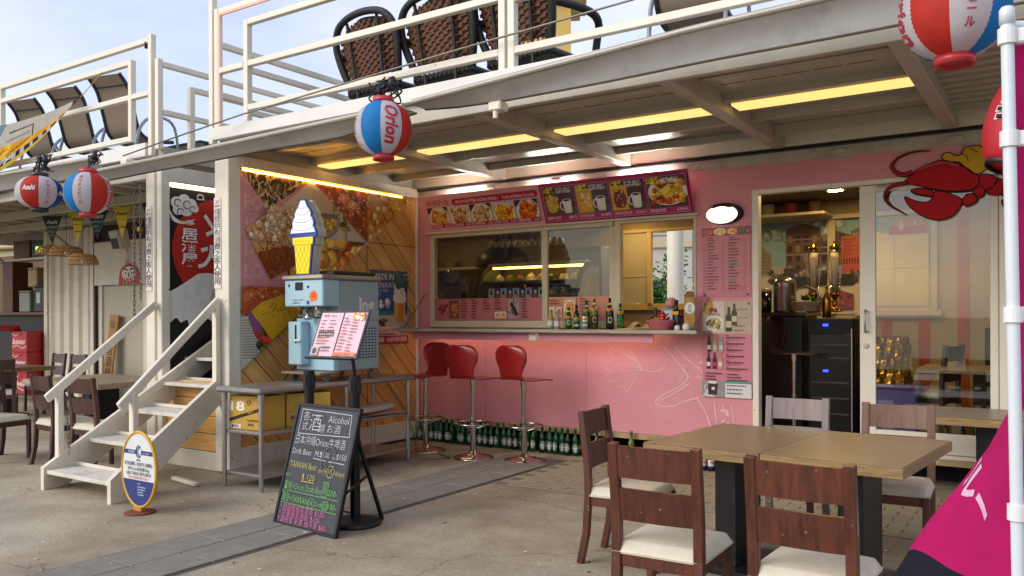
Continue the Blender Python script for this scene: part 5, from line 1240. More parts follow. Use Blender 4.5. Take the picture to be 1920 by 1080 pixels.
for k, c in enumerate(('1c1a16', 'b9b27a', 'a8a894')): wbot(.065 + k * .055, .40, .145, c)
for k, (c, l_) in enumerate((('2a1014', 'd8d2c4'), ('2c0e14', 'b0284a'), ('c98a6a', 'e0c8b0'))): wbot(.06 + k * .055, .25, .145, c, l_)
for k in range(6): p.rect(.22, .545 - k * .055, .245, .552 - k * .055, 'a81c34'); p.dashes(.22, .525 - k * .055, .43, 1, .03, .011, '4a2228', frac=(.7, .95)); p.dashes(.22, .512 - k * .055, .35, 1, .03, .006, 'a05a66')
p.dashes(.03, .205, .21, 3, .026, .011, '4a2228'); p.dashes(.23, .20, .42, 3, .026, .011, '4a2228')
p.rect(0, 0, .215, .145, '8f8b86'); p.poly([(.0, 0), (.12, 0), (.05, .07)], 'c9c6c0'); p.poly([(.06, .02), (.14, .02), (.15, .13), (.055, .13)], '3a2622'); p.ell(.10, .13, .046, .012, 'dcd6d0', n=14); p.ell(.105, .075, .016, .014, 'd8d2c8', n=12); p.line(arcpts(.055, .08, .03, .035, 90, 270, 8), .006, 'd8d4ce')
p.rect(.215, 0, .45, .145, 'd6d4ce'); p.rect(.215, .125, .45, .145, '3a9a88'); p.dashes(.23, .10, .42, 3, .034, .013, '5a5450', frac=(.5, .95))
p.build('print', ml, M_gloss)

# ---- bulkhead lamp
wl_ = thing('bulkhead_lamp', 'lit oval bulkhead lamp with black hood on the pink pier', 'lamp', (3.55, -.004, 2.27))
MY = Matrix.Translation((3.55, 0, 2.27)) @ Matrix.Rotation(R(90), 4, 'X') @ Matrix.Diagonal((1, .56, 1, 1))
MB().lathe([(.165, 0), (.17, .012), (.155, .045), (.14, .06), (0, .06)], 32, M=MY).build('housing', M_black, wl_)
MB().lathe([(.142, .055), (.138, .075), (.105, .105), (.05, .122), (0, .126)], 32, M=Matrix.Translation((-.012, 0, -.008)) @ MY).build('diffuser', emit('lamp_diffuser', 'fff0cf', 1.0), wl_)
for k in range(4):
    a0, a1 = 35 + k * 3, 145 - k * 3; rr_ = .150 - k * .014; dp_ = .078 + k * .012
    MB().tube([MY @ Vector((rr_ * math.cos(R(a)), (rr_ * math.sin(R(a))) * 1.0, dp_)) for a in range(a0, a1 + 1, 10)], .006, 6).build('louvre', M_black, wl_)

# ---- A-frame chalkboard
cbd = thing('chalkboard_sign', 'black A-frame chalkboard with coloured handwritten drinks prices', 'chalkboard', (1.68, -3.48, 0))
frame(cbd, Vector((2.315, -3.53, 0)) - Vector((1.68, -3.48, 0)), (.0, .215, .785))
BW, BH = .637, .815
MB().box(.02, .02, -.012, BW - .02, BH - .02, -.002).build('slate', mat('chalk_slate', '22252c', .28, var=.25, scale=3, dirt=.35, dirtcol='4d525c', dscale=3), cbd, world=False)
f = MB(); f.box(0, 0, -.022, .022, BH, .006, .003).box(BW - .022, 0, -.022, BW, BH, .006, .003).box(.022, 0, -.022, BW - .022, .022, .006, .003).box(.022, BH - .022, -.022, BW - .022, BH, .006, .003); f.build('board_frame', M_blackm, cbd, world=False)
p = Print(eps=.0002, z0=-.0012); p.bold0 = -.014; wc = 'c4c6c4'; yc = 'bfb24a'; gc = '66b852'; pk = 'd65a98'
p.line([(.06, .775), (.56, .765), (.575, .625), (.062, .61), (.06, .775)], .004, wc)
p.text('各', .085, .705, .055, wc); p.text('式', .09, .640, .05, wc); p.text('酒', .16, .645, .10, wc); p.text('類', .265, .635, .05, wc); p.text('Alcohol', .345, .702, .055, wc, w=.20); p.text('お酒', .35, .640, .05, wc, w=.13)
p.text('日本沖繩Orion生啤酒', .055, .545, .055, wc, w=.50); p.text('Drift Beer  M:$100  L:$150', .05, .475, .042, wc, w=.54); p.line([(.27, .462), (.40, .455)], .004, wc); p.line([(.43, .455), (.58, .452)], .004, wc)
p.text('TAIWAN Beer', .05, .385, .048, yc, w=.28); p.text('only', .35, .378, .036, yc); p.text('18', .445, .376, .040, yc); p.line(arcpts(.467, .393, .036, .037, 0, 360, 20), .004, yc); p.text('days', .515, .376, .034, yc, w=.09)
p.text('$ 120', .20, .315, .045, yc); p.line([(.20, .305), (.33, .305)], .004, yc)
p.text('NO.1', .03, .325, .022, gc); p.text('薯條+Orion Draft Beer', .04, .245, .045, gc, w=.40); p.text('優惠', .455, .285, .036, gc, vertical=True, gap=1.0); p.line([(.43, .325), (.48, .325), (.48, .235), (.43, .235), (.43, .325)], .003, gc); p.text('200-', .485, .245, .042, gc); p.line([(.1, .232), (.6, .225)], .003, gc)
p.text('NO.2', .03, .215, .022, gc); p.text('漢堡+TAIWAN', .04, .165, .045, gc, w=.27); p.text('18', .325, .165, .034, gc); p.line(arcpts(.345, .178, .030, .032, 0, 360, 18), .003, gc); p.text('Draft', .385, .165, .036, gc, w=.075); p.text('加', .468, .163, .036, gc); p.line([(.462, .205), (.508, .205), (.508, .158), (.462, .158), (.462, .205)], .003, gc); p.text('100-', .515, .165, .040, gc); p.line([(.04, .152), (.6, .145)], .003, gc)
p.text('* 德國有機花草茶 $120-', .045, .108, .036, pk, w=.46); p.text('* 芒果香氣泡飲 $100-', .045, .068, .036, pk, w=.43); p.text('* 龍眼蜜 奶茶 柚子茶 $80-', .045, .030, .034, pk, w=.50)
p.line(arcpts(.43, .46, .07, .085, 0, 360, 24), .005, '4d525c'); p.line(smoothpts([(.43, .40), (.38, .47), (.41, .51), (.43, .49), (.45, .51), (.48, .47), (.43, .40)], 4), .004, '4d525c')
p.build('chalk_writing', cbd, M_print)
mb = MB().bar((2.27, -3.325, .65), (2.24, -3.03, .012), .022, .022, b=.002); mb.build('rear_leg', M_blackm, cbd)
MB().bar((1.72, -3.285, .65), (1.66, -3.02, .012), .022, .022, b=.002).build('rear_leg', M_blackm, cbd)
MB().bar((2.255, -3.20, .33), (2.29, -3.44, .25), .014, .014).build('stay', M_blackm, cbd)
MB().bar((1.66, -3.02, .012), (2.24, -3.03, .012), .016, .016).build('cross_bar', M_blackm, cbd)

# ---- belt posts and menu holder
def post(label, loc, name='belt_post'):
    t = thing(name, label, 'post', loc, group='black belt posts')
    MB().lathe([(0, 0), (.172, 0), (.178, .012), (.172, .024), (.12, .038), (.04, .045), (0, .045)], 36).build('base', M_black, t, world=False)
    MB().cyl((0, 0, .04), (0, 0, .98), .034, 20).cyl((0, 0, .86), (0, 0, .965), .043, 20).cyl((0, 0, .965), (0, 0, .985), .038, 20).build('column', M_blackm, t, world=False)
    for a in (0, 90, 180, 270): MB().box(-.016, .040, .875, .016, .048, .955, .003, Matrix.Rotation(R(a), 4, 'Z')).build('belt_slot', M_black, t, world=False)
    return t
post('black belt post carrying the open menu, just behind the chalkboard', (2.15, -3.19, 0)); post('black belt post farther back, in front of the ice cream machine', (1.52, -3.01, 0))
mh = thing('menu_stand', 'open pink menu in a black holder on top of the belt post', 'menu', (1.85, -3.31, 1.11)); frame(mh, (1, 0, 0), (0, .12, .29))
MW, MH = .425, .315
MB().box(-.012, -.014, -.016, MW + .012, MH + .012, -.004, .004).build('holder', M_black, mh, world=False)
MB().box(-.03, -.02, -.01, MW * .97, -.008, .02, .003).build('ledge', M_black, mh, world=False)
MB().cyl((2.15, -3.19, .98), (2.15, -3.22, 1.17), .012, 10).build('stem', M_blackm, mh)
for k, x0 in enumerate((0, MW / 2 + .003)): MB().box(x0 + .004, .002, -.004, x0 + MW / 2 - .006, MH - .004, -.001).build('page', mat('menu_page', 'dfb2ba', .3, var=.02), mh, world=False)
p = Print(z0=0); q = MW / 2
p.text('琳琳  Menu', .03, MH - .034, .016, '8a2030', w=.12)
for r_ in range(6): p.dashes(.025, MH - .065 - r_ * .024, .08, 1, .02, .008, '8a4a58'); p.dashes(.10, MH - .065 - r_ * .024, .165, 1, .02, .008, '8a4a58')
for k in range(8): wbot(.03 + k * .0185, .14, .05, ['241a1a', '3a2a2a', '4a1a22', '2c3022'][k % 4], 'b9a8a0')
p.dashes(.025, .125, .16, 3, .02, .008, '8a4a58'); p.rect(.005, .005, .075, .065, 'a9a5a0'); p.ell(.04, .035, .02, .022, '3a2c28'); p.dashes(.085, .055, .17, 2, .02, .009, '6a4a50'); p.rect(.085, .063, .17, .07, '3a8a80')
p.dashes(q + .02, MH - .05, q + .09, 14, .022, .008, '8a4450', frac=(.4, .95)); p.dashes(q + .10, MH - .08, q + .165, 12, .022, .008, '8a4450', frac=(.3, .95)); p.region([(q + .10, MH - .06), (MW - .01, MH - .06), (MW - .01, MH - .006), (q + .10, MH - .006)]); p.blobs(30, (q + .10, MH - .06, MW - .01, MH - .006), .008, .016, FOOD['gold'] + ['e8dcc8']); p.region(); p.rect(q + .008, .006, MW - .008, .03, 'd97a4a'); p.text('歡迎加點套餐優惠', q + .015, .011, .011, 'b01c34', w=.15)
p.build('print', mh, M_gloss)

# ---- oval notice
ov = thing('oval_sign', 'oval white and blue notice with yellow rim on a rusty foot beside the stairs', 'sign', (.655, -3.79, 0)); MF = Matrix(((1, 0, 0, .655), (0, 0, -1, -3.79), (0, 1, 0, .305), (0, 0, 0, 1)))
OW, OH = .203, .262
MB().tube([MF @ Vector((OW * math.cos(t), OH * math.sin(t), 0)) for t in [i * 2 * math.pi / 48 for i in range(48)]], .0115, 8, closed=True).build('rim', mat('yellow_rim', 'c9981c', .45, var=.1, dirt=.25, dirtcol='7a5014'), ov)
MB().prism([(OW * math.cos(i * 2 * math.pi / 48), OH * math.sin(i * 2 * math.pi / 48)) for i in range(48)], .008, Matrix.Translation((0, .004, 0)) @ MF).build('plate', mat('oval_white', 'd5d8d6', .35, var=.03, dirt=.12), ov)
p = Print(eps=.0002, z0=.0046); elreg = [(OW * .96 * math.cos(i * 2 * math.pi / 40), OH * .965 * math.sin(i * 2 * math.pi / 40)) for i in range(40)]; nv = '2a3a78'
p.region(elreg); p.rect(-.25, -.3, .25, -.075, nv); p.rect(-.25, .105, -.035, .135, nv); p.rect(.035, .105, .25, .135, nv); p.region()
p.ell(0, .125, .034, .047, nv, n=24); p.ell(0, .125, .031, .044, 'd5d8d6', n=24); p.poly(arcpts(0, .125, .031, .044, 90, 270, 12), nv); p.poly([(-.008, .165), (-.001, .168), (-.001, .082), (-.008, .085)], 'd5d8d6'); p.poly([(.0, .125), (.022, .158), (.012, .166), (.0, .166)], nv); p.poly([(.0, .125), (.022, .092), (.012, .084), (.0, .084)], nv)
p.text('翰克國際', -.12, .112, .017, 'd8dae4', w=.075); p.text('# 1 S H E', .055, .112, .016, 'd8dae4', w=.07); p.text('JISHK', 0, .060, .014, '1c2450', align='C', shear=.4, w=.06, bold=.02)
p.text('對店家消費者，經允許可使用觀景台', 0, .026, .024, '22242a', align='C', w=.33, bold=.008); p.text('承載以10人為限(限重700kg)', 0, -.008, .022, '22242a', align='C', w=.26, bold=.006); p.text('12歲以下需由成人陪同以策安全', 0, -.040, .022, '22242a', align='C', w=.295, bold=.006); p.text('**陰天及非營業時間不得進入**', 0, -.066, .016, 'b8403c', align='C', w=.27)
p.text('翰克國際', -.01, -.103, .010, 'c9cde0', w=.035); p.dashes(-.01, -.125, .09, 4, .018, .008, 'b4bad4', frac=(.6, 1))
mbp = p.mb; mbp.v = [tuple(MF @ Vector(v)) for v in mbp.v]; mbp.build('print', M_gloss, ov)
MB().lathe([(0, 0), (.105, 0), (.105, .010), (.06, .016), (0, .018)], 28, (.655, -3.785, 0)).build('foot', mat('rusty_plate', '6e3a20', .85, var=.3, scale=14), ov)
MB().box(.61, -3.81, .014, .70, -3.77, .05, .006).build('clamp', mat('yellow_clamp', 'b8842a', .6, var=.15), ov)

# ---- big food collage on the partition
cl = thing('food_collage', 'large triangular collage of food photographs on the wooden partition', 'poster', (.014, -2.44, .9)); frame(cl, (0, 1, 0), (0, 0, 1))
MB().prism([(0, 0), (2.36, 1.785), (0, 1.785)], .0025, Matrix.Translation((0, 0, -.0028))).build('sheet', mat('collage_sheet', 'b9b2a8', .4), cl, world=False)
T = lambda y, z: (y + 2.44, z - .9)
hyp = [(0, 0), (2.36, 1.785), (0, 1.785)]
def tri(pts): p.region(pts)
p = Print(eps=.00012, z0=.0002)
tri(hyp); p.poly([T(-2.44, 1.645), T(-.9, 1.645), T(-.9, 2.685), T(-2.44, 2.685)], 'c98c90')
for k, s_ in enumerate(('OCEAN', 'FOOD', 'WITH', 'DRINK', 'LOVE')): p.text(s_, T(-2.38, 0)[0], T(0, 2.545 - k * .205)[1], .135, 'd7a2a4', bold=.012)
# dark noodle picture
P1 = [T(-2.44, 2.685), T(-2.12, 2.355), T(-1.59, 2.688)]; tri(ccw(P1)); p.poly(P1, '2a201c'); p.blobs(50, (0.05, 1.4, .85, 1.78), .02, .07, ['4a3424', '6b4c30', '1c1410', '8a6a44']); p.strokes(70, (.1, 1.42, .8, 1.76), .04, .13, .012, ['c9ab78', 'd8c090', '9a7a4c'], 20, 160)
# pale triangle with the cocktail glass
P2 = [T(-1.59, 2.688), T(-1.98, 2.38), T(-1.9, 2.1), T(-.845, 2.14)]; tri(ccw(P2)); p.poly(P2, 'c7bfae')
gx, gz = T(-1.42, 2.30); p.rect(gx - .17, gz + .05, gx + .17, gz + .30, 'b9ad96'); p.poly(arcpts(gx, gz + .05, .185, .19, 180, 360, 14), 'a99c82'); p.line(arcpts(gx, gz + .05, .19, .2, 180, 360, 14), .012, '5a5244'); p.ell(gx, gz + .06, .185, .03, '7d735f', n=16); p.blobs(26, (gx - .13, gz - .09, gx + .13, gz + .02), .02, .045, ['d2b63a', 'e0cc5a', 'b0902a', 'efe6b0']); p.rect(gx - .01, gz - .3, gx + .012, gz - .14, '6b6252'); p.blobs(12, (gx + .22, gz - .05, gx + .34, gz + .1), .02, .04, ['c2a83a', '8a7a2a', '4a4420']); p.rect(gx + .27, gz - .25, gx + .29, gz - .05, '8a8272'); p.blobs(10, (gx + .12, gz + .1, gx + .2, gz + .2), .015, .03, ['8a8a4a', 'b5b28a'])
# fried chicken
P3 = [T(-1.59, 2.688), T(-.83, 2.14), T(-.83, 2.69)]; tri(ccw(P3)); p.poly(P3, '8f4a1e'); p.blobs(60, (.95, 1.3, 1.62, 1.78), .03, .08, FOOD['fried']); p.blobs(170, (.95, 1.3, 1.62, 1.78), .006, .014, ['e8c89a', 'dba870', '7a2c10', 'f0dcb8'])
# popcorn chicken
P4 = [T(-.83, 2.69), T(-.83, 2.14), T(-.08, 2.685)]; tri(ccw(P4)); p.poly(P4, 'c98f3c'); p.blobs(60, (1.6, 1.25, 2.3, 1.78), .03, .07, ['d8a04a', 'e6bd70', 'c07c28', 'efd498', 'b86e22']); p.strokes(24, (1.9, 1.6, 2.2, 1.78), .06, .14, .022, ['e8c24a', 'd9a82c'], -30, 30)
# roast potatoes
P5 = [T(-1.9, 2.12), T(-.86, 2.14), T(-1.18, 1.86), T(-1.9, 1.70)]; tri(ccw(P5)); p.poly(P5, '6b3a14'); p.blobs(34, (.6, .85, 1.5, 1.25), .06, .12, ['d9a02c', 'e8bc4a', 'c9861c', 'f0cf6a']); p.blobs(20, (.65, .9, 1.4, 1.22), .025, .05, ['c24a14', 'a83810', 'd96a24'])
# toast heaped with shrimp, lying across
tri(hyp); P6 = [T(-2.38, 2.15), T(-2.05, 2.39), T(-1.78, 2.34), T(-1.80, 1.86), T(-2.11, 1.715)]; p.poly(P6, 'd0a05c'); tri(ccw(P6)); p.poly([T(-2.25, 1.95), T(-1.75, 2.08), T(-1.75, 1.7), T(-2.15, 1.65)], '8a4218'); p.blobs(200, (.2, .8, .66, 1.15), .006, .014, ['6b2c0e', 'b0662a', '9a4f1c', '5a240c'])
p.blobs(70, (.08, 1.15, .68, 1.5), .025, .06, ['d9bc92', 'ccab7c', 'e6d2b0', 'b88c5c', 'e0b48a']); tri(hyp); p.blobs(30, (.28, 1.3, .62, 1.48), .02, .05, ['e0c8a0', 'd2b284', 'ead8ba']); p.strokes(90, (.1, 1.15, .62, 1.47), .008, .018, .006, ['3a2412', '5a3c1c'])
# burger on newspaper
tri(ccw([(0, 0), (.98, .745), (0, .745)])); p.rect(0, 0, 1, .745, 'c2bba9')
for k in range(15): p.dashes(.01, .44 - k * .024, .36, 1, .02, .008, '6a655a', frac=(.8, 1))
p.text('NEWS', .01, .47, .08, '2c2a26', bold=.03, rot=.25, w=.16)
p.ell(.42, .21, .26, .10, '8a5a24', rot=.5); p.blobs(40, (.2, .10, .6, .3), .03, .06, ['2f5a1c', '4a7a24', '1c3a14']); p.ell(.33, .32, .22, .12, 'c22a1c', rot=-.35); p.ell(.33, .325, .19, .09, 'd94a34', rot=-.35); p.blobs(36, (.2, .33, .72, .44), .03, .06, ['6b3214', '8a4a1c', '4a200c']); p.ell(.15, .44, .06, .12, '8a4a78', rot=.5)
p.poly(smoothpts([(.10, .58), (.22, .40), (.33, .27), (.40, .26), (.52, .37), (.66, .44), (.70, .52), (.6, .62)], 3, True), 'd9a81c'); p.ell(.46, .545, .30, .15, 'dcaa2a', n=24, rot=.05); p.strokes(60, (.22, .48, .68, .63), .008, .016, .006, ['4a3410', '6b4c18'])
p.poly(smoothpts([(.01, .50), (-.01, .68), (.06, .76), (.4, .78), (.66, .745), (.66, .70), (.42, .665), (.22, .60), (.10, .52)], 5, True), 'a8481c'); p.poly(smoothpts([(.04, .60), (.06, .70), (.3, .745), (.2, .70)], 4, True), 'c2622c'); p.blobs(60, (.04, .62, .5, .745), .006, .012, ['d98a4a', '7a2c10', 'e0a468'])
p.region(); p.build('print', cl, M_gloss)

# ---- beach beer poster
bp_ = thing('beer_poster', 'dark blue beach poster with a tall beer glass on the wooden partition', 'poster', (.016, -.79, 1.075)); frame(bp_, (0, 1, 0), (0, 0, 1)); W_, H_ = .585, .79
panel(bp_, W_, H_, .002, mat('poster_paper', 'c9c4ba', .4), 'sheet')
p = Print(); p.rect(0, .20, W_, H_, '1c2a58'); p.poly([(0, .36), (W_, .36), (W_, .56), (0, .62)], '27477e'); p.rect(0, .30, W_, .36, '2f7a80'); p.rect(0, .19, W_, .31, 'c2b094'); p.blobs(16, (.0, .38, .3, .46), .02, .045, ['c9cdd4', 'a9b4c4', 'dfe0e0']); p.poly([(.0, .34), (.14, .34), (.06, .39), (0, .40)], 'd8ccb0')
p.strokes(44, (.40, .60, W_ - .02, .72), .05, .13, .010, ['1c4a34', '2f6a44', '123424'], -60, 200); p.blobs(10, (.1, .21, .24, .26), .015, .03, ['3a2a20', '5a4230'])
p.region([(0, 0), (W_, 0), (W_, H_), (0, H_)]); p.text('MADE IN', .05, .69, .075, 'd3d8e2', w=.31); p.text('OKINAWA', .02, .60, .075, 'd3d8e2', w=.38); p.text('アイランド体験を', .05, .56, .025, 'd3d8e2', w=.22); p.text('おとなの。', .05, .525, .025, 'd3d8e2', w=.12); p.text('Orion', W_ - .065, .745, .022, 'e8e8ea', bold=.02); p.region()
p.rect(.37, .19, .54, .57, 'c9d0d2'); p.rect(.378, .235, .532, .46, 'd0811c'); p.rect(.385, .25, .43, .45, 'e2a03c'); p.rect(.378, .19, .532, .235, 'b9b2a4'); p.poly(smoothpts([(.365, .455), (.362, .56), (.40, .60), (.46, .585), (.51, .60), (.545, .56), (.545, .455)], 4, True), 'dcd4c4'); p.blobs(20, (.37, .56, .53, .60), .012, .022, ['e6e0d4', 'cfc6b4'])
p.rect(0, .095, W_, .19, 'd9c9b0'); p.text('ORION DRAFT BEER', .01, .125, .05, 'b8242a', w=.42, bold=.01); p.rect(.04, .10, .42, .118, 'b8242a'); p.rect(.445, .105, .555, .18, '1c2450'); p.rect(.45, .11, .498, .175, 'd9d2c4'); p.rect(.504, .11, .55, .175, 'd9d2c4'); p.text('樽', .474, .125, .038, '1c2450', align='C'); p.text('生', .527, .125, .038, '1c2450', align='C')
p.rect(0, 0, W_, .092, 'a81c22'); p.text('飲酒過量・未成年請勿飲酒', .02, .03, .045, 'e8dcd8', w=.54, bold=.01); p.build('print', bp_, M_gloss)

# ---- mountain poster by the stairs
mp_ = thing('mountain_poster', 'black poster with red sun, white mountain and characters on the stair partition', 'poster', (-1.017, -2.44, .75)); frame(mp_, (0, 1, 0), (0, 0, 1)); W_, H_ = 1.25, 1.86
panel(mp_, W_, H_, .002, mat('poster_black', '231f1f', .4, var=.05), 'sheet')
p = Print(); rg = [(0, 0), (W_, 0), (W_, H_), (0, H_)]; p.region(rg); p.ell(.60, 1.28, .56, .52, 'b8342a', n=48)
p.region(); p.poly([(0, .86), (.08, .90), (.20, .97), (.32, 1.045), (.42, 1.06), (.52, 1.05), (.70, 1.07), (.85, 1.0), (1.0, .86), (1.25, .55), (1.25, .2), (1.02, .5), (.9, .38), (.76, .52), (.62, .42), (.50, .56), (.42, .62), (.35, .60), (.29, .47), (.235, .50), (.20, .60), (.13, .57), (.08, .62), (.0, .56)], 'e4e1dc'); p.poly([(.36, 1.02), (.42, 1.04), (.36, .84), (.22, .66), (.27, .86)], 'dfdcd9'); p.poly([(.52, .98), (.56, .9), (.50, .70), (.46, .82)], 'bdb9b6')
for (cx, cy, r_) in ((.09, 1.72, .065), (.17, 1.75, .065), (.25, 1.72, .06), (.19, 1.67, .08), (.10, 1.65, .055), (.29, 1.68, .04)): p.ell(cx, cy, r_, r_ * .9, 'e0dcd6', n=18)
for (cx, cy, r_) in ((.10, 1.72, .034), (.20, 1.71, .038), (.26, 1.67, .03), (.13, 1.63, .036)): p.line(arcpts(cx, cy, r_, r_, 20, 290, 14), .009, '231f1f')
p.poly(smoothpts([(0, 1.68), (.05, 1.59), (.16, 1.545), (.29, 1.58), (.24, 1.55), (.15, 1.52), (.04, 1.55)], 4, True), 'e0dcd6'); p.line(arcpts(.35, 1.80, .035, .025, -40, 260, 12), .011, 'e0dcd6'); p.line([(.31, 1.775), (.40, 1.78)], .009, 'e0dcd6')
p.poly([(.225, 1.505)] + arcpts(.225, 1.505, .06, .06, 25, 155, 12), 'e4ded4')
for k in range(7): p.line([(.225, 1.505), (.225 + .057 * math.cos(R(32 + k * 19)), 1.505 + .057 * math.sin(R(32 + k * 19)))], .003, 'b8342a')
p.text('居酒屋', .225, 1.385, .095, 'ece8e0', vertical=True, bold=.018, gap=1.28, sx=1.55); p.text('JISHK', .225, 1.11, .016, 'e8e4dc', align='C', shear=.4)
for st in ([(.40, 1.62), (.45, 1.56), (.50, 1.49)], [(.53, 1.68), (.53, 1.52), (.54, 1.40)], [(.42, 1.44), (.50, 1.48), (.60, 1.53)], [(.36, 1.28), (.42, 1.30)], [(.47, 1.33), (.46, 1.24), (.40, 1.15), (.33, 1.12)], [(.57, 1.30), (.53, 1.23)], [(.46, 1.26), (.54, 1.17), (.66, 1.09)]): p.line(smoothpts(st, 4), .038, 'ece8e0')
p.build('print', mp_, M_gloss)
lt = thing('strip_lamp', 'warm white strip lamp above the mountain poster', 'lamp', (-.99, -1.8, 2.63)); MB().box(-1.02, -2.42, 2.628, -.99, -1.2, 2.650, .004).build('tube', emit('strip_warm', 'ffe9c0', 5.0), lt); MB().box(-1.02, -2.43, 2.65, -.985, -1.19, 2.66).build('housing', M_white, lt)

# ---- vertical notices on the two posts
for x, lb in ((-.163, 'narrow vertical notice on the post at the head of the right handrail'), (-1.185, 'narrow vertical notice on the post at the head of the left handrail')):
    t = thing('post_notice', lb, 'notice', (x, -2.565, 1.62)); frame(t, (1, 0, 0), (0, 0, 1)); panel(t, .095, .80, .001, mat('notice_white', 'd9d4cc', .5), 'sheet')
    p = Print(); p.line([(.001, .001), (.094, .001), (.094, .799), (.001, .799), (.001, .001)], .002, 'd9868a'); p.text('2F', .0475, .745, .034, '2c2a28', align='C', sx=1.4); p.text('觀景台', .0475, .715, .018, '2c2a28', align='C', w=.075); p.text('僅提供有消費之客人使用', .0475, .648, .050, '2c2a28', vertical=True, gap=1.21, sx=1.45); p.build('print', t, M_print)

# ---- menu strip inside the service window
sp = thing('window_menu', 'pink menu strip along the bottom of the service window', 'menu', (.24, .008, 1.33)); frame(sp, (1, 0, 0), (0, 0, 1))
panel(sp, 1.39, .232, .002, mat('strip_pink', 'b46a6c', .4, var=.02), 'sheet')
MB().box(1.47, 0, -.002, 2.15, .232, 0).build('sheet', mat('strip_peach', 'c98466', .4, var=.02), sp, world=False)
p = Print(); p.blobs(14, (.06, .10, .17, .16), .015, .03, ['7a1c1c', '942424']); p.dashes(.06, .06, .17, 1, .02, .022, '942424'); foodpic(p, .20, .02, .33, .215, ['a8602c', 'c98a4a', '8a4420', 'd9a868'], bg='6b4438', n=30, plate=False)
for k, x0 in enumerate((.36, .505, .655, .81, 1.15)): p.rect(x0, .205, x0 + .055, .218, '8a1c28'); p.dashes(x0, .175, x0 + .10, 6 if k in (0, 1, 4) else 3, .03, .014, '5a2c2c', frac=(.5, .9))
foodpic(p, .81, .02, .88, .09, FOOD['gold'], n=14); foodpic(p, .885, .02, .955, .09, FOOD['gold'], n=14); p.rect(.98, .02, 1.12, .215, 'a89a90'); p.poly([(1.0, .17), (1.03, .19), (1.11, .06), (1.07, .04)], '1c1816'); p.strokes(10, (1.0, .06, 1.1, .18), .03, .06, .008, ['3a302c'])
foodpic(p, 1.48, .03, 1.55, .13, ['e0a81c', 'c98a14', 'f0cc4a'], n=16); foodpic(p, 1.56, .03, 1.63, .13, ['c9782c', 'd99a4a', '9a5a20'], n=16); foodpic(p, 1.65, .02, 1.79, .215, ['e09024', 'd97a1c', 'efb04a'], bg='c9b49a', n=34); p.dashes(1.49, .19, 1.62, 2, .03, .014, '8a4a2c'); p.rect(1.83, .205, 1.90, .218, 'b02430'); p.dashes(1.83, .175, 2.0, 5, .03, .014, '8a4a2c')
p.build('print', sp, M_gloss)
for k in range(9):
    t = thing('table_card', 'small folded beer card standing inside the service window', 'card', (.985 + k * .078, .034, 1.565), R(0), group='beer cards in the window'); t['label'] = 'small folded beer card in the service window, %s from the wooden partition end' % ORD[k]
    MB().box(-.036, 0, 0, .036, .003, .10).build('card', mat('card_white', 'd0ccc4', .4), t, world=False)
    p = Print()
    if k % 2 == 0: p.rect(-.034, .0, .034, .098, 'c9c6c0'); p.rect(-.02, .03, .012, .075, '1c2450'); p.rect(.008, .01, .028, .05, 'c9781c'); p.rect(-.034, .08, .034, .098, '8fa0b4')
    else: p.rect(-.036, 0, .036, .10, '2a3470'); p.rect(-.012, .005, .020, .062, 'c9741c'); p.ell(.004, .062, .017, .014, 'e0dcd4')
    o = p.mb; o.v = [(x, -z - .0005, y) for x, y, z in o.v]; o.build('print', M_gloss, t, world=False)
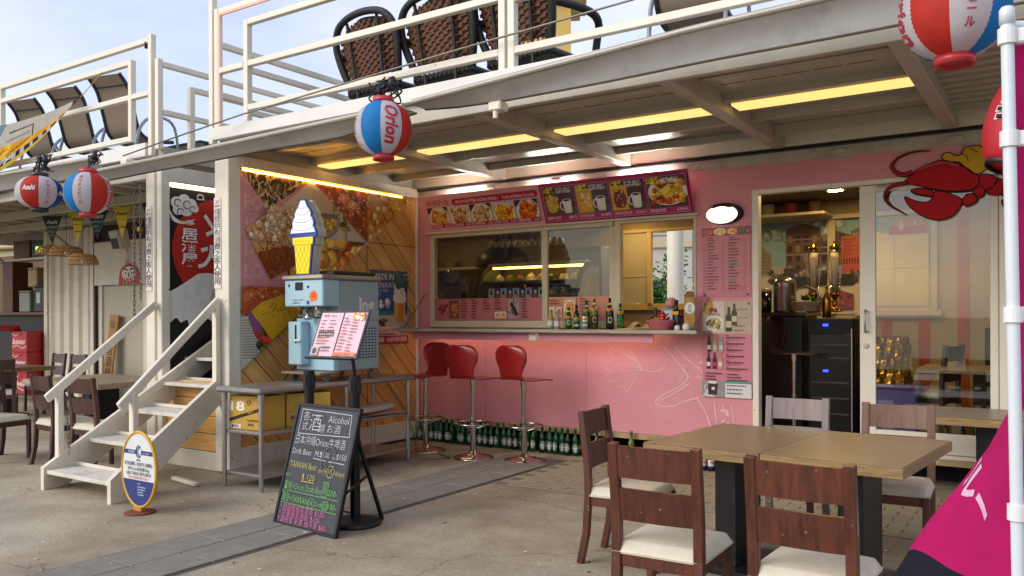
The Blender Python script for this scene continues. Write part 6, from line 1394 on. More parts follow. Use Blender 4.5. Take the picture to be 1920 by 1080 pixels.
# ================================================================== paper lanterns
CAMP = Vector((6.062, -7.168, 1.37))
M_lant = printmat('lantern_paper', .6, .3, transl=.35)
def lantern(label, pos, dia, hgt, sect, start, capcol, texts, group='paper lanterns on the awning'):
    t = thing('paper_lantern', label, 'lantern', pos, group=group)
    th0 = math.degrees(math.atan2(CAMP.y - pos[1], CAMP.x - pos[0])); n = 64; ribs = 22; r0 = dia / 2
    cap = .36
    def prof(z): q = max(-1, min(1, z / (hgt / 2))); return r0 * math.sqrt(max(0, 1 - (1 - cap * cap) * abs(q) ** 2.3))
    def colat(a):
        d = (a - start) % 360
        for w_, c_ in sect:
            if d < w_: return lin(c_)
            d -= w_
        return lin(sect[-1][1])
    mb = MB(); rows = ribs * 2
    edges = sorted(set([round(start + sum(w_ for w_, _ in sect[:k]), 2) for k in range(len(sect))]))
    A = sorted(set([e % 360 for e in edges] + [k * 360 / n for k in range(n)]))
    R_ = lambda z, j: prof(z) * (1.0 if j % 2 == 0 else .974)
    vs = []
    for j in range(rows + 1):
        z = -hgt / 2 + hgt * j / rows
        for a in A: rr_ = R_(z, j); vs.append((rr_ * math.cos(R(th0 + a)), rr_ * math.sin(R(th0 + a)), z))
    m_ = len(A); k0 = len(mb.v); mb.v += vs
    for j in range(rows):
        for i in range(m_):
            a = A[i]; a2 = A[(i + 1) % m_] if i < m_ - 1 else 360 + A[0]
            mb.f.append((j * m_ + i, j * m_ + (i + 1) % m_, (j + 1) * m_ + (i + 1) % m_, (j + 1) * m_ + i)); mb.mi.append(0); mb.sm.append(True); mb.col.append(colat((a + a2) / 2))
    mb.usecol = True; mb.build('paper_shell', M_lant, t, world=False)
    cm = mat('cap_' + capcol, capcol, .35, var=.08)
    for s, nm in ((-1, 'bottom_ring'), (1, 'top_ring')):
        zz = s * hgt / 2; q = MB(); ro = r0 * cap * 1.04
        q.lathe([(ro * .86, zz - s * .004), (ro, zz - s * .004), (ro, zz + s * .034), (ro * .86, zz + s * .034), (ro * .86, zz - s * .004)], 28, caps=False); q.lathe([(0, zz + s * .02), (ro * .88, zz + s * .02)], 20, caps=False); q.build(nm, cm, t, world=False)
    tx = MB()
    for (s_, ang, zc, size, col, rotated, stretch) in texts:
        if rotated:
            vs, fs = glyphs(s_, .03, .25); x0 = min(p_[0] for p_ in vs); x1 = max(p_[0] for p_ in vs); k = size / (x1 - x0); P = []
            for p_ in vs:
                z = zc + size / 2 - (p_[0] - x0) * k; ly = (p_[1] - .3) * k * stretch; rr_ = prof(z) + .002; a = R(th0 + ang) + ly / rr_; P.append((rr_ * math.cos(a), rr_ * math.sin(a), z))
            tx.add(P, fs, 0, False, lin(col))
        elif rotated is None:
            vs, fs = glyphs(s_, .035, .2); x0 = min(p_[0] for p_ in vs); x1 = max(p_[0] for p_ in vs); k = size / (x1 - x0); P = []
            for p_ in vs:
                z = zc + p_[1] * k * stretch; rr_ = prof(z) + .002; a = R(th0 + ang) + ((p_[0] - x0) * k - size / 2) / rr_; P.append((rr_ * math.cos(a), rr_ * math.sin(a), z))
            tx.add(P, fs, 0, False, lin(col))
        else:
            for i, ch in enumerate(s_):
                vs, fs = glyphs(ch, .02); P = []
                for p_ in vs:
                    z = zc - i * size * 1.04 + p_[1] * size; rr_ = prof(z) + .002; a = R(th0 + ang) + (p_[0] - .5) * size * stretch / rr_; P.append((rr_ * math.cos(a), rr_ * math.sin(a), z))
                tx.add(P, fs, 0, False, lin(col))
    tx.build('lettering', M_print, t, world=False)
    hk = MB().tube([(0, 0, hgt / 2 + .02), (.01, 0, hgt / 2 + .10), (-.01, .01, hgt / 2 + .16)], .005, 6).tube([(r0 * .3, 0, hgt / 2 + .03), (.02, .02, hgt / 2 + .10), (-r0 * .3, 0, hgt / 2 + .03)], .003, 5)
    hk.build('hanger', M_black, t, world=False)
    return t
BL, WH, RD, NB = '1f86cf', 'd6d2d4', 'cf3a2e', '1f4fa8'; CR = 'b02038'
o4 = [(45, BL), (45, WH), (45, RD), (45, WH)] * 2
lantern('red, white and blue round lantern hanging in front of the kiosk canopy', (2.33, -3.1, 2.605), .375, .345, o4, -51, 'b8323c', [('Orion', 16, .0, .25, CR, True, 1.15), ('オリオンビール', -74, .10, .036, CR, False, 1)])
lantern('red, white and blue round lantern with a red top ring above the stairs', (-1.22, -3.1, 2.485), .405, .36, o4, -83, 'b8323c', [('オリオンビール', -20, .11, .036, CR, False, 1.0), ('Orion', 68, .0, .25, CR, True, 1.15)])
lantern('wider red, white and blue lantern with a black top at the far left', (-2.07, -3.1, 2.565), .415, .30, [(42, WH), (48, RD), (48, WH), (42, NB)] * 2, -92, '2a2c34', [('アサヒビール', 21, .07, .036, CR, False, 1.0), ('Asahi', -26, .0, .12, 'e0dcdc', None, 1.2), ('Asahi', 66, -.03, .12, 'd0d4e0', None, 1.2)])
lantern('large red, white and blue lantern at the top near the flag pole', (5.70, -3.50, 2.565), .40, .37, o4, -140, 'b8323c', [('Orion', -72, .0, .27, CR, True, 1.15), ('オリオンビール', 17, .13, .040, CR, False, 1.0)])
# word on the red and blue fields of the wide lantern
# string of wire over the lanterns
for (x, y, z, lb) in ((2.33, -3.1, 2.80, 'tangle of black cable and lamp holder above the middle round lantern'), (-2.07, -3.08, 2.78, 'tangle of black cable above the wide lantern'), (-1.22, -3.08, 2.72, 'black cable hook above the round lantern over the stairs')):
    t = thing('cable_tangle', lb, 'cable', (x, y, z)); rg_ = random.Random(int(x * 100)); mb = MB()
    for k in range(9 if 'hook' not in lb else 4):
        pts = [(x + rg_.uniform(-.10, .10), y + rg_.uniform(-.05, .08), z + rg_.uniform(-.03, .16)) for _ in range(5)]; mb.tube(smoothpts(pts, 5), .006, 5)
    mb.lathe([(0, 0), (.02, 0), (.026, .03), (.022, .07), (0, .075)], 10, (x + .07, y, z + .06)); mb.build('cable', M_black, t)

# ================================================================== bunting, pendants, curtain, boards in the left dining area
bt_lab = ['black', 'yellow']
bt = [(-4.95, 0), (-4.33, 1), (-3.88, 0), (-3.35, 1), (-2.72, 0), (-2.08, 1), (-1.45, 0)]
MB_ = MB().tube([(-5.6, -1.5, 2.72), (-3.9, -1.5, 2.695), (-2.6, -1.5, 2.70), (-1.2, -1.5, 2.72)], .004, 5)
tag(MB_.build('bunting_cord', M_black), 'thin cord carrying the pennants under the left deck', 'cord')
for k, (x, c) in enumerate(bt):
    t = thing('pennant', ('black' if c == 0 else 'yellow') + ' triangular beer pennant, number %s from the stairs end of the cord' % ['seven', 'six', 'five', 'four', 'three', 'two', 'one'][k], 'pennant', (x, -1.5, 2.70), group='pennants under the left deck'); frame(t, (.86, .5, 0), (0, 0, 1))
    w_ = .27 if c == 0 else .23; h_ = .38
    MB().prism([(-w_ / 2, 0), (0, -h_), (w_ / 2, 0)], .0015, Matrix.Translation((0, 0, -.002))).build('cloth', mat('pennant_' + bt_lab[c], '15191b' if c == 0 else 'c9b21c', .7, var=.1), t, world=False)
    p = Print(); p.text('Asahi', 0, -.10, .05, 'b9bdb8' if c == 0 else '2a2a18', align='C', bold=.03, shear=.2)
    if c == 0: p.text("JAPAN'S", 0, -.165, .042, '7fb0a4', align='C', w=.16); p.text('NO.1', 0, -.22, .042, '7fb0a4', align='C', w=.11); p.text('BEER', 0, -.27, .035, '5f8a80', align='C', w=.07)
    else: p.line([(-.09, -.03), (.09, -.03), (.06, -.15), (-.06, -.15), (-.09, -.03)], .005, '3a3414'); p.text('Asahi', 0, -.25, .028, '2a2a18', align='C', bold=.03)
    p.build('print', t)
M_wick = mat('wicker_shade', 'a97c45', .7, var=.25, scale=30)
def pendant(label, pos, r):
    t = thing('pendant_lamp', label, 'lamp', pos, group='wicker pendant lamps'); mb = MB()
    P = [(r * .55, .115), (r * .80, .10), (r * .95, .055), (r, 0)]
    for j in range(len(P)): mb.tube([(P[j][0] * math.cos(i * math.pi / 14), P[j][0] * math.sin(i * math.pi / 14), P[j][1]) for i in range(28)], .006, 5, closed=True)
    for i in range(28):
        for d in (1, -1): mb.tube([(P[j][0] * math.cos((i + d * j * .7) * math.pi / 14), P[j][0] * math.sin((i + d * j * .7) * math.pi / 14), P[j][1]) for j in range(len(P))], .0045, 4)
    mb.lathe([(.02, .12), (r * .55, .118)], 24, caps=False); mb.build('wicker_shade', M_wick, t, world=False)
    MB().cyl((0, 0, .1), (0, 0, 2.85 - pos[2]), .004, 6).build('cord', M_black, t, world=False)
    MB().lathe([(0, -.005), (.022, .005), (.03, .03), (.02, .06), (.014, .09), (0, .09)], 14).build('bulb', mat('bulb_glass', 'd9d2c0', .2), t, world=False)
pendant('wicker pendant lamp over the bar, the farthest left', (-5.25, -1.35, 2.22), .19); pendant('wicker pendant lamp hanging in front of another over the bar', (-4.6, -1.5, 2.17), .20)
pendant('wicker pendant lamp hanging lowest, beside the corrugated wall', (-3.85, -1.7, 2.02), .17); pendant('wicker pendant lamp close to the curtained doorway', (-2.75, -1.3, 2.33), .19)
nr = thing('noren_curtain', 'white half curtain with a red round-faced doll print over the doorway', 'curtain', (-6.54, -.05, 1.87))
def nf(u, v): return (-6.52 + 1.36 * u, -.05 + .012 * math.sin(u * 19) * (1.2 - v), 1.87 + .66 * v)
MB().grid(nf, 40, 4).build('cloth', mat('noren_cloth', 'd6d1c6', .8, var=.05), nr)
MB().cyl((-6.55, -.05, 2.54), (-5.05, -.05, 2.54), .012, 8).build('rod', M_dkwood, nr)
p = Print(eps=.0004); cx, cz = .98, .0
p.region([(0, 0), (1.36, 0), (1.36, .66), (0, .66)]); p.poly(smoothpts([(cx - .27, 0), (cx - .25, .14), (cx - .18, .25), (cx, .31), (cx + .18, .25), (cx + .25, .14), (cx + .27, 0)], 4), 'b02c28'); p.ell(cx, .155, .185, .105, 'd9d4c8', n=24)
for s in (-1, 1): p.ell(cx + s * .085, .165, .052, .048, 'f0ece2', n=14); p.ell(cx + s * .08, .165, .022, .024, '1c1818', n=10); p.line([(cx + s * .03, .215), (cx + s * .15, .235)], .022, '2a2220'); p.line(arcpts(cx + s * .085, .165, .056, .05, 0, 360, 14), .006, '2a2220'); p.line([(cx + s * .02, .07), (cx + s * .12, .09)], .014, '2a2220')
p.poly([(cx - .02, .10), (cx + .02, .10), (cx + .012, .17), (cx - .012, .17)], '8a4a40'); p.line([(cx - .05, .062), (cx, .072), (cx + .05, .062)], .010, '2a2220')
for k in range(4): p.line([(cx - .14 + k * .09, 0), (cx - .13 + k * .09, .035)], .012, 'd9c9a0')
p.region(); p.text('七転八起', cx - .02, .56, .075, '3a3632', vertical=True, gap=1.15)
q = p.mb; q.v = [(-6.52 + x, -.075 - z, 1.87 + y) for x, y, z in q.v]; q.build('print', M_print, nr)
wb = thing('wooden_name_board', 'tall wooden board with vertical characters leaning by the doorway', 'sign', (-6.05, -.16, .1), rot=(R(-5), R(4), 0))
MB().box(-.11, -.012, 0, .11, .012, 1.32, .004).build('board', wood('board_honey', '8a5a24', 'b5803c', .5, 'Z'), wb, world=False)
p = Print(); p.text('秋', 0, 1.12, .11, '241a10', align='C'); p.ell(0, .93, .05, .04, '241a10', n=12); p.text('居酒屋', 0, .72, .13, '241a10', vertical=True, gap=1.35, bold=.01)
q = p.mb; q.v = [(x, -.0125 - z, y) for x, y, z in q.v]; q.build('lettering', M_print, wb, world=False)
for k in range(3):
    t = thing('beer_crate_box', ['red printed beer carton at the bottom of the stack by the bar', 'red printed beer carton in the middle of the stack by the bar', 'opened red beer carton on top of the stack by the bar'][k], 'carton', (-8.30, -.14, .12 + k * .345), R(8), group='red cartons by the bar')
    MB().box(-.19, -.19, 0, .19, .19, .34, .004).build('carton_body', mat('red_carton', 'a81c26', .45, var=.06), t, world=False)
    p = Print(); p.text('Budweiser', -.17, .13, .10, 'e0d6d4', w=.33, shear=.3, bold=.02); p.line([(-.18, .08), (-.05, .11), (.08, .06), (.18, .10)], .012, 'd8ccc8'); p.line([(-.18, .30), (-.10, .26), (-.02, .30)], .010, 'd8ccc8'); p.rect(.0, .27, .10, .31, '7a141c')
    q = p.mb; q.v = [(x, -.1905 - z, y) for x, y, z in q.v]; q.build('print', M_print, t, world=False)
    if k == 2: MB().bar((-.2, -.19, .34), (-.1, -.3, .44), .3, .004).build('flap', mat('red_carton', 'a81c26'), t, world=False)
for (x, z, w_, d_, h_, col, lb, nm) in ((-8.35, 1.47, .34, .3, .42, '1d1f20', 'black coffee machine on the dark bar counter', 'coffee_machine'), (-8.85, 1.47, .36, .3, .34, '8a8c80', 'grey plastic tub on the dark bar counter', 'plastic_tub'), (-8.62, 1.90, .30, .26, .30, 'a8925c', 'stack of beige containers behind the bar', 'storage_tub'), (-9.0, 2.40, .55, .25, .28, '5c3c1c', 'brown wooden crate on the shelf over the bar', 'wooden_crate'), (-8.4, 2.40, .5, .25, .26, '1f5a24', 'green lit exit lamp box on the shelf over the bar', 'exit_lamp')):
    t = thing(nm, lb, nm.replace('_', ' '), (x, .18, z)); MB().box(-w_ / 2, -d_ / 2, 0, w_ / 2, d_ / 2, h_, .015).build('body', mat('item_' + col, col, .5, var=.1), t, world=False)
    MB().box(-w_ * .52, -d_ * .52, h_, w_ * .52, d_ * .52, h_ + .03, .01).build('lid', mat('item_lid_' + col, col, .4, var=.2), t, world=False)
    if nm == 'exit_lamp': MB().box(-.1, -.127, .08, .1, -.125, .18).build('face', emit('exit_face', 'c9e060', 1.5), t, world=False)
    if nm == 'coffee_machine': MB().box(-.08, -.155, .15, .04, -.151, .33).build('panel', mat('item_panel', 'b9bab4', .4), t, world=False)
sp_ = thing('wall_speaker', 'small black and white box speaker under the left deck', 'speaker', (-4.4, -.9, 2.42)); MB().box(-.10, -.08, -.14, .10, .08, .12, .01, Matrix.Translation((-4.4, -.9, 2.42)) @ Matrix.Rotation(R(15), 4, 'X')).build('cabinet', mat('speaker_white', 'b5b2a8', .5), sp_); MB().box(-.08, -.086, -.12, .08, -.081, .02, 0, Matrix.Translation((-4.4, -.9, 2.42)) @ Matrix.Rotation(R(15), 4, 'X')).build('grille', M_black, sp_)
chain((-1.215, -2.60, 2.62), (-1.215, -2.60, 1.55), pf, .045, .004); chain((-1.28, -2.62, 2.66), (-1.29, -2.62, 1.35), pf, .045, .004)
MB().box(-1.24, -2.625, 2.18, -1.19, -2.585, 2.23, .006).build('padlock', mat('brass_lock', '8a6a24', .35, metal=.9), pf)

# ================================================================== crayfish decal over the sliding door
cf = thing('crayfish_decal', 'large red crayfish decal with a yellow shell cap above the sliding door', 'decal', (0, -.018, 0)); frame(cf, (1, 0, 0), (0, 0, 1))
CRAY = {'ant1': [(5.186, 2.64), (5.086, 2.645), (5.002, 2.628), (4.941, 2.595), (4.914, 2.545), (4.947, 2.495), (5.002, 2.47), (5.05, 2.485)],
'body': [(5.001, 2.41), (5.05, 2.465), (5.11, 2.512), (5.192, 2.542), (5.273, 2.559), (5.365, 2.524), (5.432, 2.485), (5.488, 2.435), (5.519, 2.407), (5.51, 2.344), (5.482, 2.319), (5.364, 2.313), (5.226, 2.338), (5.133, 2.368), (5.061, 2.392)],
'ant2': [(5.02, 2.405), (4.941, 2.396), (4.879, 2.361), (4.864, 2.296), (4.903, 2.239), (4.964, 2.195), (5.006, 2.166)],
'claw': [(5.007, 2.3), (5.025, 2.243), (5.085, 2.173), (5.167, 2.121), (5.26, 2.102), (5.341, 2.129), (5.386, 2.189), (5.403, 2.246), (5.341, 2.289), (5.261, 2.322), (5.215, 2.319), (5.203, 2.281), (5.179, 2.251), (5.132, 2.248), (5.073, 2.266)],
'pinc': [(5.049, 2.34), (5.085, 2.357), (5.156, 2.35), (5.205, 2.327), (5.201, 2.288), (5.156, 2.298), (5.085, 2.317)],
'arm1': [(5.403, 2.233), (5.432, 2.281), (5.476, 2.284), (5.509, 2.256), (5.493, 2.219), (5.431, 2.196)],
'arm2': [(5.476, 2.297), (5.488, 2.334), (5.532, 2.336), (5.556, 2.302), (5.543, 2.266), (5.504, 2.256)],
'tail1': [(5.515, 2.417), (5.576, 2.42), (5.641, 2.38), (5.608, 2.323), (5.559, 2.3), (5.508, 2.338)],
'tail2': [(5.641, 2.38), (5.7, 2.358), (5.705, 2.327), (5.662, 2.262), (5.597, 2.267), (5.562, 2.299), (5.608, 2.323)],
'tail3': [(5.7, 2.358), (5.769, 2.346), (5.8, 2.281), (5.779, 2.234), (5.716, 2.241), (5.662, 2.262)],
'tail4': [(5.664, 2.218), (5.716, 2.226), (5.8, 2.195), (5.8, 2.109), (5.737, 2.126), (5.683, 2.161)],
'hat': [(5.268, 2.579), (5.285, 2.61), (5.319, 2.612), (5.365, 2.585), (5.399, 2.591), (5.422, 2.639), (5.477, 2.645), (5.533, 2.633), (5.571, 2.54), (5.571, 2.471), (5.521, 2.432), (5.466, 2.444), (5.421, 2.493), (5.376, 2.536), (5.308, 2.54)]}
p = Print(eps=.0002); rdc = 'b01822'; blk = '1c0e10'
for nm in ('tail4', 'tail3', 'tail2', 'tail1', 'hat', 'body', 'arm2', 'arm1', 'pinc', 'claw'):
    pts = smoothpts(CRAY[nm], 4, True); p.poly(pts, 'c9a02a' if nm == 'hat' else rdc); p.line(pts, .008, blk, True)
for nm, w_ in (('ant1', .03), ('ant2', .024)):
    pts = smoothpts(CRAY[nm], 5)
    if nm == 'ant1': pts = pts[::-1]
    for i in range(len(pts) - 1): p.line(pts[i:i + 2], w_ * (1 - i / len(pts)) + .010, blk)
    for i in range(len(pts) - 1): p.line(pts[i:i + 2], max(.004, w_ * (1 - i / len(pts)) - .004), rdc)
p.line(smoothpts([(5.10, 2.50), (5.2, 2.525), (5.29, 2.535), (5.38, 2.50)], 4), .02, 'b8404a'); p.line([(5.40, 2.60), (5.44, 2.56), (5.45, 2.53)], .006, blk); p.line([(5.46, 2.63), (5.51, 2.59)], .006, blk)
p.build('print', cf, printmat('decal_print', .6, .15))

# ================================================================== flag on a white pole, red lantern (close to us)
fl = thing('banner_flag', 'magenta and black banner on a white ringed pole, the nearest thing in view', 'flag', (5.985, -5.18, 0))
MB().tube([(5.99, -5.175, 0), (5.962, -5.188, 1.985)], .0125, 14).lathe([(0, 0), (.0145, 0), (.0145, .03), (.010, .036), (0, .036)], 14, (5.962, -5.188, 1.965)).build('pole', mat('white_pole', 'cfd6da', .3, var=.02), fl)
FR = Vector((.8313, .5559, 0)); FF = Vector((-.5559, .8313, 0))
def polep(z): t = z / 1.985; return Vector((5.99 - .028 * t, -5.175 - .013 * t, z))
def flagp(u, v):
    z = .52 + 1.42 * v; b0 = polep(z)
    ph = R(14 + 58 * (1 - v) ** 1.0 * 1.0 + 62 * max(0, .62 - v) * 1.05)
    w_ = .46; d = FR * math.cos(ph) + FF * math.sin(ph)
    wav = (.016 * math.sin(u * 7 + v * 9) + .007 * math.sin(u * 19 - v * 14) + .004 * math.sin(v * 41 + u * 11)) * (u + .15)
    return b0 + FF * .022 + d * (w_ * u) + FF * wav + Vector((0, 0, -.05 * u * (1 - v) + .010 * math.sin(u * 9 + v * 3) * u))
mb = MB()
nu, nv_ = 48, 110
vs = [flagp(i / nu, j / nv_) for j in range(nv_ + 1) for i in range(nu + 1)]; mb.v = [tuple(q) for q in vs]
for j in range(nv_):
    for i in range(nu):
        mb.f.append((j * (nu + 1) + i, j * (nu + 1) + i + 1, (j + 1) * (nu + 1) + i + 1, (j + 1) * (nu + 1) + i)); mb.mi.append(0); mb.sm.append(True); mb.col.append(lin('22242c') if (j + .5) / nv_ < .19 else lin('c01c64'))
mb.usecol = True; mb.build('cloth', M_flagm, fl)
tx = MB()
vs, fs = glyphs('ルー', .03); P = []
for q in vs:
    x_, y_ = (q[0]) * .105, (q[1] - .4) * .105; c_, s_ = math.cos(-.42), math.sin(-.42); x2, y2 = x_ * c_ - y_ * s_, x_ * s_ + y_ * c_
    u, v = .80 - x2 / .46 * 1.15, .345 + y2 / 1.42; u = min(.98, max(.03, u)); Q = flagp(u, v); n_ = (flagp(u + .01, v) - Q).cross(flagp(u, v + .01) - Q).normalized()
    if n_.dot(CAMP - Q) < 0: n_ = -n_
    P.append(Q + n_ * .002)
tx.add(P, fs, 0, False, lin('d9b0c8'))
tx.build('lettering', M_print, fl)
for z in (1.94, 1.73, 1.37, .965, .56):
    q = polep(z); MB().lathe([(.013, -.016), (.018, -.016), (.018, .016), (.013, .016)], 16, tuple(q), sm=False).box(q.x - .004, q.y, z - .016, q.x + .05, q.y + .02, z + .016, .004).build('ring', mat('white_ring', 'd9dcdc', .35), fl)
MB().cyl(polep(1.965), polep(1.965) + FR * .5, .008, 8).build('top_rod', mat('white_pole', 'cfd6da'), fl)
MB().lathe([(0, 0), (.18, 0), (.17, .05), (.04, .09), (0, .09)], 24, (5.99, -5.175, 0)).build('foot', M_black, fl)

rl = thing('red_lantern', 'long red lantern with black characters behind the flag pole', 'lantern', (5.945, -3.64, 2.09), rot=(0, 0, 0))
ax = (FR * .45 + Vector((0, 0, 1))).normalized(); u_ = ax.orthogonal().normalized()
rM = Matrix.Translation((5.945, -3.64, 2.09)) @ Vector((0, 0, 1)).rotation_difference(ax).to_matrix().to_4x4()
pf_ = [(.052 + .075 * math.sin(math.pi * (k + .5) / 41) ** .6 - (.0016 if k % 2 else 0), -.20 + .40 * k / 40) for k in range(41)]
MB().lathe(pf_, 40, M=rM).build('paper_shell', mat('red_paper', 'a8141e', .5, var=.06, scale=5), rl)
for s in (-1, 1): MB().lathe([(.058, s * .20 - .014), (.065, s * .20 - .014), (.065, s * .20 + .014), (.058, s * .20 + .014), (.058, s * .20 - .014)], 28, M=rM, caps=False).build('ring', M_black, rl)
tx = MB(); th0 = math.atan2(CAMP.y + 3.64, CAMP.x - 5.925)
for i, ch in enumerate('大辛'):
    for off, col, dr_ in ((.06, 'd9d2cc', .0035), (.02, '151213', .0055)):
        vs, fs = glyphs(ch, off); P = []
        for q in vs:
            z = .04 - i * .13 + (q[1]) * .125; k = min(40, max(0, int((z + .20) / .40 * 40))); r_ = pf_[k][0] + dr_; a = th0 - .28 + (q[0] - .5) * .125 / r_; P.append(rM @ Vector((r_ * math.cos(a), r_ * math.sin(a), z)))
        tx.add(P, fs, 0, False, lin(col))
tx.build('lettering', M_print, rl)
MB().tube([rM @ Vector((0, 0, .22)), (6.05, -3.5, 2.6), (6.06, -3.2, 2.86)], .004, 5).build('cord', M_black, rl)
# ================================================================== roof-deck furniture
M_ratb = mat('black_rattan', '1c1815', .5, var=.3, scale=60, bump=.5, bscale=120); M_ratc = mat('brown_rattan', '6b4024', .5, var=.35, scale=50)
def rattan(label, loc, rz):
    t = thing('rattan_chair', label, 'chair', group='rattan armchairs on the roof deck')
    arch = smoothpts([(-.24, -.15, .30), (-.30, -.22, .52), (-.31, -.27, .70), (-.22, -.31, .83), (0, -.33, .87), (.22, -.31, .83), (.31, -.27, .70), (.30, -.22, .52), (.24, -.15, .30)], 5)
    MB().tube(arch, .029, 8).build('back_rim', M_ratb, t, world=False)
    fr = MB()
    for x in (-.15, .15): fr.tube([(x * 1.05, -.30, .83), (x, -.24, .5), (x * .9, -.20, .25), (x * 1.1, -.24, 0)], .013, 7)
    fr.build('back_struts', M_ratb, t, world=False)
    wv = MB(); ny, nx = 17, 15
    for j in range(ny):
        for i in range(nx):
            u = (i + .5) / nx * 2 - 1; v = j / ny; z = .40 + .43 * v; wz = (.245 + .05 * math.sin(math.pi * v * .8)) * (1 if v < .7 else math.sqrt(max(.05, 1 - ((v - .7) / .33) ** 2)))
            x = u * wz; y = -.20 - .10 * v + .05 * u * u + (.004 if (i + j) % 2 else -.004); a, c = wz / nx * .98, .0125
            wv.add([(x - a, y, z - c), (x + a, y, z - c), (x + a, y + (.007 if (i + j) % 2 else -.007), z + c), (x - a, y + (.007 if (i + j) % 2 else -.007), z + c)], [(0, 1, 2, 3)])
    wv2 = MB()
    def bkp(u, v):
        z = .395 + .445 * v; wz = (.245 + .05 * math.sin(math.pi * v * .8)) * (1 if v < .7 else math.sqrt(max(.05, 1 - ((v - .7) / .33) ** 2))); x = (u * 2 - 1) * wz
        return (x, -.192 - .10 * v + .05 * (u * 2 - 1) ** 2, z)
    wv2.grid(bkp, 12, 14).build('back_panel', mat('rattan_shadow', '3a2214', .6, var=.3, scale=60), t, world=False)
    w_ = wv.build('woven_back', M_ratc, t, world=False); w_['kind'] = 'stuff'
    lt_ = MB()
    for k in range(13):
        x = -.24 + k * .04
        for d in (1, -1): lt_.tube([(x, -.205, .27), (max(-.25, min(.25, x + d * .08)), -.205, .40)], .004, 4)
    q = lt_.build('lattice', M_ratb, t, world=False)
    MB().box(-.27, -.20, .26, .27, .30, .32, .02).build('seat', M_ratb, t, world=False)
    for s in (-1, 1):
        MB().tube(smoothpts([(s * .30, -.24, .60), (s * .36, .05, .60), (s * .36, .24, .56), (s * .31, .30, .40), (s * .27, .28, 0)], 4), .028, 8).build('arm', M_ratb, t, world=False)
    t.location = loc; t.rotation_euler = (0, 0, rz); t.scale = (1.2, 1, 1.05); return t
R1 = rattan('rattan armchair on the roof deck nearest the tall corner post', (1.18, -1.78, 3.0), R(-6))
copy_tree(R1, (1.93, -1.78, 3.0), R(-4), 'middle rattan armchair of the three on the roof deck'); copy_tree(R1, (2.68, -1.80, 3.0), R(-8), 'rattan armchair on the roof deck behind the double railing post')
M_sling = mat('taupe_sling', '8a7b6b', .75, var=.05, scale=8); M_sfr = mat('dark_sling_frame', '22222a', .4, var=.1)
def sling(label, loc, rz, grp='sling chairs on the roof deck'):
    t = thing('sling_chair', label, 'chair', group=grp)
    pr = smoothpts([(.30, .40), (.0, .36), (-.18, .42), (-.26, .62), (-.34, .86), (-.46, .99)], 5); n = len(pr) - 1
    MB().grid(lambda u, v: ((u - .5) * .52, pr[int(round(v * n))][0], pr[int(round(v * n))][1]), 6, n).build('sling', M_sling, t, world=False)
    for s in (-1, 1):
        MB().tube([(s * .265, a, c) for a, c in pr], .022, 8).build('side_rail', M_sfr, t, world=False)
        MB().tube(smoothpts([(s * .30, -.30, 0), (s * .31, -.22, .45), (s * .32, .0, .62), (s * .32, .28, .55), (s * .31, .36, 0)], 5), .018, 7).build('arm_frame', mat('wrapped_arm', '8f96a0', .35, var=.4, scale=25), t, world=False)
    MB().cyl((-.26, -.37, .90), (.26, -.37, .90), .010, 6).build('cross_bar', M_sfr, t, world=False)
    t.location = loc; t.rotation_euler = (0, 0, rz); t.scale = (.84, 1, 1); return t
Q1 = sling('taupe sling chair on the left deck closest to the stairs', (-2.62, -1.75, 2.98), R(12))
copy_tree(Q1, (-3.5, -1.75, 2.98), R(12), 'middle taupe sling chair of the three on the left deck'); copy_tree(Q1, (-4.4, -1.75, 2.98), R(12), 'taupe sling chair on the left deck farthest from the stairs')
copy_tree(Q1, (3.98, -1.75, 3.0), R(4), 'taupe sling chair on the roof deck above the service window'); copy_tree(Q1, (.35, -.9, 3.0), R(-10), 'taupe sling chair low behind the corner of the roof deck railing')
tp = thing('black_table', 'low black table top on the left deck', 'table', (-2.2, -1.5, 2.98)); MB().box(-3.0, -1.35, 3.34, -2.05, -.95, 3.37, .005).build('top', M_blackm, tp); 
for x in (-2.85, -2.2): MB().cyl((x, -1.15, 2.98), (x, -1.15, 3.34), .02, 8).build('leg', M_blackm, tp)
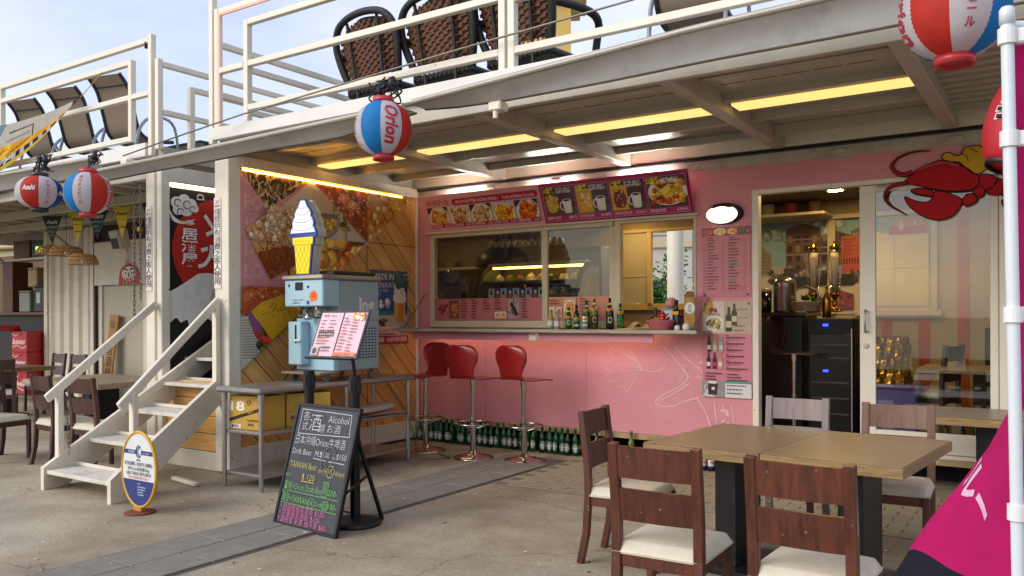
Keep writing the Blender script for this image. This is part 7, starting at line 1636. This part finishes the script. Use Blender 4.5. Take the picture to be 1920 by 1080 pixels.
# beer banner tied across the left railing
bn_ = thing('beer_banner', 'golden beer banner tied across the left deck railing', 'banner', (-3, -2.64, 3.1))
top = lambda u: Vector((-4.5 + 2.35 * u, -2.65, 3.60 - .10 * math.sin(u * 3.0)))
bot = lambda u: Vector((-4.7 + 2.55 * u, -2.66, 2.82 + .76 * u ** 1.5))
def bf(u, v): a, c = top(u), bot(u); q = a * (1 - v) + c * v; return Vector((q.x, q.y + .03 * math.sin(u * 8 + v * 2) * (1 - u), q.z))
mb = MB(); nu, nv_ = 90, 50; cs = random.Random(4)
mb.v = [tuple(bf(i / nu, j / nv_)) for j in range(nv_ + 1) for i in range(nu + 1)]
for j in range(nv_):
    for i in range(nu):
        u, v = (i + .5) / nu, (j + .5) / nv_
        c = 'b9b4aa'
        if u < .36 - .25 * v: c = '6f8890'
        elif v > .45 + .35 * (u - .3) and u < .96: c = 'd99a1c' if math.sin(u * 30 + v * 9) > -.55 else 'e8b83a'
        if v > .86: c = 'c9b038'
        if .90 > v > .76 and u < .97: c = '2c2830' if math.sin(u * 90) > -.3 else 'b9b4ba'
        if u > .93: c = '2a2c38'
        if .62 > u > .40 and abs(v - .22) < .012: c = '5a4a3a'
        if abs(u - .62) < .006 and .22 < v < .6: c = '5a4a3a'
        if .72 > v > .55 and math.sin(u * 26 + v * 40) > .86 and u < .6: c = '4a3420'
        mb.f.append((j * (nu + 1) + i, j * (nu + 1) + i + 1, (j + 1) * (nu + 1) + i + 1, (j + 1) * (nu + 1) + i)); mb.mi.append(0); mb.sm.append(True); mb.col.append(lin(c))
mb.usecol = True; mb.build('cloth', M_flagm, bn_)
MB().tube([bf(1, .5), (-1.85, -2.6, 3.80)], .004, 5).build('tie', mat('tie_cord', 'b59a5a', .7), bn_)
tx = MB()
for s_, u0, v0, sz, col in (('Asahi', .17, .30, .10, '2c3a44'), ('ASAHI BREWERIES LIMITED', .38, .42, .042, '6b5a40'), ('DRAFT BEER', .30, .86, .075, 'd9d4dc')):
    vs, fs = glyphs(s_, .02, .2); P = [bf(u0 + q[0] * sz / 2.35, v0 - q[1] * sz / .7) + Vector((0, -.006, 0)) for q in vs]; tx.add(P, fs, 0, False, lin(col))
tx.build('lettering', M_print, bn_)

# ================================================================== inside the kiosk
def lampdisc(label, x, y, z, s):
    t = thing('ceiling_downlight', label, 'lamp', (x, y, z), group='downlights inside the kiosk'); MB().lathe([(0, 0), (.075, 0)], 24, (0, 0, -.003), caps=False).build('lens', emit('downlight_%g' % s, 'ffd488', s * 1.35), t, world=False); MB().lathe([(.075, -.004), (.10, -.004), (.10, .01), (.075, .01)], 24, caps=False).build('trim', M_steel, t, world=False)
lampdisc('round ceiling downlight just inside the sliding door', 4.18, .75, 2.615, 60); lampdisc('round ceiling downlight farther inside the sliding door', 4.15, 1.5, 2.615, 70); lampdisc('round ceiling downlight above the display case', 1.6, 1.9, 2.615, 40); lampdisc('round ceiling downlight behind the open service window', 2.6, 1.3, 2.615, 60); lampdisc('added round ceiling downlight brightening the plate shelf', -.9, 1.3, 2.615, 24); lampdisc('round ceiling downlight above the far seats', 5.5, 1.3, 2.615, 60)  # the plate shelf downlight is added to brighten the dark left end
for x in (2.72, 3.05):
    t = thing('spot_lamp', 'small spot lamp under the ceiling in the service window, ' + ('nearer the pier' if x > 2.9 else 'nearer the window sash'), 'lamp', (x, .25, 2.5)); MB().lathe([(0, 0), (.05, .0), (.042, .035), (.016, .06), (.012, .12), (0, .12)], 16).build('shade', mat('spot_shade', 'b8a878', .3, var=.1), t, world=False)
# shelf with plates
sh_ = thing('wall_shelf', 'white shelf with stacks of plates inside the kiosk', 'shelf', (-1.1, 2.2, 2.02)); MB().box(-2.1, 2.05, 2.02, -.45, 2.37, 2.06, .004).build('board', M_cream, sh_); MB().box(-1.52, 2.05, 2.06, -1.49, 2.08, 2.6).build('upright', M_cream, sh_); MB().box(-2.1, 2.05, 2.50, 1.2, 2.37, 2.53, .004).build('board', M_inner, sh_)
for x, n in ((-1.9, 9), (-1.62, 10), (-1.25, 6), (-.85, 9)):
    t = thing('plate_stack', 'stack of white plates on the kiosk shelf, %s' % {-1.9: 'at the far left', -1.62: 'left of the upright', -1.25: 'the low one right of the upright', -.85: 'at the display case end'}[x], 'plates', (x, 2.2, 2.06))
    for k in range(n): MB().lathe([(0, 0), (.07, 0), (.12, .014), (.125, .018), (.07, .006), (0, .006)], 20, (rs.uniform(-.008, .008), rs.uniform(-.008, .008), k * .0155)).build('plate', mat('plate_white', 'b5ac98', .3), t, world=False)
# hanging glasses
rk = thing('glass_rack', 'rack of stemmed glasses hanging from the kiosk ceiling', 'glass rack', (1.0, .7, 2.5)); MB().box(.55, .55, 2.37, 1.5, .85, 2.385, .004).build('rack', M_blackm, rk)
gp = MB().lathe([(.032, 0), (.006, -.008), (.004, -.09), (.012, -.105), (.036, -.13), (.040, -.16), (.034, -.20)], 14).mesh('wine_glass', glass('goblet_glass', 'f4f2ea', .12, .03))
inv = INV[rk.name]
for i in range(10):
    for j in range(2): inst(gp, 'wine_glass', rk, inv @ Vector((.60 + i * .09, .62 + j * .14, 2.365)))
# display case with curved front
dc = thing('display_case', 'lit curved-glass cake display case inside the kiosk', 'display case', (1.1, .8, .26))
prf = [(1.05, 1.45), (.46, 1.45), (.47, 1.55), (.52, 1.72), (.60, 1.86), (.72, 1.95), (.85, 1.98), (1.05, 1.98)]
MDC = lambda x: Matrix(((0, 0, 1, x), (1, 0, 0, 0), (0, 1, 0, 0), (0, 0, 0, 1)))
for x in (.42, 1.74):
    MB().prism(prf, .03, MDC(x)).build('end_frame', M_black, dc)
    MB().prism([(.52 + (a - .52) * .8 + .04, 1.5 + (c - 1.5) * .82 + .02) for a, c in prf], .034, MDC(x - .002)).build('end_pane', mat('case_end_glass', '7d8780', .12, var=.3, scale=5, coat=.5), dc)
MB().box(.45, .46, .90, 1.74, 1.05, 1.45, .005).build('base', M_steel, dc)
mb = MB()
for a, c in zip(prf[1:6], prf[2:7]): mb.quad((.45, a[0], a[1]), (1.74, a[0], a[1]), (1.74, c[0], c[1]), (.45, c[0], c[1]))
mb.build('curved_glass', M_glass, dc)
MB().box(.45, .72, 1.94, 1.74, 1.05, 1.98, .004).build('top', M_cream, dc); MB().cyl((.5, .76, 1.925), (1.7, .76, 1.925), .012, 8).build('tube_lamp', emit('case_lamp', 'ffc860', 5), dc)
for z in (1.60, 1.76): MB().box(.46, .62, z, 1.73, 1.03, z + .012).build('shelf', mat('case_shelf', '8a8468', .3), dc)
MB().box(.45, 1.04, 1.45, 1.74, 1.06, 1.96).build('back_panel', mat('case_back', '6b5a34', .5), dc)
for k in range(16):
    x = .55 + (k % 8) * .145; z = 1.612 if k < 8 else 1.772
    t = thing('food_pack', 'food item on the %s display case shelf, %s from the partition end' % ('lower' if k < 8 else 'upper', ORD[k % 8]), 'food', (x, .82, z), group='food in the display case')
    c = ['b8904a', '3f5a24', 'c9b48a', '6b7a34', '8a5a2c', 'd8c49a'][k % 6]; MB().lathe([(0, 0), (.045 + rs.uniform(0, .03), 0), (.06, .03), (.05, rs.uniform(.045, .06)), (.02 + rs.uniform(0, .02), .07), (0, rs.uniform(.07, .10))], 7, ry=rs.uniform(.6, 1.4), sm=False).build('pack', mat('pack_' + c, c, .3, var=.4, scale=30, coat=.4), t, world=False)
# steel box, dark fridge at left
sb = thing('toaster_oven', 'pale steel oven inside the kiosk behind the window', 'oven', (-.1, .75, .9)); MB().box(-.45, .55, .9, .28, 1.0, 1.74, .012).build('body', mat('oven_body', '8d8368', .4, metal=.3, var=.08), sb); MB().box(.20, .54, 1.2, .27, .548, 1.65).build('door_edge', M_black, sb); MB().cyl((.24, .53, 1.35), (.24, .53, 1.58), .012, 8).build('handle', M_cream, sb)
jr = thing('glass_jar', 'glass jar of snacks standing on the oven', 'jar', (-.1, .75, 1.742)); MB().lathe([(0, 0), (.08, 0), (.095, .03), (.095, .14), (.06, .18), (0, .18)], 16).build('jar', mat('jar_glass', '8f917e', .12, var=.4, scale=20, coat=.5), jr, world=False); jr = thing('bread_loaf', 'tan bread loaf beside the glass jar on the oven', 'bread', (-.1, .75, 1.742)); MB().lathe([(0, 0), (.07, 0), (.10, .05), (.05, .09), (0, .1)], 9, (.2, 0, 0)).build('loaf', mat('bread_tan', 'b58a4a', .7, var=.3, scale=20), jr, world=False)
hd = thing('range_hood', 'dark round extractor hood behind the display case', 'hood', (.1, 1.7, 1.9)); MB().lathe([(.34, 0), (.36, .03), (.30, .18), (.12, .30), (.10, .6), (0, .6)], 28, (.0, 1.7, 2.0)).build('hood', M_black, hd)
gd = thing('grey_cupboard', 'grey cupboard door standing behind the right window pane', 'cupboard', (1.3, 1.7, .26)); MB().box(1.05, 1.55, .26, 1.5, 1.95, 2.2, .01).build('carcass', mat('cupboard_grey', '7a7c7c', .35, var=.08), gd); MB().box(1.08, 1.542, .5, 1.47, 1.549, 2.15, .004).build('door', mat('cupboard_door', '8a8f92', .25, var=.08, coat=.3), gd)
# through the door: dark bar, kettle, wine cooler, decanters
br_ = thing('serving_bar', 'black serving bar seen through the doorway', 'bar', (3.5, 1.0, .26)); MB().box(2.75, .75, .26, 4.02, 1.3, 1.36, .006).build('bar_body', mat('bar_black', '0f0d0d', .5, var=.2), br_); MB().box(2.72, .72, 1.36, 4.05, 1.33, 1.40, .006).build('bar_top', mat('bar_top', '1c1816', .25), br_)
wcx = thing('wine_cooler', 'tall black wine cooler with blue displays inside the doorway', 'wine cooler', (4.3, .85, .26)); MB().box(4.10, .60, .26, 4.50, 1.15, 1.34, .008).build('cabinet', mat('cooler_black', '08080a', .55, var=.1, spec=.25), wcx); MB().box(4.12, .588, .30, 4.48, .598, 1.20, .004).build('glass_door', mat('cooler_glass', '050507', .2, spec=.3), wcx); MB().tube([(4.485, .585, .34), (4.485, .585, 1.25)], .008, 8).build('handle', M_steel, wcx)
for z in (1.27, .86): MB().box(4.24, .585, z, 4.285, .5875, z + .022).build('display', emit('blue_led', '2038ff', 2.5), wcx)
for z in (.48, .62, .76, .98, 1.1): MB().box(4.14, .583, z, 4.46, .5865, z + .014).build('rack_front', mat('rack_wood', '2c1e14', .5), wcx)
kt = thing('water_boiler', 'steel electric water boiler on the serving bar', 'kettle', (3.80, .95, 1.40)); MB().lathe([(0, 0), (.10, 0), (.105, .02), (.105, .24), (.11, .27), (.10, .31), (.06, .335), (0, .34)], 24, (0, 0, 0)).build('body', mat('boiler_steel', '8a8780', .25, metal=.8), kt, world=False); MB().box(-.14, -.05, .27, .05, .05, .34, .02).build('spout_lid', mat('boiler_lid', '5a5852', .35), kt, world=False)
jg = thing('glass_jug', 'glass jug of dark coffee beside the boiler', 'jug', (3.63, .85, 1.40)); MB().lathe([(0, 0), (.06, 0), (.072, .01), (.075, .19), (0, .19)], 18).build('drink', mat('dark_coffee', '160c08', .1, coat=.6), jg, world=False); MB().lathe([(.075, .19), (.078, .23)], 18).tube([(-.075, 0, .20), (-.12, 0, .19), (-.12, 0, .08), (-.075, 0, .05)], .009, 6).build('rim_and_handle', mat('jug_glass', '9a968c', .1, coat=.5), jg, world=False)
rc = thing('rice_cooker', 'beige lidded cooker at the end of the serving bar', 'cooker', (3.42, .95, 1.40)); MB().lathe([(0, 0), (.11, 0), (.12, .02), (.12, .12), (.10, .17), (0, .18)], 20).build('body', mat('cooker_beige', 'a89a7a', .35), rc, world=False)
dk_ = [thing('brass_decanter', 'tall glass drink tower with brass foot on the bar, %s' % s, 'drink tower', (x, y, 1.40), group='drink towers') for s, x, y in (('nearer the boiler', 4.06, 1.0), ('nearer the sliding door', 4.24, 1.05))]
M_brass = mat('brass', 'b8862c', .2, metal=1.0, var=.08)
for t in dk_:
    MB().lathe([(0, 0), (.07, 0), (.06, .02), (.02, .04), (.02, .12), (.05, .16), (.055, .18), (0, .18)], 20).build('foot', M_brass, t, world=False); MB().lathe([(.05, .18), (.055, .3), (.075, .42), (.06, .55), (.045, .60)], 20).build('glass_tube', glass('tower_glass', 'f4f0e6', .0, .03), t, world=False); MB().lathe([(.03, .18), (.035, .4), (.038, .56), (0, .57)], 14).build('ice_core', mat('ice_core', 'd8d2c4', .5), t, world=False); MB().lathe([(.048, .60), (.05, .62), (.012, .64), (.012, .67), (0, .67)], 16).build('lid', M_brass, t, world=False)
    MB().cyl((0, -.05, .10), (0, -.10, .10), .010, 8).cyl((0, -.09, .10), (0, -.09, .05), .008, 8).build('spigot', M_brass, t, world=False)
cs_ = thing('champagne_bottle', 'gold foil bottle in front of the drink towers', 'bottle', (4.22, .82, 1.345)); MB().lathe(bprof(.30, .04), 18).build('bottle_body', M_brass, cs_, world=False)
bk = thing('wicker_basket', 'wicker basket with leaves on top of the wine cooler', 'basket', (4.06, .72, 1.402)); mb = MB()
for k in range(7): mb.tube([((.11 + .004 * k + .003 * (-1) ** (i + k)) * math.cos(i * math.pi / 12), (.08 + .004 * k) * math.sin(i * math.pi / 12), .01 + k * .013) for i in range(24)], .007, 5, closed=True)
mb.tube([(-.13, 0, .09), (-.09, 0, .2), (0, 0, .24), (.09, 0, .2), (.13, 0, .09)], .007, 6); mb.build('basket_body', mat('grey_wicker', '8a7a60', .6, var=.3, scale=30), bk, world=False)
mb = MB()
for k in range(24): a = rs.uniform(0, 6.28); q = Vector((.09 * math.cos(a), .06 * math.sin(a), .10)); d = Vector((math.cos(a), math.sin(a), rs.uniform(.2, 1))) * .07; n_ = d.cross(Vector((0, 0, 1))).normalized() * .018; mb.quad(q, q + d * .5 + n_, q + d, q + d * .5 - n_)
mb.build('leaves', mat('herb_leaf', '3f5a22', .5, var=.3, scale=20), bk, world=False)
st2 = copy_tree(S1, (4.02, .45, .26), R(-95), 'red bar stool inside the doorway in front of the wine cooler'); st2['label'] = 'dark bar stool inside the doorway in front of the wine cooler'
for q in st2.children:
    if q.name.startswith('seat_shell'): q.material_slots[0].link = 'OBJECT'; q.material_slots[0].material = mat('dark_shell', '2c1610', .35)
# mural and pinned papers on the rear wall
mr_ = thing('street_mural', 'large old street photograph mural on the rear wall behind the bar', 'mural', (3.0, 2.372, 1.38)); frame(mr_, (1, 0, 0), (0, 0, 1)); panel(mr_, 1.92, 1.04, .002, mat('mural_sheet', 'a9a59c', .5), 'sheet')
p = Print(); p.region([(0, 0), (1.92, 0), (1.92, 1.04), (0, 1.04)]); p.rect(0, .55, 1.92, 1.04, '86aab4'); p.blobs(10, (.2, .85, 1.0, 1.0), .05, .1, ['8fb0b8', 'a9c0c4']); p.rect(0, 0, 1.92, .42, 'c2beb4')
p.poly([(.0, .45), (.0, .80), (.12, .80), (.26, .68), (.26, .45)], '8a8478'); 
for k in range(6): p.line([(.0, .50 + k * .05), (.25, .48 + k * .035)], .008, '5c564e')
for (x0, x1, z1, c) in ((.42, .80, .96, '6b5654'), (.80, 1.12, .86, '5c4c4c'), (1.12, 1.36, .90, '6f5a56')):
    p.rect(x0, .40, x1, z1, c); p.poly([(x0, z1), (x1, z1), ((x0 + x1) / 2, z1 + .06)], c); n = int((x1 - x0) / .09)
    for i in range(n):
        for j in range(4): p.rect(x0 + .02 + i * .09, .48 + j * .11, x0 + .07 + i * .09, .55 + j * .11, '3a3032' if (i + j) % 3 else '8f8078')
    p.rect(x0, z1 - .13, x1, z1 - .11, '8a7a72'); p.rect(x0, .66, x1, .68, '8a7a72')
p.poly([(.40, .44), (.40, .52), (.78, .52), (.82, .44)], '4a4444'); p.poly([(.72, .50), (.95, .54), (1.2, .52), (1.2, .44), (.72, .42)], 'b0aca2'); p.blobs(60, (.05, .36, 1.3, .48), .02, .05, ['2c282a', '4a4444', '6b6460', '8a8480']); p.rect(.42, .30, .72, .42, '38343a'); p.rect(.72, .32, 1.15, .44, '2f2c30')
p.ell(.10, .28, .045, .055, '2c2a2e', n=12); p.ell(.10, .36, .022, .028, '8a6a58', n=10); p.poly([(.05, .23), (.15, .23), (.17, .10), (.03, .10)], '7f8c98'); p.poly([(.75, .10), (.95, .28), (1.15, .22), (1.15, .06), (.75, .04)], '8a4a52'); p.blobs(10, (.8, .08, 1.1, .2), .03, .06, ['8f5a5e', '5c3a40'])
p.region(); p.rect(1.42, .86, 1.9, 1.04, '8fa4a8'); p.poly([(1.50, .90), (1.60, 1.0), (1.76, 1.02), (1.86, .94), (1.86, .86), (1.50, .86)], 'c9742c'); p.rect(1.5, .84, 1.86, .92, 'b8422a'); p.ell(1.62, .93, .025, .05, 'd0c8b8'); p.ell(1.75, .95, .02, .03, 'd0c8b8')
p.build('print', mr_)
pp = thing('pinned_papers', 'four pale sheets pinned on the rear wall beside the mural', 'papers', (4.22, 2.362, 1.46)); frame(pp, (1, 0, 0), (0, 0, 1))
for i in range(2):
    for j in range(2): MB().box(i * .33 + .002, j * .40 + .002, -.002, i * .33 + .327, j * .40 + .397, 0).build('sheet', mat('cream_sheet', 'd8cca4', .6, var=.04), pp, world=False)
rm = thing('red_menu', 'small red menu card on the rear wall above the drink towers', 'menu', (4.02, 2.355, 1.83)); frame(rm, (1, 0, 0), (0, 0, 1)); panel(rm, .22, .40, .002, mat('red_card', 'b4503c', .5), 'sheet'); p = Print(); p.dashes(.02, .36, .2, 8, .024, .009, '6a2018', frac=(.5, .95)); [wbot(.03 + k * .028, .10, .07, '3a1a14', '8a4a3c') for k in range(7)]; p.build('print', rm)
MB().box(2.98, 2.30, 2.42, 5.0, 2.37, 2.47, .004).build('mural_rail', M_cream, kio); MB().box(3.88, 2.33, 1.38, 3.96, 2.368, 2.42, .003).build('mural_post', M_cream, kio); MB().box(2.9, 1.9, 2.44, 3.95, 2.3, 2.47, .004).build('high_shelf', M_cream, kio)
for k, (x, c) in enumerate(((3.05, '3a2c24'), (3.3, 'b5ada0'), (3.55, '8a3a2c'), (3.8, '6b5a40'))):
    t = thing('shelf_tin', 'storage tin on the high shelf inside the doorway, %s' % ['dark, farthest left', 'white, second', 'red, third', 'tan, nearest the sliding door'][k], 'tin', (x, 2.1, 2.471), group='tins on the high shelf'); MB().lathe([(0, 0), (.07, 0), (.07, .11), (.072, .112), (.072, .13), (0, .132)], 18).build('tin', mat('tin_' + c, c, .4), t, world=False)
# right-hand part behind the glass: striped wall, purple box, gold bag, leaning board, tables
strp = thing('wall_stripes', 'orange vertical stripes painted on the cream inner wall', 'wall stripes', (4.9, 2.375, .3)); 
for x in (4.42, 4.78, 5.14, 5.5, 5.86): MB().box(x, 2.370, .26, x + .10, 2.376, 1.36 if x < 5.0 else 2.6).build('stripe', mat('orange_stripe', 'b8552c', .6), strp)
MB().box(4.16, 2.33, 1.36, 5.0, 2.368, 1.42, .004).build('window_sill', M_cream, kio); MB().box(4.90, 2.34, 1.42, 4.96, 2.368, 2.44, .003).build('window_post', M_cream, kio)
pb = thing('purple_box', 'purple plastic storage box behind the sliding door', 'box', (4.75, 1.0, .26)); MB().box(4.55, .8, .26, 4.98, 1.25, .72, .02).build('tub', mat('purple_plastic', '5a4f94', .4), pb); MB().box(4.54, .79, .72, 4.99, 1.26, .75, .008).build('lid', mat('purple_lid', '7a6fae', .35), pb)
gb = thing('gold_bag', 'shiny gold foil bag on the purple box', 'bag', (4.7, 1.0, .75))
def gbf(u, v): a = u * 6.283; r_ = 1 + .10 * math.sin(a * 7 + v * 9) + .06 * math.sin(a * 13); return (4.72 + .17 * r_ * math.cos(a) * (1 - .1 * v), 1.02 + .13 * r_ * math.sin(a), .752 + .42 * v)
MB().grid(gbf, 40, 14, closed_u=True, sm=False).build('foil', mat('gold_foil', 'b8851c', .25, metal=.8, var=.3, scale=20), gb)
cc = copy_tree(CD, (5.02, 1.15, .26), R(75), 'dark chair standing behind the sliding glass door'); cc['group'] = 'chairs in the left dining area'
it = thing('side_table', 'pale low table behind the sliding glass door', 'table', (5.35, 1.0, .26)); MB().box(5.0, .55, .88, 5.9, 1.3, .92, .005).build('top', M_greytop, it); MB().box(5.4, .85, .26, 5.5, .95, .88).build('leg', M_blackm, it)
bs = thing('black_cabinet', 'black slatted cabinet at the far end behind the glass', 'cabinet', (5.75, 1.7, .26)); MB().box(5.45, 1.4, .26, 6.1, 2.0, 1.25, .006).build('body', mat('cab_black', '14110f', .5), bs)
for k in range(9): MB().box(5.46, 1.388, .4 + k * .09, 6.09, 1.398, .46 + k * .09).build('slat', mat('cab_slat', '1f1a17', .4), bs)

# ================================================================== beyond: buildings, tree and lamp post seen behind the kiosk
def house(name, label, loc, rz, w, d, h, wallm, roofm, wins):
    t = thing(name, label, 'building', loc, rz)
    MB().box(-w / 2, -d / 2, 0, w / 2, d / 2, h).build('wall', wallm, t, world=False)
    MB().box(-w / 2 - .5, -d / 2 - .5, h, w / 2 + .5, d / 2 + .5, h + .35, .05).box(-w / 2 - .8, -d / 2 - .8, h + .35, w / 2 + .8, d / 2 + .8, h + .8, .05).build('cornice', roofm, t, world=False)
    for face in range(4):
        L_ = w if face % 2 == 0 else d; nn = max(2, int(L_ / 3.2))
        for i in range(nn):
            for j in range(max(1, int(h / 3.4))):
                cx = -L_ / 2 + (i + .5) * L_ / nn; z0 = 1.0 + j * 3.4; M = Matrix.Rotation(face * math.pi / 2, 4, 'Z'); off = -(d if face % 2 == 0 else w) / 2
                f_ = MB().box(cx - .65, off - .06, z0 - .1, cx + .65, off + .05, z0 + 1.7, 0, M).build('window', roofm, t, world=False)
                MB().box(cx - .5, off - .075, z0, cx + .5, off - .062, z0 + 1.55, 0, M).build('pane', wins, f_, world=False)
    MB().box(-w / 2 - .12, -d / 2 - .12, h * .55, w / 2 + .12, d / 2 + .12, h * .55 + .3).build('string_course', roofm, t, world=False)
    return t
M_yb = mat('yellow_stucco', 'd0b165', .8, var=.05, scale=.6); M_ybt = mat('cream_trim', 'b9aa8a', .8, var=.05, scale=.6); M_win = mat('far_pane', '5f6a72', .15, coat=.4)
house('yellow_building', 'pale yellow corner building with a cornice rising behind the roof deck', (-15.9, 28.7, 0), R(30), 2.7, 2.6, 16.9, M_yb, M_ybt, M_win)
house('white_building', 'white building seen through the rear window of the kiosk', (-9.5, 24, 0), R(20), 8, 8, 7, mat('white_stucco', 'b5b0a6', .8, var=.06, scale=.6), M_ybt, M_win)
house('brown_house', 'brown grey house seen through the bar window at the far left', (-26, 13, 0), R(10), 14, 8, 3.6, mat('brown_stucco', '8a8072', .8, var=.1, scale=.6), M_ybt, M_win)
lp = thing('white_column', 'thick white lamp column seen through the rear window', 'lamp post', (.62, 5.9, 0)); MB().cyl((.62, 5.9, 0), (.62, 5.9, 5.2), .14, 20).build('shaft', M_whiteB, lp); MB().lathe([(.22, 0), (.22, .25), (.15, .4), (.14, .42)], 20, (.62, 5.9, 0)).build('plinth', M_wthr, lp)
MB().box(.95, 5.8, 1.9, 1.3, 5.9, 3.2, .01).build('grey_panel', mat('grey_panel', '6b7076', .5), lp)
tr = thing('street_tree', 'leafy green tree seen through the open rear window', 'tree', (-.75, 7.6, 0))
MB().tube([(-.75, 7.6, 0), (-.72, 7.62, .8), (-.76, 7.6, 1.4), (-.7, 7.6, 2.1)], [.11, .08, .07, .03], 10).tube([(-.74, 7.6, 1.2), (-.95, 7.5, 1.7), (-1.1, 7.5, 2.1)], [.05, .035, .015], 8).tube([(-.74, 7.6, 1.3), (-.45, 7.7, 1.8), (-.3, 7.7, 2.2)], [.05, .035, .015], 8).build('trunk', mat('bark', '4a3a2a', .9, var=.3, scale=15), tr)
tt = random.Random(9); mb = MB()
cen = [(-.75 + tt.gauss(0, .34), 7.6 + tt.gauss(0, .34), 1.85 + tt.gauss(0, .36)) for _ in range(46)]
for c_ in cen:
    for _ in range(60):
        q = Vector(c_) + Vector((tt.gauss(0, .10), tt.gauss(0, .10), tt.gauss(0, .10))); a = Vector((tt.uniform(-1, 1), tt.uniform(-1, 1), tt.uniform(-.6, .6))).normalized(); b_ = a.orthogonal().normalized() * .028; a = a * .05; mb.add([q - a, q + b_, q + a, q - b_], [(0, 1, 2, 3)], tt.randrange(3))
mb.build('crown', [mat('leaf_a', '3f6a1e', .5, var=.2), mat('leaf_b', '578a2a', .5, var=.2), mat('leaf_c', '2c4f18', .5, var=.2)], tr)
cr_ = thing('blue_car', 'blue car roof and window seen low through the rear window', 'car', (.2, 9.5, 0)); MB().prism([(-2.0, .35), (2.0, .35), (2.05, .75), (1.5, .95), (.9, 1.42), (-1.1, 1.45), (-1.7, .98), (-2.05, .9)], 1.6, Matrix(((1, 0, 0, .2), (0, 0, -1, 10.3), (0, 1, 0, 0), (0, 0, 0, 1)))).build('body', mat('car_blue', '2a5aa0', .25, coat=.6), cr_)
MB().prism([(-1.0, .98), (1.2, .98), (.8, 1.36), (-.9, 1.38)], .02, Matrix(((1, 0, 0, .2), (0, 0, -1, 8.695), (0, 1, 0, 0), (0, 0, 0, 1)))).build('side_window', M_win, cr_)
for x in (-1.1, 1.5): MB().cyl((x + .0, 8.75, .33), (x + .0, 8.62, .33), .33, 20).build('wheel', M_black, cr_)

# scraps of paper and grit lying about on the concrete
dr_ = random.Random(17); mb = MB()
for _ in range(420):
    x, y = dr_.uniform(-2.6, 5.2), dr_.uniform(-5.6, -.9); r_ = dr_.choice((.004, .006, .006, .009, .014)); a0 = dr_.uniform(0, 6.28); k_ = dr_.randint(4, 6)
    mb.add([(x + r_ * dr_.uniform(.5, 1.3) * math.cos(a0 + i * 6.283 / k_), y + r_ * dr_.uniform(.5, 1.3) * math.sin(a0 + i * 6.283 / k_), .0165 + dr_.uniform(0, .003) if 1.45 < x < 2.15 else .003 + dr_.uniform(0, .003)) for i in range(k_)], [tuple(range(k_))], dr_.choice((0, 0, 1, 2)))
tag(mb.build('ground_litter', [mat('paper_scrap', 'cfc9ba', .8), mat('dry_leaf', '6b563a', .8), mat('dark_grit', '4a4338', .9)]), 'small pale paper scraps and grit scattered on the concrete', 'litter', kind='stuff')
